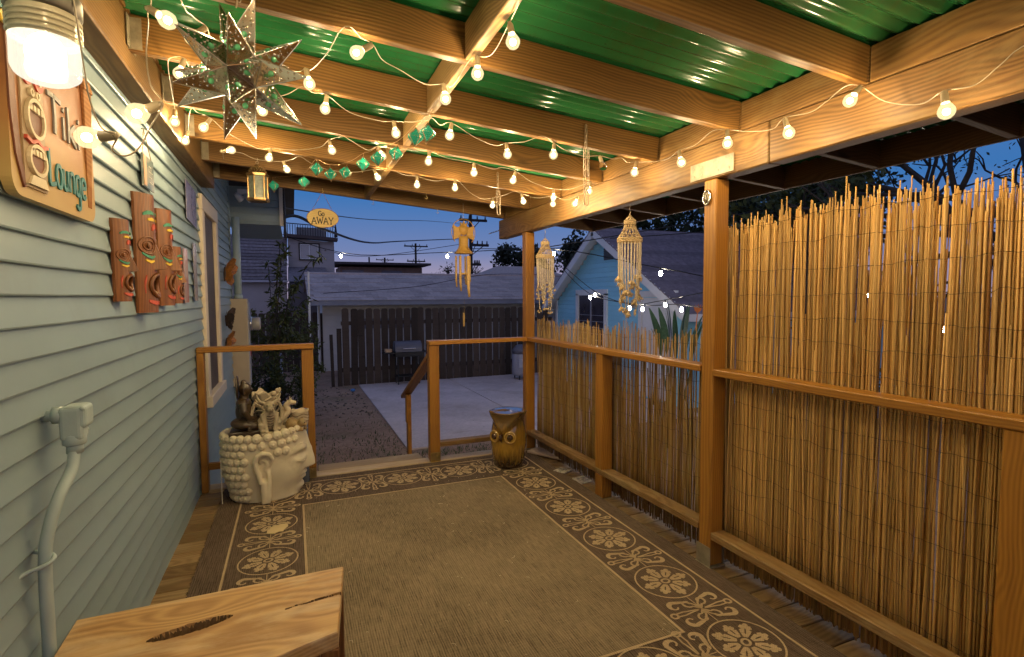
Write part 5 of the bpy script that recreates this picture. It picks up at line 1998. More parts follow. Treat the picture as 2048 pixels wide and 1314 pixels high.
# hair curls: snail-like knobs, one piece each
curl = MB()
curl.lathe([(0.030, -0.014), (0.0295, 0.004), (0.025, 0.014), (0.017, 0.020), (0.012, 0.0185), (0.009, 0.022), (0.004, 0.025), (0.0005, 0.0255)], 12)
cme = curl.mesh('hair_curl', True); cme.materials.append(STONE)
rc = random.Random(9)
rows = 9
for j in range(rows):
    z = 0.035 + (HH - 0.045) * j / (rows - 1)
    lim = 1.62 if j < 5 else 1.62 - 1.15 * ((j - 4) / (rows - 5)) ** 0.9
    if j == rows - 1: lim = 0.12
    n = 16
    for s_ in (-1, 1):
        a = pi - (0.10 if j % 2 else 0.0)
        while a > lim:
            if not (j < 7 and 1.30 < a < 1.92):
                p = head_pt(s_ * a, min(z, HH))
                p2 = head_pt(s_ * a + .01, min(z, HH))
                nr = Vector((p2.y - p.y, -(p2.x - p.x), 0)).normalized()
                if nr.dot(Vector((p.x, p.y, 0))) < 0: nr = -nr
                o = link('hair_curl', cme, hp)
                sc_ = rc.uniform(0.98, 1.12) * (0.82 if a < 1.0 else 1.0)
                zup = 0.045 * max(0, cos(a)) * sstep(.7, 1, z / HH)
                o.matrix_local = axis_matrix(p + Vector((0, 0, zup)) - nr * 0.004, nr) @ Matrix.Scale(sc_, 4)
            a -= 0.205
# ears
for s_ in (-1, 1):
    e = MB()
    yb = HB * 0.97
    def E(x, y_, z): return (x, s_ * (yb + y_), z)
    e.tube([E(*p) for p in [(0.035, .005, .27), (0.05, .018, .315), (0.03, .030, .352), (-0.01, .034, .362), (-0.045, .032, .345), (-0.06, .03, .305), (-0.055, .028, .26), (-0.038, .026, .21), (-0.025, .026, .15)]], [.012, .015, .017, .018, .018, .018, .018, .018, .02], 10)
    e.tube([E(*p) for p in [(0.0, .012, .235), (0.018, .014, .27), (0.008, .014, .305), (-0.018, .014, .312), (-0.03, .014, .29)]], [.010, .012, .012, .011, .008], 8)
    e.tube([E(*p) for p in [(0.015, .005, .24), (0.028, .018, .20), (0.025, .022, .14), (0.018, .020, .05), (0.014, .016, .005)]], [.012, .014, .018, .022, .02], 10)
    e.tube([E(*p) for p in [(-0.012, .022, .16), (-0.006, .022, .08), (-0.008, .018, .004)]], [.022, .026, .022], 10)
    e.ball(E(0.0, -.004, .26), (.055, .018, .09), 12, 8)
    e.ball(E(0.004, .008, .09), (.034, .02, .085), 12, 8)
    o = e.build('ear', STONE, hp)
    remesh(o, 0.006, 5)
ch = MB()
for k in range(34):
    ch.ball((-HA - 0.005, -0.10, 0.31 - k * 0.0092), 0.0042, 6, 4)
o = ch.build('bead_chain', mat_paint('white_beads', (0.65, .6, .5), .4), None, smooth=True)
o.location = (-0.215, 4.19, 0.011)
tag(o, 'thin white bead chain hanging behind the head planter', 'bead chain')

# ================================================================== STATUES ON THE PLANTER
TOPZ = 0.011 + 0.458
BRONZE = mat_paint('dark_bronze', (0.045, 0.027, 0.013), 0.35, 0.4, (0.09, 0.055, 0.025), 8, 0.1, 0.7)
GREYST = mat_paint('grey_stone', (0.40, 0.33, 0.225), 0.7, 0.25, (0.17, 0.13, 0.085), 12, 0.4)
GOLDST = mat_paint('gilded_brown', (0.30, 0.20, 0.085), 0.45, 0.3, (0.12, 0.07, 0.03), 14, 0.2, 0.6)
PALEST = mat_paint('pale_carved_stone', (0.52, 0.43, 0.30), 0.7, 0.2, (0.30, 0.22, 0.14), 14, 0.4)
def statue(name, label, cat, loc, rz=0):
    return thing(name, label, cat, loc, rz)
# seated figure, facing right
s = statue('seated_statue', 'dark bronze meditating seated statue on the planter rim', 'statue', (-0.335, 4.13, TOPZ), 0)
b = MB()
b.ball((0.0, 0, 0.095), (0.098, 0.115, 0.045), 16, 10)          # folded legs
b.ball((0.055, -0.05, 0.085), (0.05, 0.06, 0.034), 12, 8)
b.ball((0.055, 0.05, 0.085), (0.05, 0.06, 0.034), 12, 8)
b.ball((-0.008, 0, 0.175), (0.056, 0.068, 0.075), 14, 10)         # torso
b.ball((-0.008, 0, 0.235), (0.052, 0.080, 0.042), 14, 10)
for q in (-1, 1):
    b.tube([(-0.008, q * .075, .245), (0.0, q * .098, .19), (0.03, q * .085, .14), (0.07, q * .03, .125)], [.028, .026, .022, .018], 10)
b.tube([(-0.006, 0, 0.26), (0.0, 0, 0.30)], [0.03, 0.027], 10)
b.ball((0.004, 0, 0.335), (0.043, 0.037, 0.050), 14, 10)
b.ball((0.046, 0, 0.33), (0.010, 0.008, 0.012), 8, 6)             # nose
b.ball((0.040, 0, 0.31), (0.010, 0.014, 0.006), 8, 6)
b.ball((-0.004, 0, 0.385), (0.020, 0.020, 0.018), 10, 8)          # topknot
for q in (-1, 1):
    b.tube([(-0.004, q * .038, .35), (-0.002, q * .04, .30)], [.008, .007], 6)
remesh(b.build('figure', BRONZE, s), 0.0055, 3)
h = MB()
h.lathe([(0.001, -.006), (0.062, -.006), (0.068, 0), (0.062, .006), (0.001, .006)], 20, M=Matrix.Translation((-0.045, 0, 0.35)) @ Matrix.Scale(1.25, 4, (0, 0, 1)) @ Matrix.Rotation(pi / 2, 4, 'Y'))
h.build('halo', BRONZE, s, smooth=True)
fo = MB()
for k in range(7):
    fo.tube([(0.075 * cos(a) + 0.02, 0.10 * sin(a), 0.06 + k * .011 + .006 * cos(a * 3)) for a in [-1.6 + 3.2 * i / 14 for i in range(15)]], .005, 6)
fo.build('robe_fold', BRONZE, s, smooth=True)
p_ = MB().box((0.0, 0, 0.025), (0.20, 0.20, 0.05)); bo = p_.build('plinth', BRONZE, s); bo.modifiers.new('bevel', 'BEVEL').width = .006
# horned guardian
s = statue('guardian_statue', 'grey horned dragon guardian statue crouching at the front of the planter', 'statue', (-0.185, 4.085, TOPZ), -pi / 2 + .25)
b = MB()
b.ball((0.0, 0, 0.105), (0.052, 0.058, 0.072), 14, 10)
b.ball((0.02, 0, 0.15), (0.042, 0.050, 0.045), 14, 10)
for q in (-1, 1):
    b.ball((-0.01, q * .055, 0.085), (0.045, 0.026, 0.045), 10, 8)
    b.tube([(0.02, q * .045, .10), (0.05, q * .06, .085), (0.045, q * .055, .055), (0.07, q * .05, .04)], [.024, .022, .016, .016], 8)
    b.tube([(0.03, q * .045, .165), (0.05, q * .04, .11), (0.062, q * .025, .045)], [.02, .015, .014], 8)
    b.ball((0.075, q * .028, .04), (.018, .014, .010), 8, 6)
    b.tube([(0.03, q * .028, .235), (0.02, q * .062, .255), (0.025, q * .078, .295), (0.03, q * .068, .315)], [.012, .011, .007, .002], 8)     # horns
    b.add([(0.0, q * .035, .22), (-.01, q * .04, .195), (-.035, q * .085, .225), (0.0, q * .038, .21)], [(0, 1, 2), (0, 2, 3), (1, 3, 2), (0, 3, 1)])
    b.tube([(-0.03, q * .03, .19), (-0.05, q * .075, .235), (-0.05, q * .105, .16), (-0.04, q * .09, .08)], [.012, .014, .018, .01], 7)        # wings
b.ball((0.035, 0, 0.215), (0.042, 0.036, 0.036), 12, 10)
b.ball((0.078, 0, 0.197), (0.030, 0.024, 0.018), 10, 8)
b.ball((0.074, 0, 0.178), (0.024, 0.020, 0.009), 10, 8)
b.tube([(-0.04, 0, .06), (-0.07, 0.03, .05), (-0.05, 0.07, .045)], [.018, .014, .006], 8)
remesh(b.build('body', GREYST, s), 0.0045, 2)
e = MB()
for q in (-1, 1):
    e.ball((0.068, q * .02, 0.226), .006, 8, 6)
    e.ball((0.106, q * .008, 0.202), .0035, 6, 5)
for k in range(5):
    e.tube([(0.058 - k * .001, -.022 + .001 * k, .15 - k * .018), (0.067 - k * .001, 0, .146 - k * .018), (0.058 - k * .001, .022 - .001 * k, .15 - k * .018)], .003, 5)
e.build('carved_detail', mat_paint('dark_stone', (0.11, 0.085, 0.06), .8), s, smooth=True)
p_ = MB().box((0.015, 0, 0.017), (0.145, 0.135, 0.034)); bo = p_.build('plinth', GREYST, s); bo.modifiers.new('bevel', 'BEVEL').width = .005
# carved vase with ragged rim behind the guardian
s = statue('carved_vase', 'pale carved vase with ragged flared rim behind the horned guardian', 'vase', (-0.20, 4.235, TOPZ))
rv_ = random.Random(6)
b = MB()
def vf(q, w, r, z):
    k = 1 + 0.05 * sin(5 * w + z * 40) + 0.04 * sin(9 * w - z * 60)
    zz = q.z + (0.018 * sin(3 * w + 1) + 0.012 * sin(7 * w) if z > .25 else 0)
    return Vector((q.x * k, q.y * k, zz))
b.lathe([(0.055, 0), (0.062, .03), (0.06, .10), (0.062, .16), (0.075, .22), (0.092, .27), (0.098, .285), (0.088, .283), (0.070, .24)], 40, fn=vf, cap=False)
b.build('vessel', PALEST, s, smooth=True)
d_ = MB()
for k in range(4):
    d_.tube(smooth_path([((.085 + .004 * sin(i)) * cos(a), (.085) * sin(a), .15 + .03 * k + .018 * sin(i * 1.1 + k)) for i, a in enumerate([-2.6 + .35 * i for i in range(9)])], 3), .0075, 6)
d_.ball((0.05, -.075, .285), (.022, .02, .02), 10, 6); d_.ball((0.075, -.04, .30), (.016, .016, .018), 10, 6)
d_.build('carved_wave', PALEST, s, smooth=True)
# small dragon leaping
s = statue('dragon_figurine', 'small pale leaping dragon figurine between the guardian and the cat', 'figurine', (-0.085, 4.16, TOPZ))
b = MB()
b.ball((0, 0, .02), (.05, .045, .022), 12, 8)
b.tube(smooth_path([(-0.03, 0, .02), (-0.035, 0, .07), (0.0, 0, .11), (0.03, 0, .15), (0.015, 0, .19), (0.05, 0, .215)], 4), [.03 - .0006 * i for i in range(21)], 9)
b.tube([(0.04, 0, .215), (0.085, 0, .205)], [.022, .012], 8)
b.tube([(0.04, .012, .225), (0.045, .02, .258)], [.008, .002], 6)
b.tube([(0.04, -.012, .225), (0.06, -.02, .258)], [.008, .002], 6)
for k in range(5):
    b.tube([(-.01 + .012 * k, 0, .09 + .028 * k), (-.035 + .014 * k, 0, .115 + .03 * k)], [.010, .002], 6)
remesh(b.build('body', PALEST, s), 0.0045, 2)
# curled cat
s = statue('cat_figurine', 'small gilded brown cat figurine curled at the face end of the planter', 'figurine', (0.005, 4.10, TOPZ + .012), -.5)
b = MB()
b.ball((-0.03, 0, .042), (.062, .045, .042), 14, 10)
b.ball((-0.045, 0, .055), (.04, .04, .04), 12, 8)
b.ball((0.04, -.008, .060), (.034, .032, .030), 12, 8)
b.ball((0.066, -.012, .050), (.014, .016, .012), 8, 6)
for q in (-1, 1):
    b.tube([(0.035, q * .018 - .008, .08), (0.036, q * .024 - .008, .104)], [.012, .002], 6)
    b.tube([(0.01, q * .03, .02), (0.06, q * .022 - .01, .014)], [.016, .012], 8)
b.tube([(-.08, .02, .02), (-.06, -.045, .014), (0.0, -.052, .012), (.04, -.04, .012)], [.014, .013, .012, .008], 8)
remesh(b.build('body', GOLDST, s), 0.0045, 2)
e = MB()
for q in (-1, 1): e.ball((.067, q * .014 - .01, .066), .0045, 8, 5)
e.build('eye', BLACK, s, smooth=True)
# small carved bowl and glass behind
s = statue('carved_bowl', 'small round carved bowl behind the cat figurine', 'bowl', (0.02, 4.235, TOPZ))
b = MB().lathe([(0.045, 0), (0.06, .03), (0.066, .08), (0.062, .12), (0.068, .135), (0.058, .132), (0.05, .08)], 28, cap=False, fn=lambda q, w, r, z: Vector((q.x, q.y, q.z + (.006 * sin(6 * w) if z > .12 else 0))))
b.build('vessel', PALEST, s, smooth=True)
d_ = MB()
for k in range(3):
    d_.tube([((.0645) * cos(a), (.0645) * sin(a), .06 + .022 * k + .008 * sin(4 * a)) for a in [2 * pi * i / 40 for i in range(40)]], .003, 5, closed=True)
d_.build('carved_line', mat_paint('brown_line', (.2, .14, .08), .8), s)
s = statue('blue_glass_vase', 'clear vase with a blue rim standing behind the planter by the railing post', 'vase', (0.03, 4.36, 0.011))
b = MB().lathe([(0.05, 0), (0.055, .01), (0.05, .3), (0.055, .56), (0.05, .555), (0.046, .3), (0.046, .02)], 24, cap=False)
b.build('vessel', mat_paint('smoky_glass', (0.10, 0.12, 0.16), .08, .1, spec=.9), s, smooth=True)
b = MB().tube([(.055 * cos(a), .055 * sin(a), .565) for a in [2 * pi * i / 24 for i in range(24)]], .006, 8, closed=True)
b.build('rim', mat_paint('blue_rim', (0.08, 0.12, 0.45), .2), s, smooth=True)
# ================================================================== OWL STOOL
ow = thing('owl_stool', 'glossy amber brown ceramic owl garden stool in the far corner', 'garden stool', (1.665, 4.09, 0.0125), atan2(-4.09, -1.665) - 0.38)
def mat_owl():
    t = NT('amber_ceramic_glaze')
    tc = t.n('TexCoord')
    mp = t.n('Mapping'); mp.inputs['Scale'].default_value = (40, 40, 5); t.l(tc.outputs['Object'], mp.inputs[0])
    st_ = t.noise(mp.outputs[0], 1, 4, .6)
    sp = t.n('SeparateXYZ'); t.l(tc.outputs['Object'], sp.inputs[0])
    f = t.math('ADD', t.math('MULTIPLY', sp.outputs[2], 1.9), t.math('MULTIPLY', st_, 0.55))
    c = t.ramp(f, [(0.35, (0.035, 0.018, 0.006)), (0.60, (0.36, 0.20, 0.022)), (0.85, (0.25, 0.135, 0.02)), (1.0, (0.13, 0.075, 0.022))])
    t.col(c)
    t.bump(st_, 0.35, .003)
    return t.set(rough=0.1, spec=0.7, coat=0.8)
OWL = mat_owl()
def owl_fn(q, w, r, z):
    a = atan2(sin(w), cos(w))
    v = Vector(q)
    k = sstep(.36, .455, z)
    # rim pulled out into two ear points either side of the face
    ear = sum(g_(a - s_ * 0.95, 0.30) for s_ in (-1, 1))
    f = 1 + k * (0.06 * ear - 0.02 * g_(a, .5))
    # brow ledge: a V over the eyes
    zb = 0.315 + 0.10 * min(1, abs(a) / 0.9)
    if abs(a) < 1.1:
        f += 0.10 * g_(z - zb - .02, .035) * (1 - sstep(.8, 1.1, abs(a)))
        f -= 0.06 * g_(z - zb + .045, .035) * (1 - sstep(.7, 1.0, abs(a)))
    # scalloped breast
    if z < .22: f += 0.010 * abs(sin(11 * a + (z * 60 // 1)))
    return Vector((v.x * f, v.y * f, v.z + k * .012 * ear))
pr = [(0.112, 0), (0.122, .01), (0.132, .05), (0.144, .12), (0.152, .20), (0.152, .26), (0.144, .32), (0.137, .36), (0.134, .39), (0.137, .415), (0.145, .44), (0.154, .458), (0.157, .465), (0.152, .470), (0.10, .472), (0.02, .473)]
fine = []
for i in range(len(pr) - 1):
    n = 6 if i < 9 else 3
    for k in range(n):
        t = k / n
        fine.append((pr[i][0] + (pr[i + 1][0] - pr[i][0]) * t, pr[i][1] + (pr[i + 1][1] - pr[i][1]) * t))
fine.append(pr[-1])
m = MB().lathe(fine, 96, fn=owl_fn)
m.build('body', OWL, ow, smooth=True)
OWLL = mat_paint('light_amber_glaze', (0.40, 0.24, 0.05), .08, .2, spec=.9)
OWLD = mat_paint('dark_brown_glaze', (0.05, 0.022, 0.008), .08, .2, spec=.9)
for s_ in (-1, 1):
    a = s_ * 0.46
    c = Vector((0.153 * cos(a), 0.153 * sin(a), .275))
    nr = Vector((cos(a * .8), sin(a * .8), 0.05)).normalized()
    M = axis_matrix(c, nr)
    e = MB()
    e.tube([(.036 * cos(w), .036 * sin(w), .004) for w in [2 * pi * k / 24 for k in range(24)]], .007, 8, closed=True, M=M @ Matrix.Scale(1.22, 4))
    e.ball((0, 0, -.004), (.042, .042, .013), 16, 8, M=M)
    eo = e.build('eye', OWLL, ow, smooth=True)
    MB().ball((0, 0, .006), (.027, .027, .019), 14, 8, M=M).build('pupil', OWLD, eo, smooth=True)
m = MB().tube([(0.148, 0, .30), (0.172, 0, .285), (0.172, 0, .255), (0.158, 0, .235)], [.012, .016, .012, .003], 10)
m.build('beak', OWLD, ow, smooth=True)
m = MB().lathe([(0.010, .4735), (0.010, .4745), (0.001, .4745)], 12); m.build('finger_hole_shade', DARK, ow)  # flat dark disc painted as the shade inside a hole
# ================================================================== LOOSE TILES AND A BOARD AT THE RIGHT EDGE
TILE = mat_poster('printed_tile', [(0.62, .56, .46), (.6, .52, .42), (.25, .22, .22), (.5, .4, .3)], 22)
def tile(label, x, y, rz, tilt):
    t = thing('loose_tile', label, 'tile', (x, y, 0.004), rz)
    m = MB().prism([(-.055, -.055), (.055, -.055), (.055, .055), (-.055, .055)], 0, .009, Matrix.Rotation(tilt, 4, 'X')); m.build('tile_body', TILE, t)
    m = MB().ribbon([(.03 * cos(a), .03 * sin(a)) for a in [2 * pi * k / 14 for k in range(14)]], .006, .0092, .0097, closed=True, M=Matrix.Rotation(tilt, 4, 'X')); m.build('tile_print', flat('grey_print', (.2, .18, .18)), t)
tile('small printed tile on the deck left of the mid railing post', 2.02, 3.78, .5, 0.0)
tile('small printed tile leaning at the foot of the mid railing post', 2.055, 3.52, .2, 0.14)
o = board('loose_plank', None, (2.02, 4.38, 0.022), (2.21, 4.02, 0.022), 0.16, 0.02, mat_paint('pinkish_board', (.5, .38, .3), .7, .15))
tag(o, 'short pinkish loose board on the deck beside the owl stool', 'board')
# ================================================================== OVAL SIGN
gs = thing('oval_sign', 'small oval wooden sign reading Go AWAY hanging from the last rafter', 'sign', (0.262, 4.95, 2.145))
MX = Matrix(((1, 0, 0, 0), (0, 0, -1, 0), (0, 1, 0, 0), (0, 0, 0, 1)))      # local XY plane stands up facing the camera side (-Y)
def upright(name, mb, m, parent, smooth=False):
    for i, v in enumerate(mb.v):
        mb.v[i] = MX @ v
    return mb.build(name, m, parent, smooth)
OV = mat_wood('pale_oval_wood', (0.52, 0.36, 0.13), (0.68, 0.52, 0.24), .5, knots=False)
m = MB().prism([(0.132 * cos(a), 0.083 * sin(a)) for a in [2 * pi * k / 40 for k in range(40)]], 0, 0.010)
upright('plaque', m, OV, gs)
e = MB().ribbon([(0.1315 * cos(a), 0.0825 * sin(a)) for a in [2 * pi * k / 40 for k in range(40)]], 0.004, 0.0102, 0.0112, closed=True)
upright('dark_edge', e, mat_paint('sign_edge', (.25, .13, .06), .6), gs)
INK = flat('dark_ink', (0.03, 0.025, 0.02))
def write_up(parent, text, x, y, h, w, m, sq=1.0):
    for ch in text:
        mb = MB()
        for st_ in GLYPH[ch]:
            p = [(x + q[0] * h * sq, y + q[1] * h) for q in st_]
            if len(p) > 3 and ch not in 'W':
                p = [(v.x, v.y) for v in smooth_path([(a, b, 0) for a, b in p], 3)]
            if ch in 'AWY':
                for i in range(len(p) - 1): mb.ribbon(p[i:i + 2], w * (1.0 if i % 2 == 0 else .8), 0.0102, 0.0118 + .0003 * (i + 1))
            else:
                mb.ribbon(p, w, 0.0102, 0.0118)
        upright('letter', mb, m, parent)
        x += ADV[ch] * h * sq
write_up(gs, 'Go', -0.038, 0.018, 0.042, 0.0072, INK)
write_up(gs, 'AWAY', -0.092, -0.050, 0.055, 0.0080, INK, 0.97)
m = MB().tube([(-0.085, -.005, 0.065), (-0.006, 0.005, 0.215), (0.004, 0.005, 0.225), (0.012, 0.005, 0.215), (0.082, -.005, 0.065)], 0.0018, 5)
m.build('twine', mat_paint('red_brown_twine', (.3, .12, .06), .9), gs)
m = MB().tube([(0.004, 0.006, 0.222), (0.010, 0.006, 0.235), (0.004, 0.006, 0.245), (0.004, 0.006, 0.262)], 0.0025, 6); m.build('cup_hook', BRASS, gs)
# ================================================================== WIND CHIME
BAM = mat_wood('bamboo_cane', (0.40, 0.24, 0.08), (0.62, 0.42, 0.17), .4, knots=False)
COCO = mat_wood('carved_chime_wood', (0.40, 0.22, 0.05), (0.56, 0.34, 0.09), .45, knots=False)
wc = thing('wind_chime', 'bamboo wind chime with carved winged top hanging from the last rafter', 'wind chime', (1.553, 4.95, 1.90))
b = MB()
b.lathe([(0.095, -.03), (0.088, -.022), (0.070, 0.0), (0.052, .025), (0.045, .05), (0.046, .09), (0.048, .14)], 20)
b.ball((0, 0, .20), (.052, .035, .055), 12, 8)
b.build('carved_bell', COCO, wc, smooth=True)
wg = MB()
for q in (-1, 1):
    P = [(q * .03, .13), (q * .105, .10), (q * .098, .17), (q * .105, .245), (q * .065, .222), (q * .03, .235)]
    if q < 0: P.reverse()
    wg.prism(P, -.012, .012)
wg.prism([(-.03, .235), (.03, .235), (.038, .275), (.016, .255), (0.004, .29), (-.012, .256), (-.034, .275)], -.012, .012)
upright('wing', wg, COCO, wc)
rg2 = MB().tube([(.118 * cos(a), 0, .175 + .13 * sin(a)) for a in [-2.35 + 4.7 * k / 24 + pi / 2 for k in range(25)]], .004, 6)
rg2.build('cane_hoop', COCO, wc, smooth=True)
cane = [(-.075, .01, .30, .010), (-.045, -.03, .34, .013), (0.035, -.035, .40, .015), (.062, .0, .25, .009), (.03, .04, .28, .011), (-.02, .045, .26, .010)]
for (x_, y_, L, r_) in cane:
    t_ = MB().tube([(x_, y_, -.055), (x_, y_, -.055 - L * .45), (x_, y_, -.055 - L * .45 - .004), (x_, y_, -.055 - L * .75), (x_ + r_ * .5, y_, -.055 - L)], [r_, r_, r_ * 1.12, r_, r_ * .7], 10)
    t_.build('bamboo_tube', BAM, wc, smooth=True)
    MB().tube([(x_, y_, -.055), (x_ * .9, y_ * .9, -.025)], .0012, 4).build('cord', ROPE, wc)
MB().lathe([(0.03, -.235), (0.032, -.23), (0.032, -.222), (0.03, -.218)], 14).build('striker', BAM, wc, smooth=True)
MB().tube([(0, 0, -.02), (0, 0, -.60)], .0009, 4).build('clapper_cord', ROPE, wc)
cb = MB().box((-.005, 0, -.675), (.018, .004, .135)); cb.build('wind_paddle', BAM, wc)
MB().tube([(0, 0, .305), (0.004, 0, .32), (0, 0, .335), (0, 0, .455)], .0018, 5).build('hanging_hook', IRON, wc)
# ================================================================== SHELL HANGINGS
SHELL = mat_paint('tan_shell', (0.55, 0.40, 0.22), 0.45, 0.25, (0.32, 0.20, 0.10), 40, 0.2)
SHELLP = mat_paint('pale_shell', (0.66, 0.55, 0.40), 0.4, 0.25, None, 60, 0.1)
def shell_hanging(label, loc, seed, fringe, sc=1.0):
    r_ = random.Random(seed)
    t = thing('shell_hanging', label, 'shell hanging', loc, r_.uniform(0, 2))
    hk = MB().tube([(0, 0, 0.0), (0.005, 0, .02), (-.004, 0, .035), (0.0, 0, .052), (0, 0, .066)], .002, 6); hk.build('hook', IRON, t)
    def ring(m, r, z, rows=2):
        n = max(8, int(2 * pi * r / .0105))
        for j in range(rows):
            for k in range(n):
                a = 2 * pi * (k + .5 * j) / n
                m.ball((r * cos(a), r * sin(a), z - j * .010), (.0062, .0062, .0058), 6, 4)
    m = MB()
    ring(m, .034, -.040, 3); m.build('top_ring', SHELL, t, smooth=True)
    m = MB()
    for k in range(8):
        a = 2 * pi * k / 8
        for i in range(5):
            q = i / 4
            m.ball((.032 * q * cos(a), .032 * q * sin(a), -.004 - .034 * q), .0048, 6, 4)
    m.build('crown', SHELL, t, smooth=True)
    m = MB()
    for k in range(14):
        for dr in (-1, 1):
            a0 = 2 * pi * k / 14
            for i in range(9):
                q = i / 8
                rad = .034 + (.075 - .034) * q ** 1.5
                a = a0 + dr * q * .45
                m.ball((rad * cos(a), rad * sin(a), -.066 - .085 * q), .0048, 6, 4)
    m.build('net', SHELL, t, smooth=True)
    m = MB(); ring(m, .077, -.155, 3); m.build('lower_ring', SHELL, t, smooth=True)
    NS = 22
    for k in range(NS):
        a = 2 * pi * k / NS
        L = (.20 + .26 * ((k * 5) % NS) / NS * (1.0 if k % 3 else .55)) * sc
        m = MB()
        z = -.185
        x_, y_ = .074 * cos(a), .074 * sin(a)
        while z > -.185 - L:
            s_ = r_.uniform(.0034, .0048)
            pull = 1 - .4 * ((-z - .185) / .5) ** 1.5 * (1 if L > .25 else 0)
            m.ball((x_ * pull, y_ * pull, z), (s_, s_, s_ * 1.25), 6, 4)
            z -= s_ * 2.15
        st_ = m.build('shell_strand', SHELLP, t, smooth=True)
        tm = MB()
        for q in range(7 if fringe else 4):
            if fringe:
                d = Vector((r_.gauss(0, .02), r_.gauss(0, .02), -r_.uniform(.015, .05)))
                tm.tube([(x_ * pull, y_ * pull, z), Vector((x_ * pull, y_ * pull, z)) + d], [.006, .0015], 5)
                tm.ball(Vector((x_ * pull, y_ * pull, z)) + d * .6, (.008, .007, .009), 6, 4)
            else:
                d = Vector((r_.gauss(0, .012), r_.gauss(0, .012), r_.uniform(-.03, .005)))
                tm.ball(Vector((x_ * pull, y_ * pull, z)) + d, (.009, .008, .010), 6, 4)
        tm.build('shell_tassel', SHELL, st_, smooth=True)
    return t
shell_hanging('shell chandelier with shaggy tassels hanging nearer the front post', (2.045, 2.90, 1.978), 1, True, 1.0)
shell_hanging('smooth beaded shell chandelier hanging next to the far corner post', (2.045, 4.15, 1.960), 2, False, 1.0)
# ================================================================== CHAINS
def chain(label, x, y, z0, z1, gauge=0.0022, link_h=0.036):
    t = thing('hanging_chain', label, 'chain', (x, y, z0))
    def link_mesh(h, w, g):
        m = MB(); P = []
        for k in range(16):
            a = 2 * pi * k / 16
            P.append((w * cos(a), 0, (h / 2 - w) * (1 if sin(a) > 0 else -1) + w * sin(a)))
        return m.tube(P, g, 6, closed=True)
    me = link_mesh(link_h, .007, gauge).mesh('link', True); me.materials.append(IRON)
    z = z0; k = 0
    while z > z1 + link_h:
        for dx in (0, 0.022):
            if dx and z > z0 - .12: continue
            o = link('link', me, t)
            o.location = (dx - (0.008 if z < z0 - .12 else 0), 0, z - z0 - link_h / 2)
            o.rotation_euler = (0, 0, pi / 2 * (k % 2) + .3)
        z -= link_h - 2.6 * gauge; k += 1
    big = link_mesh(.085, .012, .0035).build('snap_link', IRON, t, smooth=True)
    big.location = (0.004, 0, z - z0 - .03)
chain('longer steel chain with snap link hanging in front of the right beam', 1.505, 2.548, 2.385, 1.99)
chain('shorter thin chain hanging near the far end of the beam', 1.452, 3.752, 2.385, 2.12, .0018, .032)
# loose cup hooks under the far rafter
for i, (x_, y_) in enumerate(((0.70, 4.96), (1.30, 4.96), (1.05, 4.36))):
    h_ = MB().tube([(0, 0, 0.012), (0, 0, -.012), (.010, 0, -.026), (.0, 0, -.036), (-.011, 0, -.026)], .0018, 5)
    o = h_.build('cup_hook', BRASS); o.location = (x_, y_, ZB(x_) - .010)
    tag(o, ['bare cup hook under the last rafter right of the oval sign', 'bare cup hook under the last rafter left of the wind chime', 'bare cup hook under the second last rafter near the chain'][i], 'hook')
# ================================================================== BEYOND THE PORCH
rb = random.Random(21)
# ---- picket fence: each picket its own piece
def picket_mesh(w, h, th):
    c = w * .28
    P = [(-w / 2, 0), (w / 2, 0), (w / 2, h - c), (w / 2 - c * .35, h - c * .3), (w / 2 - c, h), (-w / 2 + c, h), (-w / 2 + c * .35, h - c * .3), (-w / 2, h - c)]
    m = MB().prism(P, 0, th, MX)
    me = m.mesh('picket'); me.materials.append(W_FENCE)
    return me
def fence(label, x0, x1, y, z0, h, pitch, w):
    t = thing('wooden_fence', label, 'fence', ((x0 + x1) / 2, y, GZ))
    me = picket_mesh(w, h, .018)
    x = x0
    while x < x1:
        o = link('picket', me, t)
        o.location = (x - t.location.x, rb.gauss(0, .006), z0 - GZ + rb.gauss(0, .012) - .02)
        o.rotation_euler = (0, rb.gauss(0, .006), 0)
        x += pitch
    for zz in (.35, h - .35):
        board('rail', t, (x0 - .1, y + .045, GZ + zz), (x1 + .1, y + .045, GZ + zz), .04, .09, W_FENCE)
    for px_ in range(int((x1 - x0) / 2.2) + 1):
        board('post', t, (x0 + px_ * 2.2, y + .10, GZ - .1), (x0 + px_ * 2.2, y + .10, GZ + h - .15), .09, .09, W_FENCE, up=(1, 0, 0))
    return t
fence('dark dog eared picket fence across the back of the concrete patio', 1.08, 6.2, 12.36, GZ, 1.76, .172, .150)
fence('lower brown picket fence behind the shrubs at the left', -1.6, 0.75, 15.2, GZ, 1.62, .165, .150)
gp = thing('gate_posts', 'pair of thin old boards leaning at the left end of the fence', 'boards', (0.88, 12.3, GZ))
board('upright', gp, (0.78, 12.3, GZ), (0.76, 12.34, .62), .05, .07, W_FENCE, up=(1, 0, 0))
board('upright', gp, (0.93, 12.3, GZ), (0.93, 12.34, .75), .06, .10, W_FENCE, up=(1, 0, 0))
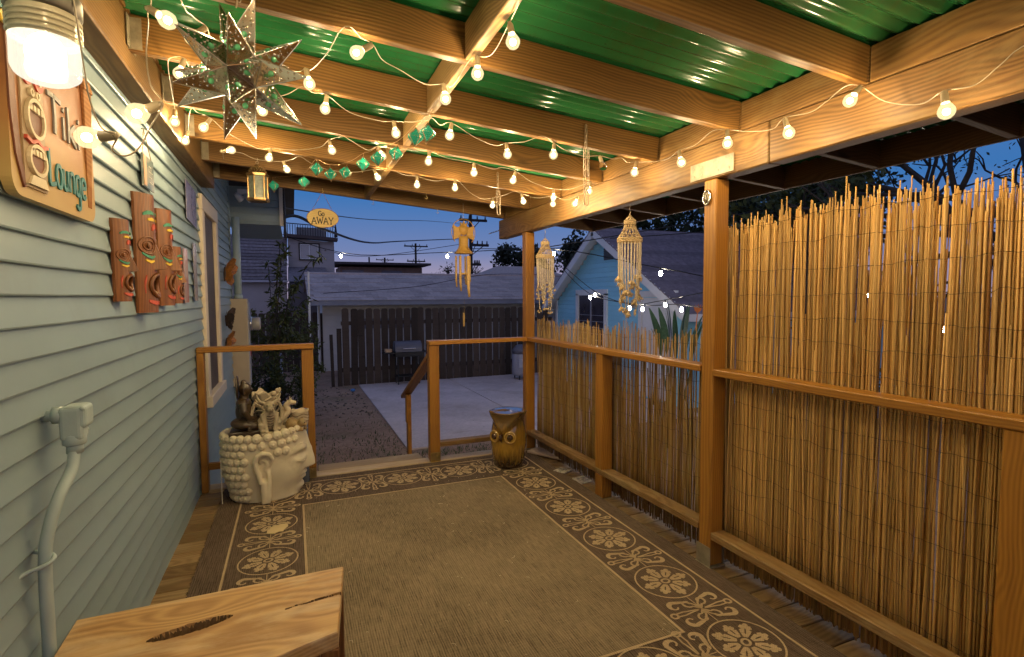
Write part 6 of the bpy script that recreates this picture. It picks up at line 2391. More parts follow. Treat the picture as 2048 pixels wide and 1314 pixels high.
# ---- neighbour garage with grey shingles
SHG = mat_paint('grey_shingle', (0.46, 0.38, 0.36), .9, .2, None, 14, .5, .2, rv=.16)
ga = thing('neighbour_garage', 'low white garage with grey shingled roof behind the picket fence', 'garage', (4.5, 15.5, GZ))
GX0, GX1, GY0, GY1, EZ, RZ = 0.35, 9.5, 14.3, 17.6, 1.36, 2.17
WHT = mat_paint('dusty_white_siding', (0.62, 0.60, 0.58), .6, .06)
z = GZ
while z < EZ - .12:
    board('siding_board', ga, (0.72, 15.0, z + .075), (GX1, 15.0, z + .075), .02, .15, WHT, .003)
    z += .151
MB().box(((0.74 + GX1) / 2 - 4.5, 1.4, .95), (GX1 - .74, 3.6, 1.85)).build('wall_core', WHT, ga)
board('fascia', ga, (GX0, GY0, EZ - .05), (GX1, GY0, EZ - .05), .025, .14, mat_paint('blue_grey_fascia', (.26, .27, .33), .6), .003)
MB().box(((GX0 + GX1) / 2 - 4.5, GY0 + .36 - 15.5, EZ - .03 - GZ), (GX1 - GX0, .66, .02)).build('soffit', WHT, ga)
rm = MB().add([(GX0, GY0, EZ), (GX1, GY0, EZ), (GX1, GY1, RZ), (GX0, GY1, RZ), (GX0, GY1 + 3.2, EZ), (GX1, GY1 + 3.2, EZ)], [(0, 1, 2, 3), (3, 2, 5, 4)])
rm.v = [v - Vector((4.5, 15.5, GZ)) for v in rm.v]
rm.build('roof_deck', SHG, ga)
# shingle tabs, rows overlapping up the slope; the ones in view are single pieces
slope = Vector((0, GY1 - GY0, RZ - EZ)); sl_len = slope.length; sdir = slope.normalized(); snr = Vector((0, -sdir.z, sdir.y))
tab = MB().box((0, 0, 0), (.327, .40, .010)); tme = tab.mesh('shingle'); tme.materials.append(SHG)
rows = 11
cnt = 0
rest = MB()
for r_ in range(rows):
    s_ = (r_ + .55) * sl_len / rows
    x = GX0 + .16 + (.16 if r_ % 2 else 0)
    while x < GX1 - .1:
        p = Vector((x, GY0, EZ)) + sdir * s_ + snr * (.014 + .004 * (r_ % 2) + rb.uniform(0, .003))
        Mx = Matrix(((1, 0, 0, p.x - 4.5), (0, sdir.y, snr.y, p.y - 15.5), (0, sdir.z, snr.z, p.z - GZ), (0, 0, 0, 1))) @ Matrix.Rotation(-.022, 4, 'X')
        if cnt < 300 and x < 8.2:
            o = link('shingle', tme, ga); o.matrix_local = Mx; cnt += 1
        else:
            rest.box((0, 0, 0), (.327, .40, .010), Mx)
        x += .333
if rest.v: tag(rest.build('shingle_field', SHG, ga), kind='stuff')
cap_ = MB().tube([(GX0 - 4.5, GY1 - 15.5, RZ - GZ + .02), (GX1 - 4.5, GY1 - 15.5, RZ - GZ + .02)], .05, 6); cap_.build('ridge_cap', SHG, ga)
MB().box((2.6 - 4.5, 14.97 - 15.5, .72 - GZ), (1.6, .05, .28)).build('vent_panel', mat_paint('grey_vent', (.2, .2, .23), .6), ga)
dpi = MB().tube([(0.62 - 4.5, 14.9 - 15.5, 1.25 - GZ), (0.62 - 4.5, 14.9 - 15.5, 0.0)], .035, 8); dpi.build('downspout', WHT, ga)
# ---- two storey house at left
hs = thing('two_storey_house', 'tall grey house with a roof deck railing and one white window', 'house', (0.7, 23, GZ))
GRH = mat_paint('mauve_grey_siding', (0.38, 0.35, 0.37), .6, .06)
DRF = mat_paint('dark_shingle', (0.20, 0.175, 0.19), .9, .3, None, 10, .5, .2, rv=.25)
def L_(p): return Vector(p) - Vector((0.7, 23, GZ))
MB().add([L_(p) for p in [(-.12, 22, GZ), (1.56, 22, GZ), (1.56, 22, 3.62), (-.12, 22, 3.72), (-.12, 26, GZ), (1.56, 26, GZ), (1.56, 26, 3.62), (-.12, 26, 3.72)]], [(0, 1, 2, 3), (1, 5, 6, 2), (4, 7, 6, 5), (0, 3, 7, 4), (3, 2, 6, 7)]).build('wall', GRH, hs)
z = 2.2
while z < 3.6:
    board('siding_board', hs, (-.11, 21.99, z + .06), (1.55, 21.99, z + .06), .02, .118, GRH, .004); z += .12
board('roof_edge', hs, (-.25, 21.9, 3.80), (1.68, 21.9, 3.70), .5, .12, mat_paint('brown_fascia', (.07, .05, .05), .7))
wn_ = thing('window', None, None); wn_.parent = hs; wn_.location = (0.64 - .7, 21.95 - 23, 3.22 - GZ)
for (a, b, w_) in (((-.36, 0, .31), (.36, 0, .31), .05), ((-.36, 0, -.31), (.36, 0, -.31), .05)):
    MB().box(((a[0] + b[0]) / 2, 0, a[2]), (.77, .06, .05)).build('frame', mat_paint('dark_frame', (.05, .04, .04), .6), wn_)
for x_ in (-.36, .36): MB().box((x_, 0, 0), (.05, .06, .58)).build('frame', mat_paint('dark_frame', (.05, .04, .04), .6), wn_)
for x_ in (-.17, .17): MB().box((x_, .01, 0), (.32, .03, .56)).build('pane', mat_paint('dusk_glass', (.24, .25, .30), .08, .1, spec=.9), wn_)
MB().box((0, -.01, 0), (.03, .03, .56)).build('mullion', WHITE, wn_)
for q in (-1, 1):
    MB().box((0, -.008, q * .275), (.66, .03, .025)).build('mullion', WHITE, wn_); MB().box((q * .325, -.008, 0), (.025, .03, .52)).build('mullion', WHITE, wn_)
for k in range(20):
    x_ = -.12 + 1.72 * k / 19
    MB().tube([L_((x_, 21.8, 3.84 - k * .004)), L_((x_, 21.8, 4.24 - k * .004))], .012, 4).build('baluster', BLACK, hs)
MB().tube([L_((-.2, 21.8, 4.27)), L_((1.62, 21.8, 4.19))], .02, 5).build('top_rail', BLACK, hs)
for x_ in (-.2, 1.62): MB().add([L_(p) for p in [(x_ - .07, 21.8, 3.8), (x_ + .07, 21.8, 3.8), (x_, 21.8, 4.42), (x_, 21.95, 3.8)]], [(0, 1, 2), (1, 3, 2), (3, 0, 2)]).build('corner_finial', BLACK, hs)
MB().box(L_((.75, 22.6, 3.98)), (1.1, .6, .42)).build('parapet', mat_paint('parapet_grey', (.2, .19, .2), .7), hs)
MB().add([L_(p) for p in [(-3.5, 20.6, 2.05), (-.18, 20.6, 2.05), (-.14, 22.2, 3.78), (-3.5, 22.2, 3.84)]], [(0, 1, 2, 3)]).build('side_roof', DRF, hs)
rws = 14
for r_ in range(rws):
    q = (r_ + .5) / rws
    board('shingle_course', hs, (-3.5, 20.6 + 1.6 * q, 2.07 + 1.75 * q), (-.17, 20.6 + 1.6 * q, 2.07 + 1.73 * q), .13, .02, DRF, .0, up=(0, -.73, .68))
MB().box(L_((-1.8, 21.6, .85)), (3.2, 1.6, 2.4)).build('side_wall', GRH, hs)
board('gutter', hs, (-3.5, 20.55, 2.03), (-.15, 20.55, 2.03), .08, .07, mat_paint('pale_gutter', (.42, .42, .5), .5))
MB().add([L_(p) for p in [(-.14, 19.6, 2.0), (1.2, 19.6, 2.0), (1.2, 21.9, 2.62), (-.14, 21.9, 2.62)]], [(0, 1, 2, 3)]).build('lean_to_roof', DRF, hs)
MB().box(L_((.55, 20.8, .7)), (1.4, 2.2, 2.5)).build('lean_to_wall', mat_paint('shed_wall', (.12, .11, .13), .7), hs)
# ---- flat roofed house
fh = thing('flat_roof_house', 'low brown flat roofed house on the skyline behind the garage', 'house', (6, 42, GZ + 0.42))
MB().box((0.2, 0, 1.6), (6.0, 4, 4.4)).build('wall', mat_paint('brown_stucco', (.24, .15, .12), .8, .15), fh)
MB().box((0.1, -.3, 4.02), (7.2, 5.2, .16)).build('roof', mat_paint('dark_roof', (.06, .05, .055), .8), fh)
for x_ in (-1.9, .9): MB().box((x_, -2.02, 3.3), (1.5, .06, .5)).build('window', mat_paint('dusk_window', (.16, .15, .19), .2), fh)
MB().tube([(-.6, -1, 4.05), (-.6, -1, 4.6)], .06, 6).build('vent_pipe', BLACK, fh)
# ---- hip roofed house
hh = thing('hip_roof_house', 'grey hip roofed house peeking out left of the blue garage', 'house', (11, 26, GZ))
MB().add([(-2.6, -2, 2.75), (3.0, -2, 2.75), (3.0, 3, 2.75), (-2.6, 3, 2.75), (-.9, .3, 3.62), (1.6, .3, 3.62)], [(0, 1, 5, 4), (1, 2, 5), (2, 3, 4, 5), (3, 0, 4)]).build('roof', SHG, hh)
MB().box((.2, .5, 1.35), (5.0, 4.4, 2.7)).build('wall', GRH, hh)
# ---- blue garage with gable end facing the yard (plane x = BX)
BX, BY0, BY1, BE, BA, BYA = 6.35, 7.3, 12.2, 1.30, 2.86, 9.95
bgx = thing('blue_garage', 'small bright blue gabled garage with white trim and dark roof', 'garage', (BX, 9.8, GZ))
BLUE = mat_paint('bright_blue_siding', (0.30, 0.66, 0.84), .5, .06, None, 2, .05, rv=.05)
BRF = mat_paint('purple_grey_shingle', (0.19, 0.16, 0.185), .9, .25, None, 9, .5, .2, rv=.22)
def B_(p): return Vector(p) - Vector((BX, 9.8, GZ))
def gable_lim(z):
    if z < BE: return BY0, BY1
    q = (z - BE) / (BA - BE)
    return BY0 + (BYA - BY0) * q, BY1 - (BY1 - BYA) * q
MB().add([B_(p) for p in [(BX + .02, BY0, GZ), (BX + .02, BY1, GZ), (BX + .02, BY1, BE), (BX + .02, BYA, BA), (BX + .02, BY0, BE), (BX + 6, BY0, GZ), (BX + 6, BY1, GZ), (BX + 6, BY1, BE), (BX + 6, BYA, BA), (BX + 6, BY0, BE)]], [(0, 4, 3, 2, 1), (5, 6, 7, 8, 9), (0, 5, 9, 4), (1, 2, 7, 6)]).build('wall_core', BLUE, bgx)
z = GZ
while z < BA - .1:
    a, b = gable_lim(z + .05)
    board('siding_board', bgx, (BX, a + .02, z + .05), (BX, b - .02, z + .05), .02, .108, BLUE, .004, up=(0.10, 0, 1))
    z += .105
# side wall siding facing the camera
# roof planes with courses
ov = .32
def roofpt(y, x): 
    if y <= BYA: return Vector((x, y, BE + (BA - BE) * (y - BY0) / (BYA - BY0)))
    return Vector((x, y, BA - (BA - BE) * (y - BYA) / (BY1 - BYA)))
for side in (0, 1):
    ya, yb = (BY0 - .35, BYA) if side == 0 else (BY1 + .35, BYA)
    n = 22
    pa = roofpt(BY0, 0) ; 
    sl = (BA - BE) / (BYA - BY0) if side == 0 else (BA - BE) / (BY1 - BYA)
    for k in range(n):
        q = (k + .5) / n
        y_ = ya + (yb - ya) * q
        zz = BA - abs(y_ - BYA) * sl + .06
        tilt = (0, -sl if side == 0 else sl, 1)
        wd = abs(yb - ya) / n * sqrt(1 + sl * sl) * 1.25
        up_ = Vector(tilt).normalized()
        up_ = (up_ + Vector((0, -.08 if side == 0 else .08, 0))).normalized()
        board('shingle_course', bgx, (BX - ov, y_, zz), (BX + 6.2, y_, zz), wd, .018, BRF, .0, up=up_)
    e0 = Vector((BX - ov + .02, ya, BA - abs(ya - BYA) * sl - .03)); e1 = Vector((BX - ov + .02, yb, BA - .03))
    board('barge_board', bgx, e0, e1 + (e1 - e0).normalized() * .02, .035, .17, WHITE, .004, up=(0, 0, 1))
    MB().add([B_(p) for p in [(BX - ov, ya, BA - abs(ya - BYA) * sl + .03), (BX - ov, yb, BA + .03), (BX + 6.2, yb, BA + .03), (BX + 6.2, ya, BA - abs(ya - BYA) * sl + .03)]], [(0, 1, 2, 3)]).build('roof_deck', WHITE, bgx)
    board('eave_fascia', bgx, (BX - ov, ya, BA - abs(ya - BYA) * sl - .02), (BX + 6.2, ya, BA - abs(ya - BYA) * sl - .02), .03, .13, WHITE)
for y_ in (BY0 + .02, BY1 - .02): board('corner_board', bgx, (BX - .012, y_, GZ), (BX - .012, y_, BE + .05), .03, .10, WHITE, up=(0, 1, 0))
wv_ = thing('window', None, None); wv_.parent = bgx; wv_.location = B_((BX - .02, 10.45, .95))
for (y_, z_, dy, dz) in ((-.62, -.05, .11, 1.2), (.62, -.05, .11, 1.2), (0, .58, 1.35, .13), (0, -.66, 1.35, .10)):
    MB().box((-.01, y_, z_), (.05, dy, dz)).build('frame', WHITE, wv_)
for y_ in (-.28, .28): MB().box((.005, y_, -.05), (.02, .53, 1.14)).build('pane', mat_paint('dim_glass', (.05, .045, .06), .1, .2, spec=.9), wv_)
MB().box((-.01, 0, -.05), (.03, .035, 1.14)).build('mullion', mat_paint('grey_mullion', (.3, .3, .36), .5), wv_)
for k in range(5): MB().box((-.012, 0, -.5 + .14 * k), (.012, 1.1, .010)).build('bar', mat_paint('grey_mullion', (.3, .3, .36), .5), wv_)
dv = thing('door', None, None); dv.parent = bgx; dv.location = B_((BX - .02, 8.08, GZ + 1.0))
MB().box((.0, 0, 0), (.04, .86, 1.92)).build('leaf', WHITE, dv)
for (y_, z_, dy, dz) in ((-.49, 0, .10, 2.0), (.49, 0, .10, 2.0), (0, 1.03, 1.12, .12)): MB().box((-.012, y_, z_), (.06, dy, dz)).build('casing', WHITE, dv)
MB().ball((-.05, .33, -.05), .03, 8, 6).build('knob', STEEL, dv)
va = MB()
for k in range(5): va.box((-.01, 0, -.08 + .045 * k), (.03, .34, .02))
va.box((.0, 0, 0), (.02, .36, .26))
vo_ = va.build('gable_vent', mat_paint('dark_vent', (.10, .11, .13), .7), bgx); vo_.location = B_((BX - .015, 9.75, 2.36))
lt = MB().box((-.03, 0, 0), (.08, .09, .16)); lo = lt.build('wall_box', mat_paint('grey_box', (.4, .4, .4), .5), bgx); lo.location = B_((BX - .02, 8.78, 1.28))
# ---- barbecue on a stand, smoker
gr = thing('barbecue_grill', 'dark lidded barbecue on a wheeled stand against the picket fence', 'barbecue', (2.35, 12.0, GZ))
LID = mat_paint('grey_lid_enamel', (.11, .11, .14), .35, .15)
m = MB().grid(lambda a, b: (.04 - .30 + .60 * a, -.19 * cos(pi * b), .76 + .24 * sin(pi * b) ** .7), 6, 14)
m.add([(.04 - .30, -.19 * cos(pi * k / 14), .76 + .24 * sin(pi * k / 14) ** .7) for k in range(15)], [tuple(range(15))]); m.add([(.34, -.19 * cos(pi * k / 14), .76 + .24 * sin(pi * k / 14) ** .7) for k in range(15)], [tuple(reversed(range(15)))])
m.build('lid', LID, gr)
MB().box((.04, 0, .70), (.60, .38, .10)).build('fire_box', BLACK, gr)
MB().tube([(-.1, -.22, .84), (-.1, -.25, .84), (.18, -.25, .84), (.18, -.22, .84)], .012, 6).build('lid_handle', STEEL, gr)
MB().box((-.38, 0, .74), (.24, .34, .025)).build('side_shelf', BLACK, gr); MB().box((.40, 0, .74), (.14, .34, .025)).build('side_shelf', BLACK, gr)
for x_ in (-.2, .28):
    for y_ in (-.15, .15): MB().tube([(x_, y_, 0), (x_, y_, .68)], .014, 6).build('leg', BLACK, gr)
MB().box((.04, 0, .2), (.5, .32, .02)).build('lower_shelf', BLACK, gr)
o = MB().box((-.40, -.02, .79), (.14, .16, .07)).build('food_tray', mat_paint('foil_tray', (.5, .33, .2), .4)); o.location = (2.35, 12.0, GZ + .003); tag(o, 'small tray left on the side shelf of the barbecue', 'tray')
o = MB().lathe([(.035, 0), (.035, .14), (.014, .19), (.014, .23), (.001, .23)], 12).build('bottle', mat_paint('pale_bottle', (.4, .4, .42), .3)); o.location = (2.17, 12.05, GZ + .756); tag(o, 'pale bottle standing on the barbecue side shelf beside the lid', 'bottle')
sm_ = thing('smoker', 'upright grey bullet smoker half hidden by the corner post', 'smoker', (5.0, 11.5, GZ))
MB().lathe([(.19, .12), (.20, .2), (.20, .62), (.19, .64)], 20).build('barrel', mat_paint('grey_enamel', (.30, .30, .36), .35), sm_, smooth=True)
MB().lathe([(.205, .64), (.19, .74), (.12, .82), (.02, .86)], 20).build('dome_lid', LID, sm_, smooth=True)
MB().box((-.06, -.2, .42), (.14, .02, .2)).build('door', mat_paint('smoker_door', (.4, .4, .46), .35), sm_)
for k in range(3): MB().tube([(.17 * cos(2.1 * k), .17 * sin(2.1 * k), .0), (.17 * cos(2.1 * k), .17 * sin(2.1 * k), .14)], .015, 6).build('leg', BLACK, sm_)
MB().tube([(-.05, 0, .86), (0, 0, .90), (.05, 0, .86)], .012, 6).build('handle', BLACK, sm_)
# ---- thin white pole in the shrubs and stake
o = MB().tube([(0, 0, 0), (0, 0, 2.5)], .022, 8).build('white_pole', WHITE); o.location = (0.29, 11.0, GZ); tag(o, 'thin white pole rising behind the shrubs left of the fence', 'pole')
o = MB().tube([(0, 0, 0), (0, 0, 1.5)], .02, 8).build('garden_stake', mat_paint('blue_stake', (.3, .34, .5), .5)); o.location = (-.22, 10.2, GZ); tag(o, 'short bluish garden stake standing within the dark shrubs', 'stake')
# ---- poles and wires
PB = mat_paint('creosote_pole', (.025, .02, .02), .8, .2)
def utility_pole(label, x, y, h, arms, r=.16):
    t = thing('utility_pole', label, 'utility pole', (x, y, GZ))
    MB().tube([(0, 0, 0), (0, 0, h)], [r, r * .75], 8).build('mast', PB, t)
    for (z_, w_, dx) in arms:
        MB().box((dx, -.2, z_), (w_, .12, .14)).build('cross_arm', PB, t)
        n = 4
        for k in range(n):
            MB().tube([(dx - w_ / 2 + .1 + (w_ - .2) * k / (n - 1), -.2, z_ + .05), (dx - w_ / 2 + .1 + (w_ - .2) * k / (n - 1), -.2, z_ + .26)], [.05, .03], 6).build('insulator', PB, t)
        for q in (-1, 1): MB().tube([(dx + q * w_ * .25, -.2, z_), (0, -.12, z_ - .6)], .025, 4).build('brace', PB, t)
    return t
utility_pole('large dark utility pole with three cross arms behind the wind chime', 9.86, 30, 6.85, [(6.5, 1.7, 0.1), (5.05, 1.1, .5), (3.9, .5, .3)], .13)
utility_pole('medium utility pole with two cross arms left of the wind chime', 13.1, 60, 8.1, [(7.75, 2.7, 0), (6.05, 2.1, 0)], .15)
utility_pole('smallest utility pole on the skyline above the flat roofed house', 14.4, 90, 8.6, [(8.2, 2.9, 0)], .2)
def wire(label, pts, r=.012, sag=.0, n=16):
    P = smooth_path(pts, 8)
    o = MB().tube([Vector(p) - Vector(pts[0]) for p in P], r, 5).build('power_line', BLACK)
    o.location = pts[0]
    tag(o, label, 'power line')
wire('thick black service cable drooping from the house eave past the oval sign', [(-.12, 7.42, 2.46), (0.1, 7.8, 2.55), (.55, 9, 2.52), (1.8, 13.5, 2.80), (3.9, 20, 3.55), (9.8, 30, 4.9)], .022)
wire('thin upper wire running just above the thick service cable', [(-.1, 7.42, 2.60), (1.8, 13, 3.3), (5, 20, 4.35), (9.8, 30, 5.7)], .009)
wire('slack thin wire hanging low across the dusk sky', [(1.2, 21.9, 3.3), (2.6, 24, 3.25), (5.0, 27, 3.65), (9.6, 29.8, 4.6)], .015)
wire('thin wire crossing the garage roof towards the blue garage', [(0.7, 13.8, 1.55), (3.0, 13.9, 1.72), (5.0, 14.0, 2.06), (6.3, 12.2, 2.0)], .008)
wire('pale wire crossing in front of the dark trees at the right', [(4.3, 9.2, 2.35), (6.6, 8.3, 2.75), (9.5, 7.2, 3.3)], .010)
wire('lower pale wire over the dark garage roof at the right', [(6.0, 9.2, 2.62), (8.0, 8.0, 2.75), (10.5, 6.5, 3.1)], .010)
wire('wire leading right from the large utility pole towards the trees', [(9.9, 30, 4.3), (14, 27, 4.2), (20, 24, 4.6)], .02)
# ---- yard string lights
YB = mat_emit('lit_yard_bulb', (1.0, 0.88, 0.70), 260.0)
yg = MB().lathe([(0.001, -.050), (0.016, -.045), (0.027, -.028), (0.029, -.010), (0.024, .012), (0.014, .028), (0.012, .034)], 10)
yg.v = [v * 0.68 for v in yg.v]
ymesh = yg.mesh('bulb', True); ymesh.materials.append(YB)
ys = MB().lathe([(.015, .034), (.016, .04), (.016, .07), (.008, .078)], 8); ys.v = [v * 0.68 for v in ys.v]; ysm = ys.mesh('socket', True); ysm.materials.append(BLACK)
def yard_string(label, pts, ends):
    b0 = Vector(pts[0]); t = thing('yard_string_light', label, 'string light', b0)
    path = [Vector(ends[0]) - b0]
    for p in pts:
        o = link('bulb', ymesh, t); o.location = Vector(p) - b0
        s_ = link('socket', ysm, t); s_.location = Vector(p) - b0
        path.append(Vector(p) - b0 + Vector((0, 0, .055)))
    path.append(Vector(ends[1]) - b0)
    MB().tube(smooth_path(path, 5), .006, 5).build('cable', BLACK, t)
yard_string('farthest yard string of white bulbs crossing the sky from the house eave', [(-0.76, 10.72, 2.83), (0.78, 9.49, 2.16), (2.19, 7.81, 2.07), (3.23, 6.29, 2.02), (3.76, 4.75, 1.7), (4.18, 3.69, 1.55)], [(-1.0, 11.0, 3.3), (4.9, 1.5, 1.9)])
yard_string('upper yard string of white bulbs in front of the blue garage', [(4.46, 7.26, 1.47), (4.38, 6.2, 1.28), (4.32, 5.36, 1.34), (4.51, 3.99, 1.53), (4.87, 3.18, 1.45), (5.02, 2.47, 1.42)], [(4.5, 8.4, 2.0), (5.2, 1.6, 1.7)])
yard_string('lower yard string of white bulbs in front of the blue garage door', [(4.49, 7.46, 1.43), (4.42, 5.96, 1.27), (4.51, 5.28, 1.28), (4.52, 4.18, 1.17), (4.79, 3.41, 1.12), (5.02, 2.67, 1.16)], [(4.5, 8.6, 2.05), (5.2, 1.8, 1.5)])
# ================================================================== PLANTS
def leaf_quad(m, c, L, W, d, nrm):
    d = d.normalized(); s_ = d.cross(nrm)
    if s_.length < 1e-4: s_ = d.orthogonal()
    s_.normalize()
    tip = c + d * L
    m.v += [c, c + d * L * .5 + s_ * W, tip, c + d * L * .5 - s_ * W]
    b = len(m.v) - 4
    m.f.append((b, b + 1, b + 2, b + 3))
def rdir(r, zb=0.0):
    v = Vector((r.gauss(0, 1), r.gauss(0, 1), r.gauss(zb, 1)))
    return v.normalized()
def foliage(m, r, c, rad, n, L, W, clumps=14, droop=-.2):
    cl = []
    for k in range(clumps):
        d = rdir(r); q = r.random() ** .4
        cl.append((Vector((c[0] + d.x * rad[0] * q, c[1] + d.y * rad[1] * q, c[2] + d.z * rad[2] * q)), r.uniform(.22, .42) * min(rad)))
    for k in range(n):
        cc, cr = r.choice(cl)
        p = cc + rdir(r) * cr * r.random() ** .5
        leaf_quad(m, p, L * r.uniform(.6, 1.3), W * r.uniform(.6, 1.2), rdir(r, droop), rdir(r))
    return [q[0] for q in cl]
BARK = mat_paint('dark_bark', (.045, .035, .028), .9, .3, None, 10, .6)
LF1 = mat_leaf('dark_leaf', (.016, .026, .010), (.05, .068, .026))
LF2 = mat_leaf('olive_leaf', (.03, .045, .012), (.085, .10, .03))
LF3 = mat_leaf('conifer_needles', (.012, .018, .012), (.03, .038, .022))
def tree(name, label, cat, loc, h, rad, n, L, W, mat, seed, clumps=22, trunk_r=.12, crown_z=None, group=None):
    r = random.Random(seed)
    t = thing(name, label, cat, loc, 0, group)
    m = MB(); cz = crown_z if crown_z else h - rad[2]
    cl = foliage(m, r, (0, 0, cz), rad, n, L, W, clumps)
    m.build('crown', mat, t)
    tr = MB().tube([(0, 0, -.05), (r.gauss(0, .08), r.gauss(0, .08), cz * .5), (0, 0, cz)], [trunk_r, trunk_r * .7, trunk_r * .35], 8)
    for c in cl[:16]:
        a = Vector((0, 0, cz * r.uniform(.45, .9)))
        mid = (a + c) / 2 + Vector((r.gauss(0, .1), r.gauss(0, .1), r.uniform(.0, .2)))
        tr.tube([a, mid, c], [trunk_r * .35, trunk_r * .2, trunk_r * .06], 5)
    tr.build('trunk', BARK, t, smooth=True)
    return t
# shrub by the house corner
tree('shrub', 'tall loose dark shrub beside the meter box', 'shrub', (-.35, 9.3, GZ), 2.0, (.62, .6, .95), 3600, .085, .018, LF2, 31, 26, .03, 1.0)
tree('shrub', 'low dense dark shrub below the left railing by the meter box', 'shrub', (-.3, 8.5, GZ), 1.3, (.55, .5, .55), 2600, .06, .018, LF1, 32, 20, .03, .55)
tree('shrub', 'small airy shrub in front of the lower brown fence', 'shrub', (.22, 10.4, GZ), 1.5, (.4, .4, .7), 900, .08, .018, LF2, 33, 14, .02, 1.2)
# long arching stems above the shrub
ar = thing('arching_stems', 'sparse arching leafy stems rising above the shrubs against the far house', 'plant', (-.3, 9.2, GZ))
r = random.Random(5)
stm, lvs = MB(), MB()
for k in range(11):
    a = r.uniform(-.4, .4); H = r.uniform(1.9, 2.95); ex = r.uniform(-.25, 1.05)
    P = smooth_path([(r.uniform(-.2, .3), a, .8), (ex * .35, a, H * .7), (ex * .7, a, H * .95), (ex, a, H)], 6)
    stm.tube(P, .005, 4)
    for q in range(6, len(P)):
        for j in range(3):
            if r.random() < .75: leaf_quad(lvs, Vector(P[q]), r.uniform(.09, .17), r.uniform(.014, .024), rdir(r, -.7), rdir(r))
stm.build('stem', BARK, ar); lvs.build('leaves', LF2, ar)
# conifer, palms, skyline and big trees
tree('pine_tree', 'dark rounded pine tree on the skyline left of the corner post', 'tree', (15.2, 35, GZ), 6.0, (2.3, 2.0, 2.0), 6000, .30, .09, LF3, 41, 34, .25, 3.9)
tree('oak_tree', 'dark tree on the skyline just behind the blue garage peak', 'tree', (16.6, 26, GZ), 6.4, (2.6, 2.0, 2.2), 6000, .28, .09, LF3, 42, 34, .25, 4.2)
def palm(label, x, y, h):
    t = thing('palm_tree', label, 'palm tree', (x, y, GZ))
    MB().tube([(0, 0, 0), (.1, 0, h)], [.22, .16], 6).build('trunk', BARK, t)
    r = random.Random(int(x * 10)); m = MB()
    for k in range(26):
        d = rdir(r, .1); P = [Vector((.1, 0, h)), Vector((.1, 0, h)) + d * .7, Vector((.1, 0, h)) + d * 1.1 + Vector((0, 0, -.45))]
        for q in range(8):
            c = P[0].lerp(P[1], q / 8) if q < 5 else P[1].lerp(P[2], (q - 4) / 4)
            leaf_quad(m, c, .42, .035, (d + rdir(r) * .7 + Vector((0, 0, -.4))), rdir(r))
    m.build('crown', LF3, t)
palm('taller palm on the skyline just left of the wind chime tubes', 16.8, 60, 5.1)
palm('short palm on the skyline left of the taller palm', 15.5, 60, 4.0)
palm('palm on the skyline right of the large utility pole', 20.5, 60, 4.7)
tree('evergreen_tree', 'large dark evergreen mass behind the blue garage roof', 'tree', (11.5, 14.8, GZ), 7.2, (3.2, 2.6, 2.9), 9000, .20, .055, LF1, 43, 46, .25, 4.3)
tree('evergreen_tree', 'dark evergreen between the blue garage roof and the near post', 'tree', (13.2, 11.0, GZ), 7.0, (2.6, 2.4, 2.9), 8000, .19, .055, LF1, 44, 40, .25, 4.2)
tree('magnolia_tree', 'broad leaved tree just above the left end of the tall reed screen', 'tree', (8.3, 6.6, GZ), 5.0, (1.5, 1.3, 1.1), 2600, .16, .045, LF2, 45, 22, .12, 3.55)
# bare-branched tree over the reed screen
bt_ = thing('branching_tree', 'dark tree with tangled bare branches over the tall reed screen', 'tree', (11.0, 4.2, GZ))
r = random.Random(77); brn, lfm = MB(), MB()
def grow(p, d, L, rad, depth):
    q = p + d * L
    mid = (p + q) / 2 + rdir(r) * L * .10
    brn.tube([p, mid, q], [rad, rad * .85, rad * .65], 5 if depth > 1 else 7, False)
    if depth >= 6 or rad < .006:
        for k in range(9):
            leaf_quad(lfm, q + rdir(r) * .16, r.uniform(.06, .12), r.uniform(.012, .024), rdir(r, -.3), rdir(r))
        return
    for k in range(3 if depth < 4 else 2):
        nd = (d + rdir(r) * .75 + Vector((0, 0, .02))).normalized()
        grow(q, nd, L * r.uniform(.62, .88), rad * .62, depth + 1)
grow(Vector((0, 0, 0)), Vector((-.02, .05, 1)).normalized(), 2.9, .24, 0)
for a in range(8):
    an = a * .8
    grow(Vector((0, .05, 2.2 + .25 * (a % 4))), Vector((cos(an) * 1.0, sin(an) * 1.0, .25)).normalized(), 1.5, .11, 2)
brn.build('trunk', BARK, bt_, smooth=True); lfm.build('leaves', LF1, bt_)
# hedge closing the yard on the right
o = MB(); foliage(o, random.Random(8), (9.0, 1.8, .6), (.9, 4.4, 1.5), 9000, .14, .04, 60)
ho_ = o.build('hedge', LF1); tag(ho_, 'dark hedge glimpsed through the tall reed screen', 'hedge', kind='stuff')
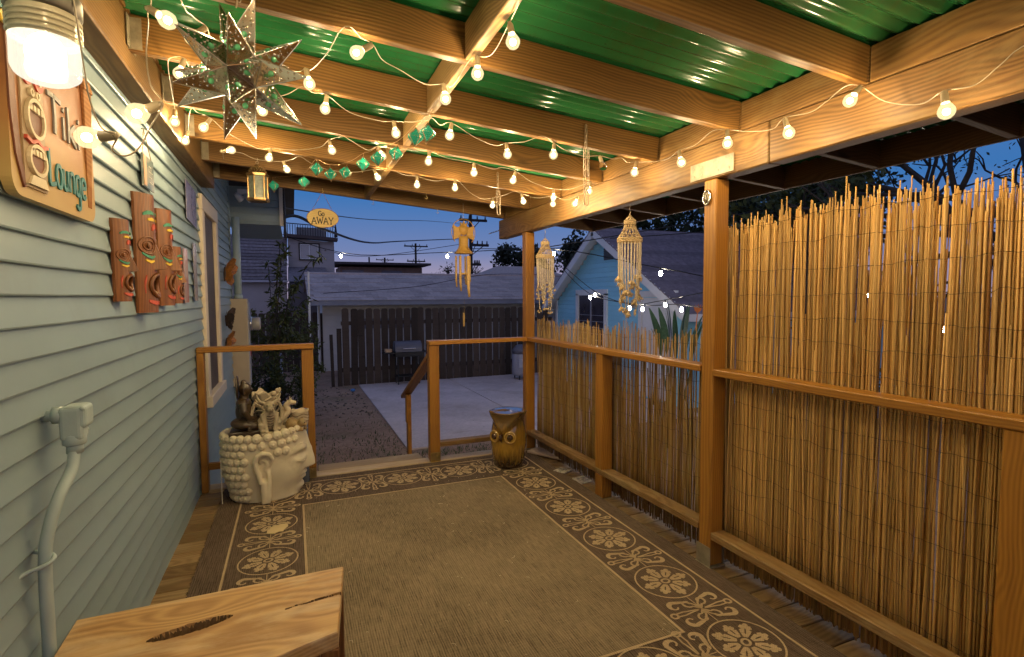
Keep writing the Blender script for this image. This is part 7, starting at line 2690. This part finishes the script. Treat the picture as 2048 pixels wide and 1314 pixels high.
# bird of paradise by the blue garage door
bp = thing('strelitzia_plant', 'upright broad leaved plant with one orange flower in front of the blue garage', 'plant', (5.55, 6.6, GZ))
r = random.Random(3)
for k in range(15):
    a = r.uniform(0, 2 * pi); H = r.uniform(1.45, 1.95); sp_ = r.uniform(.08, .42)
    base = Vector((cos(a) * .08, sin(a) * .08, 0)); top = Vector((cos(a) * sp_, sin(a) * sp_, H)); m = MB()
    m.tube([base, base.lerp(top, .6)], [.014, .008], 5)
    st0 = base.lerp(top, .6); side = Vector((-sin(a + .9), cos(a + .9), 0)); n = 8; vs = []
    for i in range(n + 1):
        q = i / n; w_ = .055 * sin(pi * min(1, q * .93 + .04)) ** .8; c = st0.lerp(top, q) + Vector((cos(a), sin(a), 0)) * .1 * q * q
        fold = Vector((cos(a), sin(a), 0)) * w_ * .35
        vs += [c - side * w_ - fold, c, c + side * w_ - fold]
    m.add(vs, [f for i in range(n) for f in ((i * 3, i * 3 + 1, i * 3 + 4, i * 3 + 3), (i * 3 + 1, i * 3 + 2, i * 3 + 5, i * 3 + 4))])
    m.build('leaf', mat_leaf('strelitzia_leaf', (.02, .05, .03), (.05, .10, .06), .35) if k == 0 else bpy.data.materials['strelitzia_leaf'], bp, smooth=True)
fl = MB(); c = Vector((.18, -.25, 1.72))
fl.tube([(.1, -.15, .2), c], .008, 5)
for k in range(5): leaf_quad(fl, c, .16, .02, Vector((.3 * (k - 2), -.1, .8)), Vector((0, 1, 0)))
fl.build('flower', mat_paint('orange_petals', (.6, .18, .05), .5), bp)
# odds and ends in the yard
o = MB().ball((0, 0, .03), (.05, .05, .035), 10, 6).build('blue_ball', mat_paint('blue_toy', (.05, .2, .5), .4)); o.location = (1.12, 11.5, GZ); tag(o, 'small bright blue toy lying on the dirt by the concrete edge', 'toy')
dbs = MB(); r = random.Random(15)
for k in range(260):
    x_, y_ = r.uniform(-.5, 1.2), r.uniform(9.0, 12.2); s_ = r.uniform(.006, .028)
    dbs.ball((x_, y_, GZ + s_ * .3), (s_, s_ * .8, s_ * .5), 5, 4)
tag(dbs.build('pebbles', mat_paint('pale_pebble', (.13, .10, .085), .9, .3)), 'scattered pebbles and clods on the dirt before the fence', 'pebbles', kind='stuff')

# ------------------------------------------------------------------ groups of alike things
GROUPS = {'tiki_mask': 'carved masks in a row on the wall', 'string_light': 'globe string lights under the porch roof', 'yard_string_light': 'string lights over the yard',
          'railing': 'wooden railings round the deck', 'shell_hanging': 'shell hangings under the beam', 'hanging_chain': 'chains hanging from the rafters', 'reed_screen': 'reed screens outside the railing',
          'wooden_fence': 'picket fences at the back', 'palm_tree': 'palms on the skyline', 'utility_pole': 'utility poles on the skyline', 'power_line': 'overhead wires', 'butterfly_ornament': 'metal butterflies by the house corner',
          'loose_tile': 'loose tiles on the deck edge', 'metal_sign': 'tin signs on the house wall', 'evergreen_tree': 'evergreens behind the blue garage', 'shrub': 'shrubs beyond the left railing', 'cup_hook': 'cup hooks under the rafters'}
for o in list(bpy.data.objects):
    if o.parent is None and 'category' in o:
        base = o.name.split('.')[0]
        if base in GROUPS:
            o['group'] = GROUPS[base]
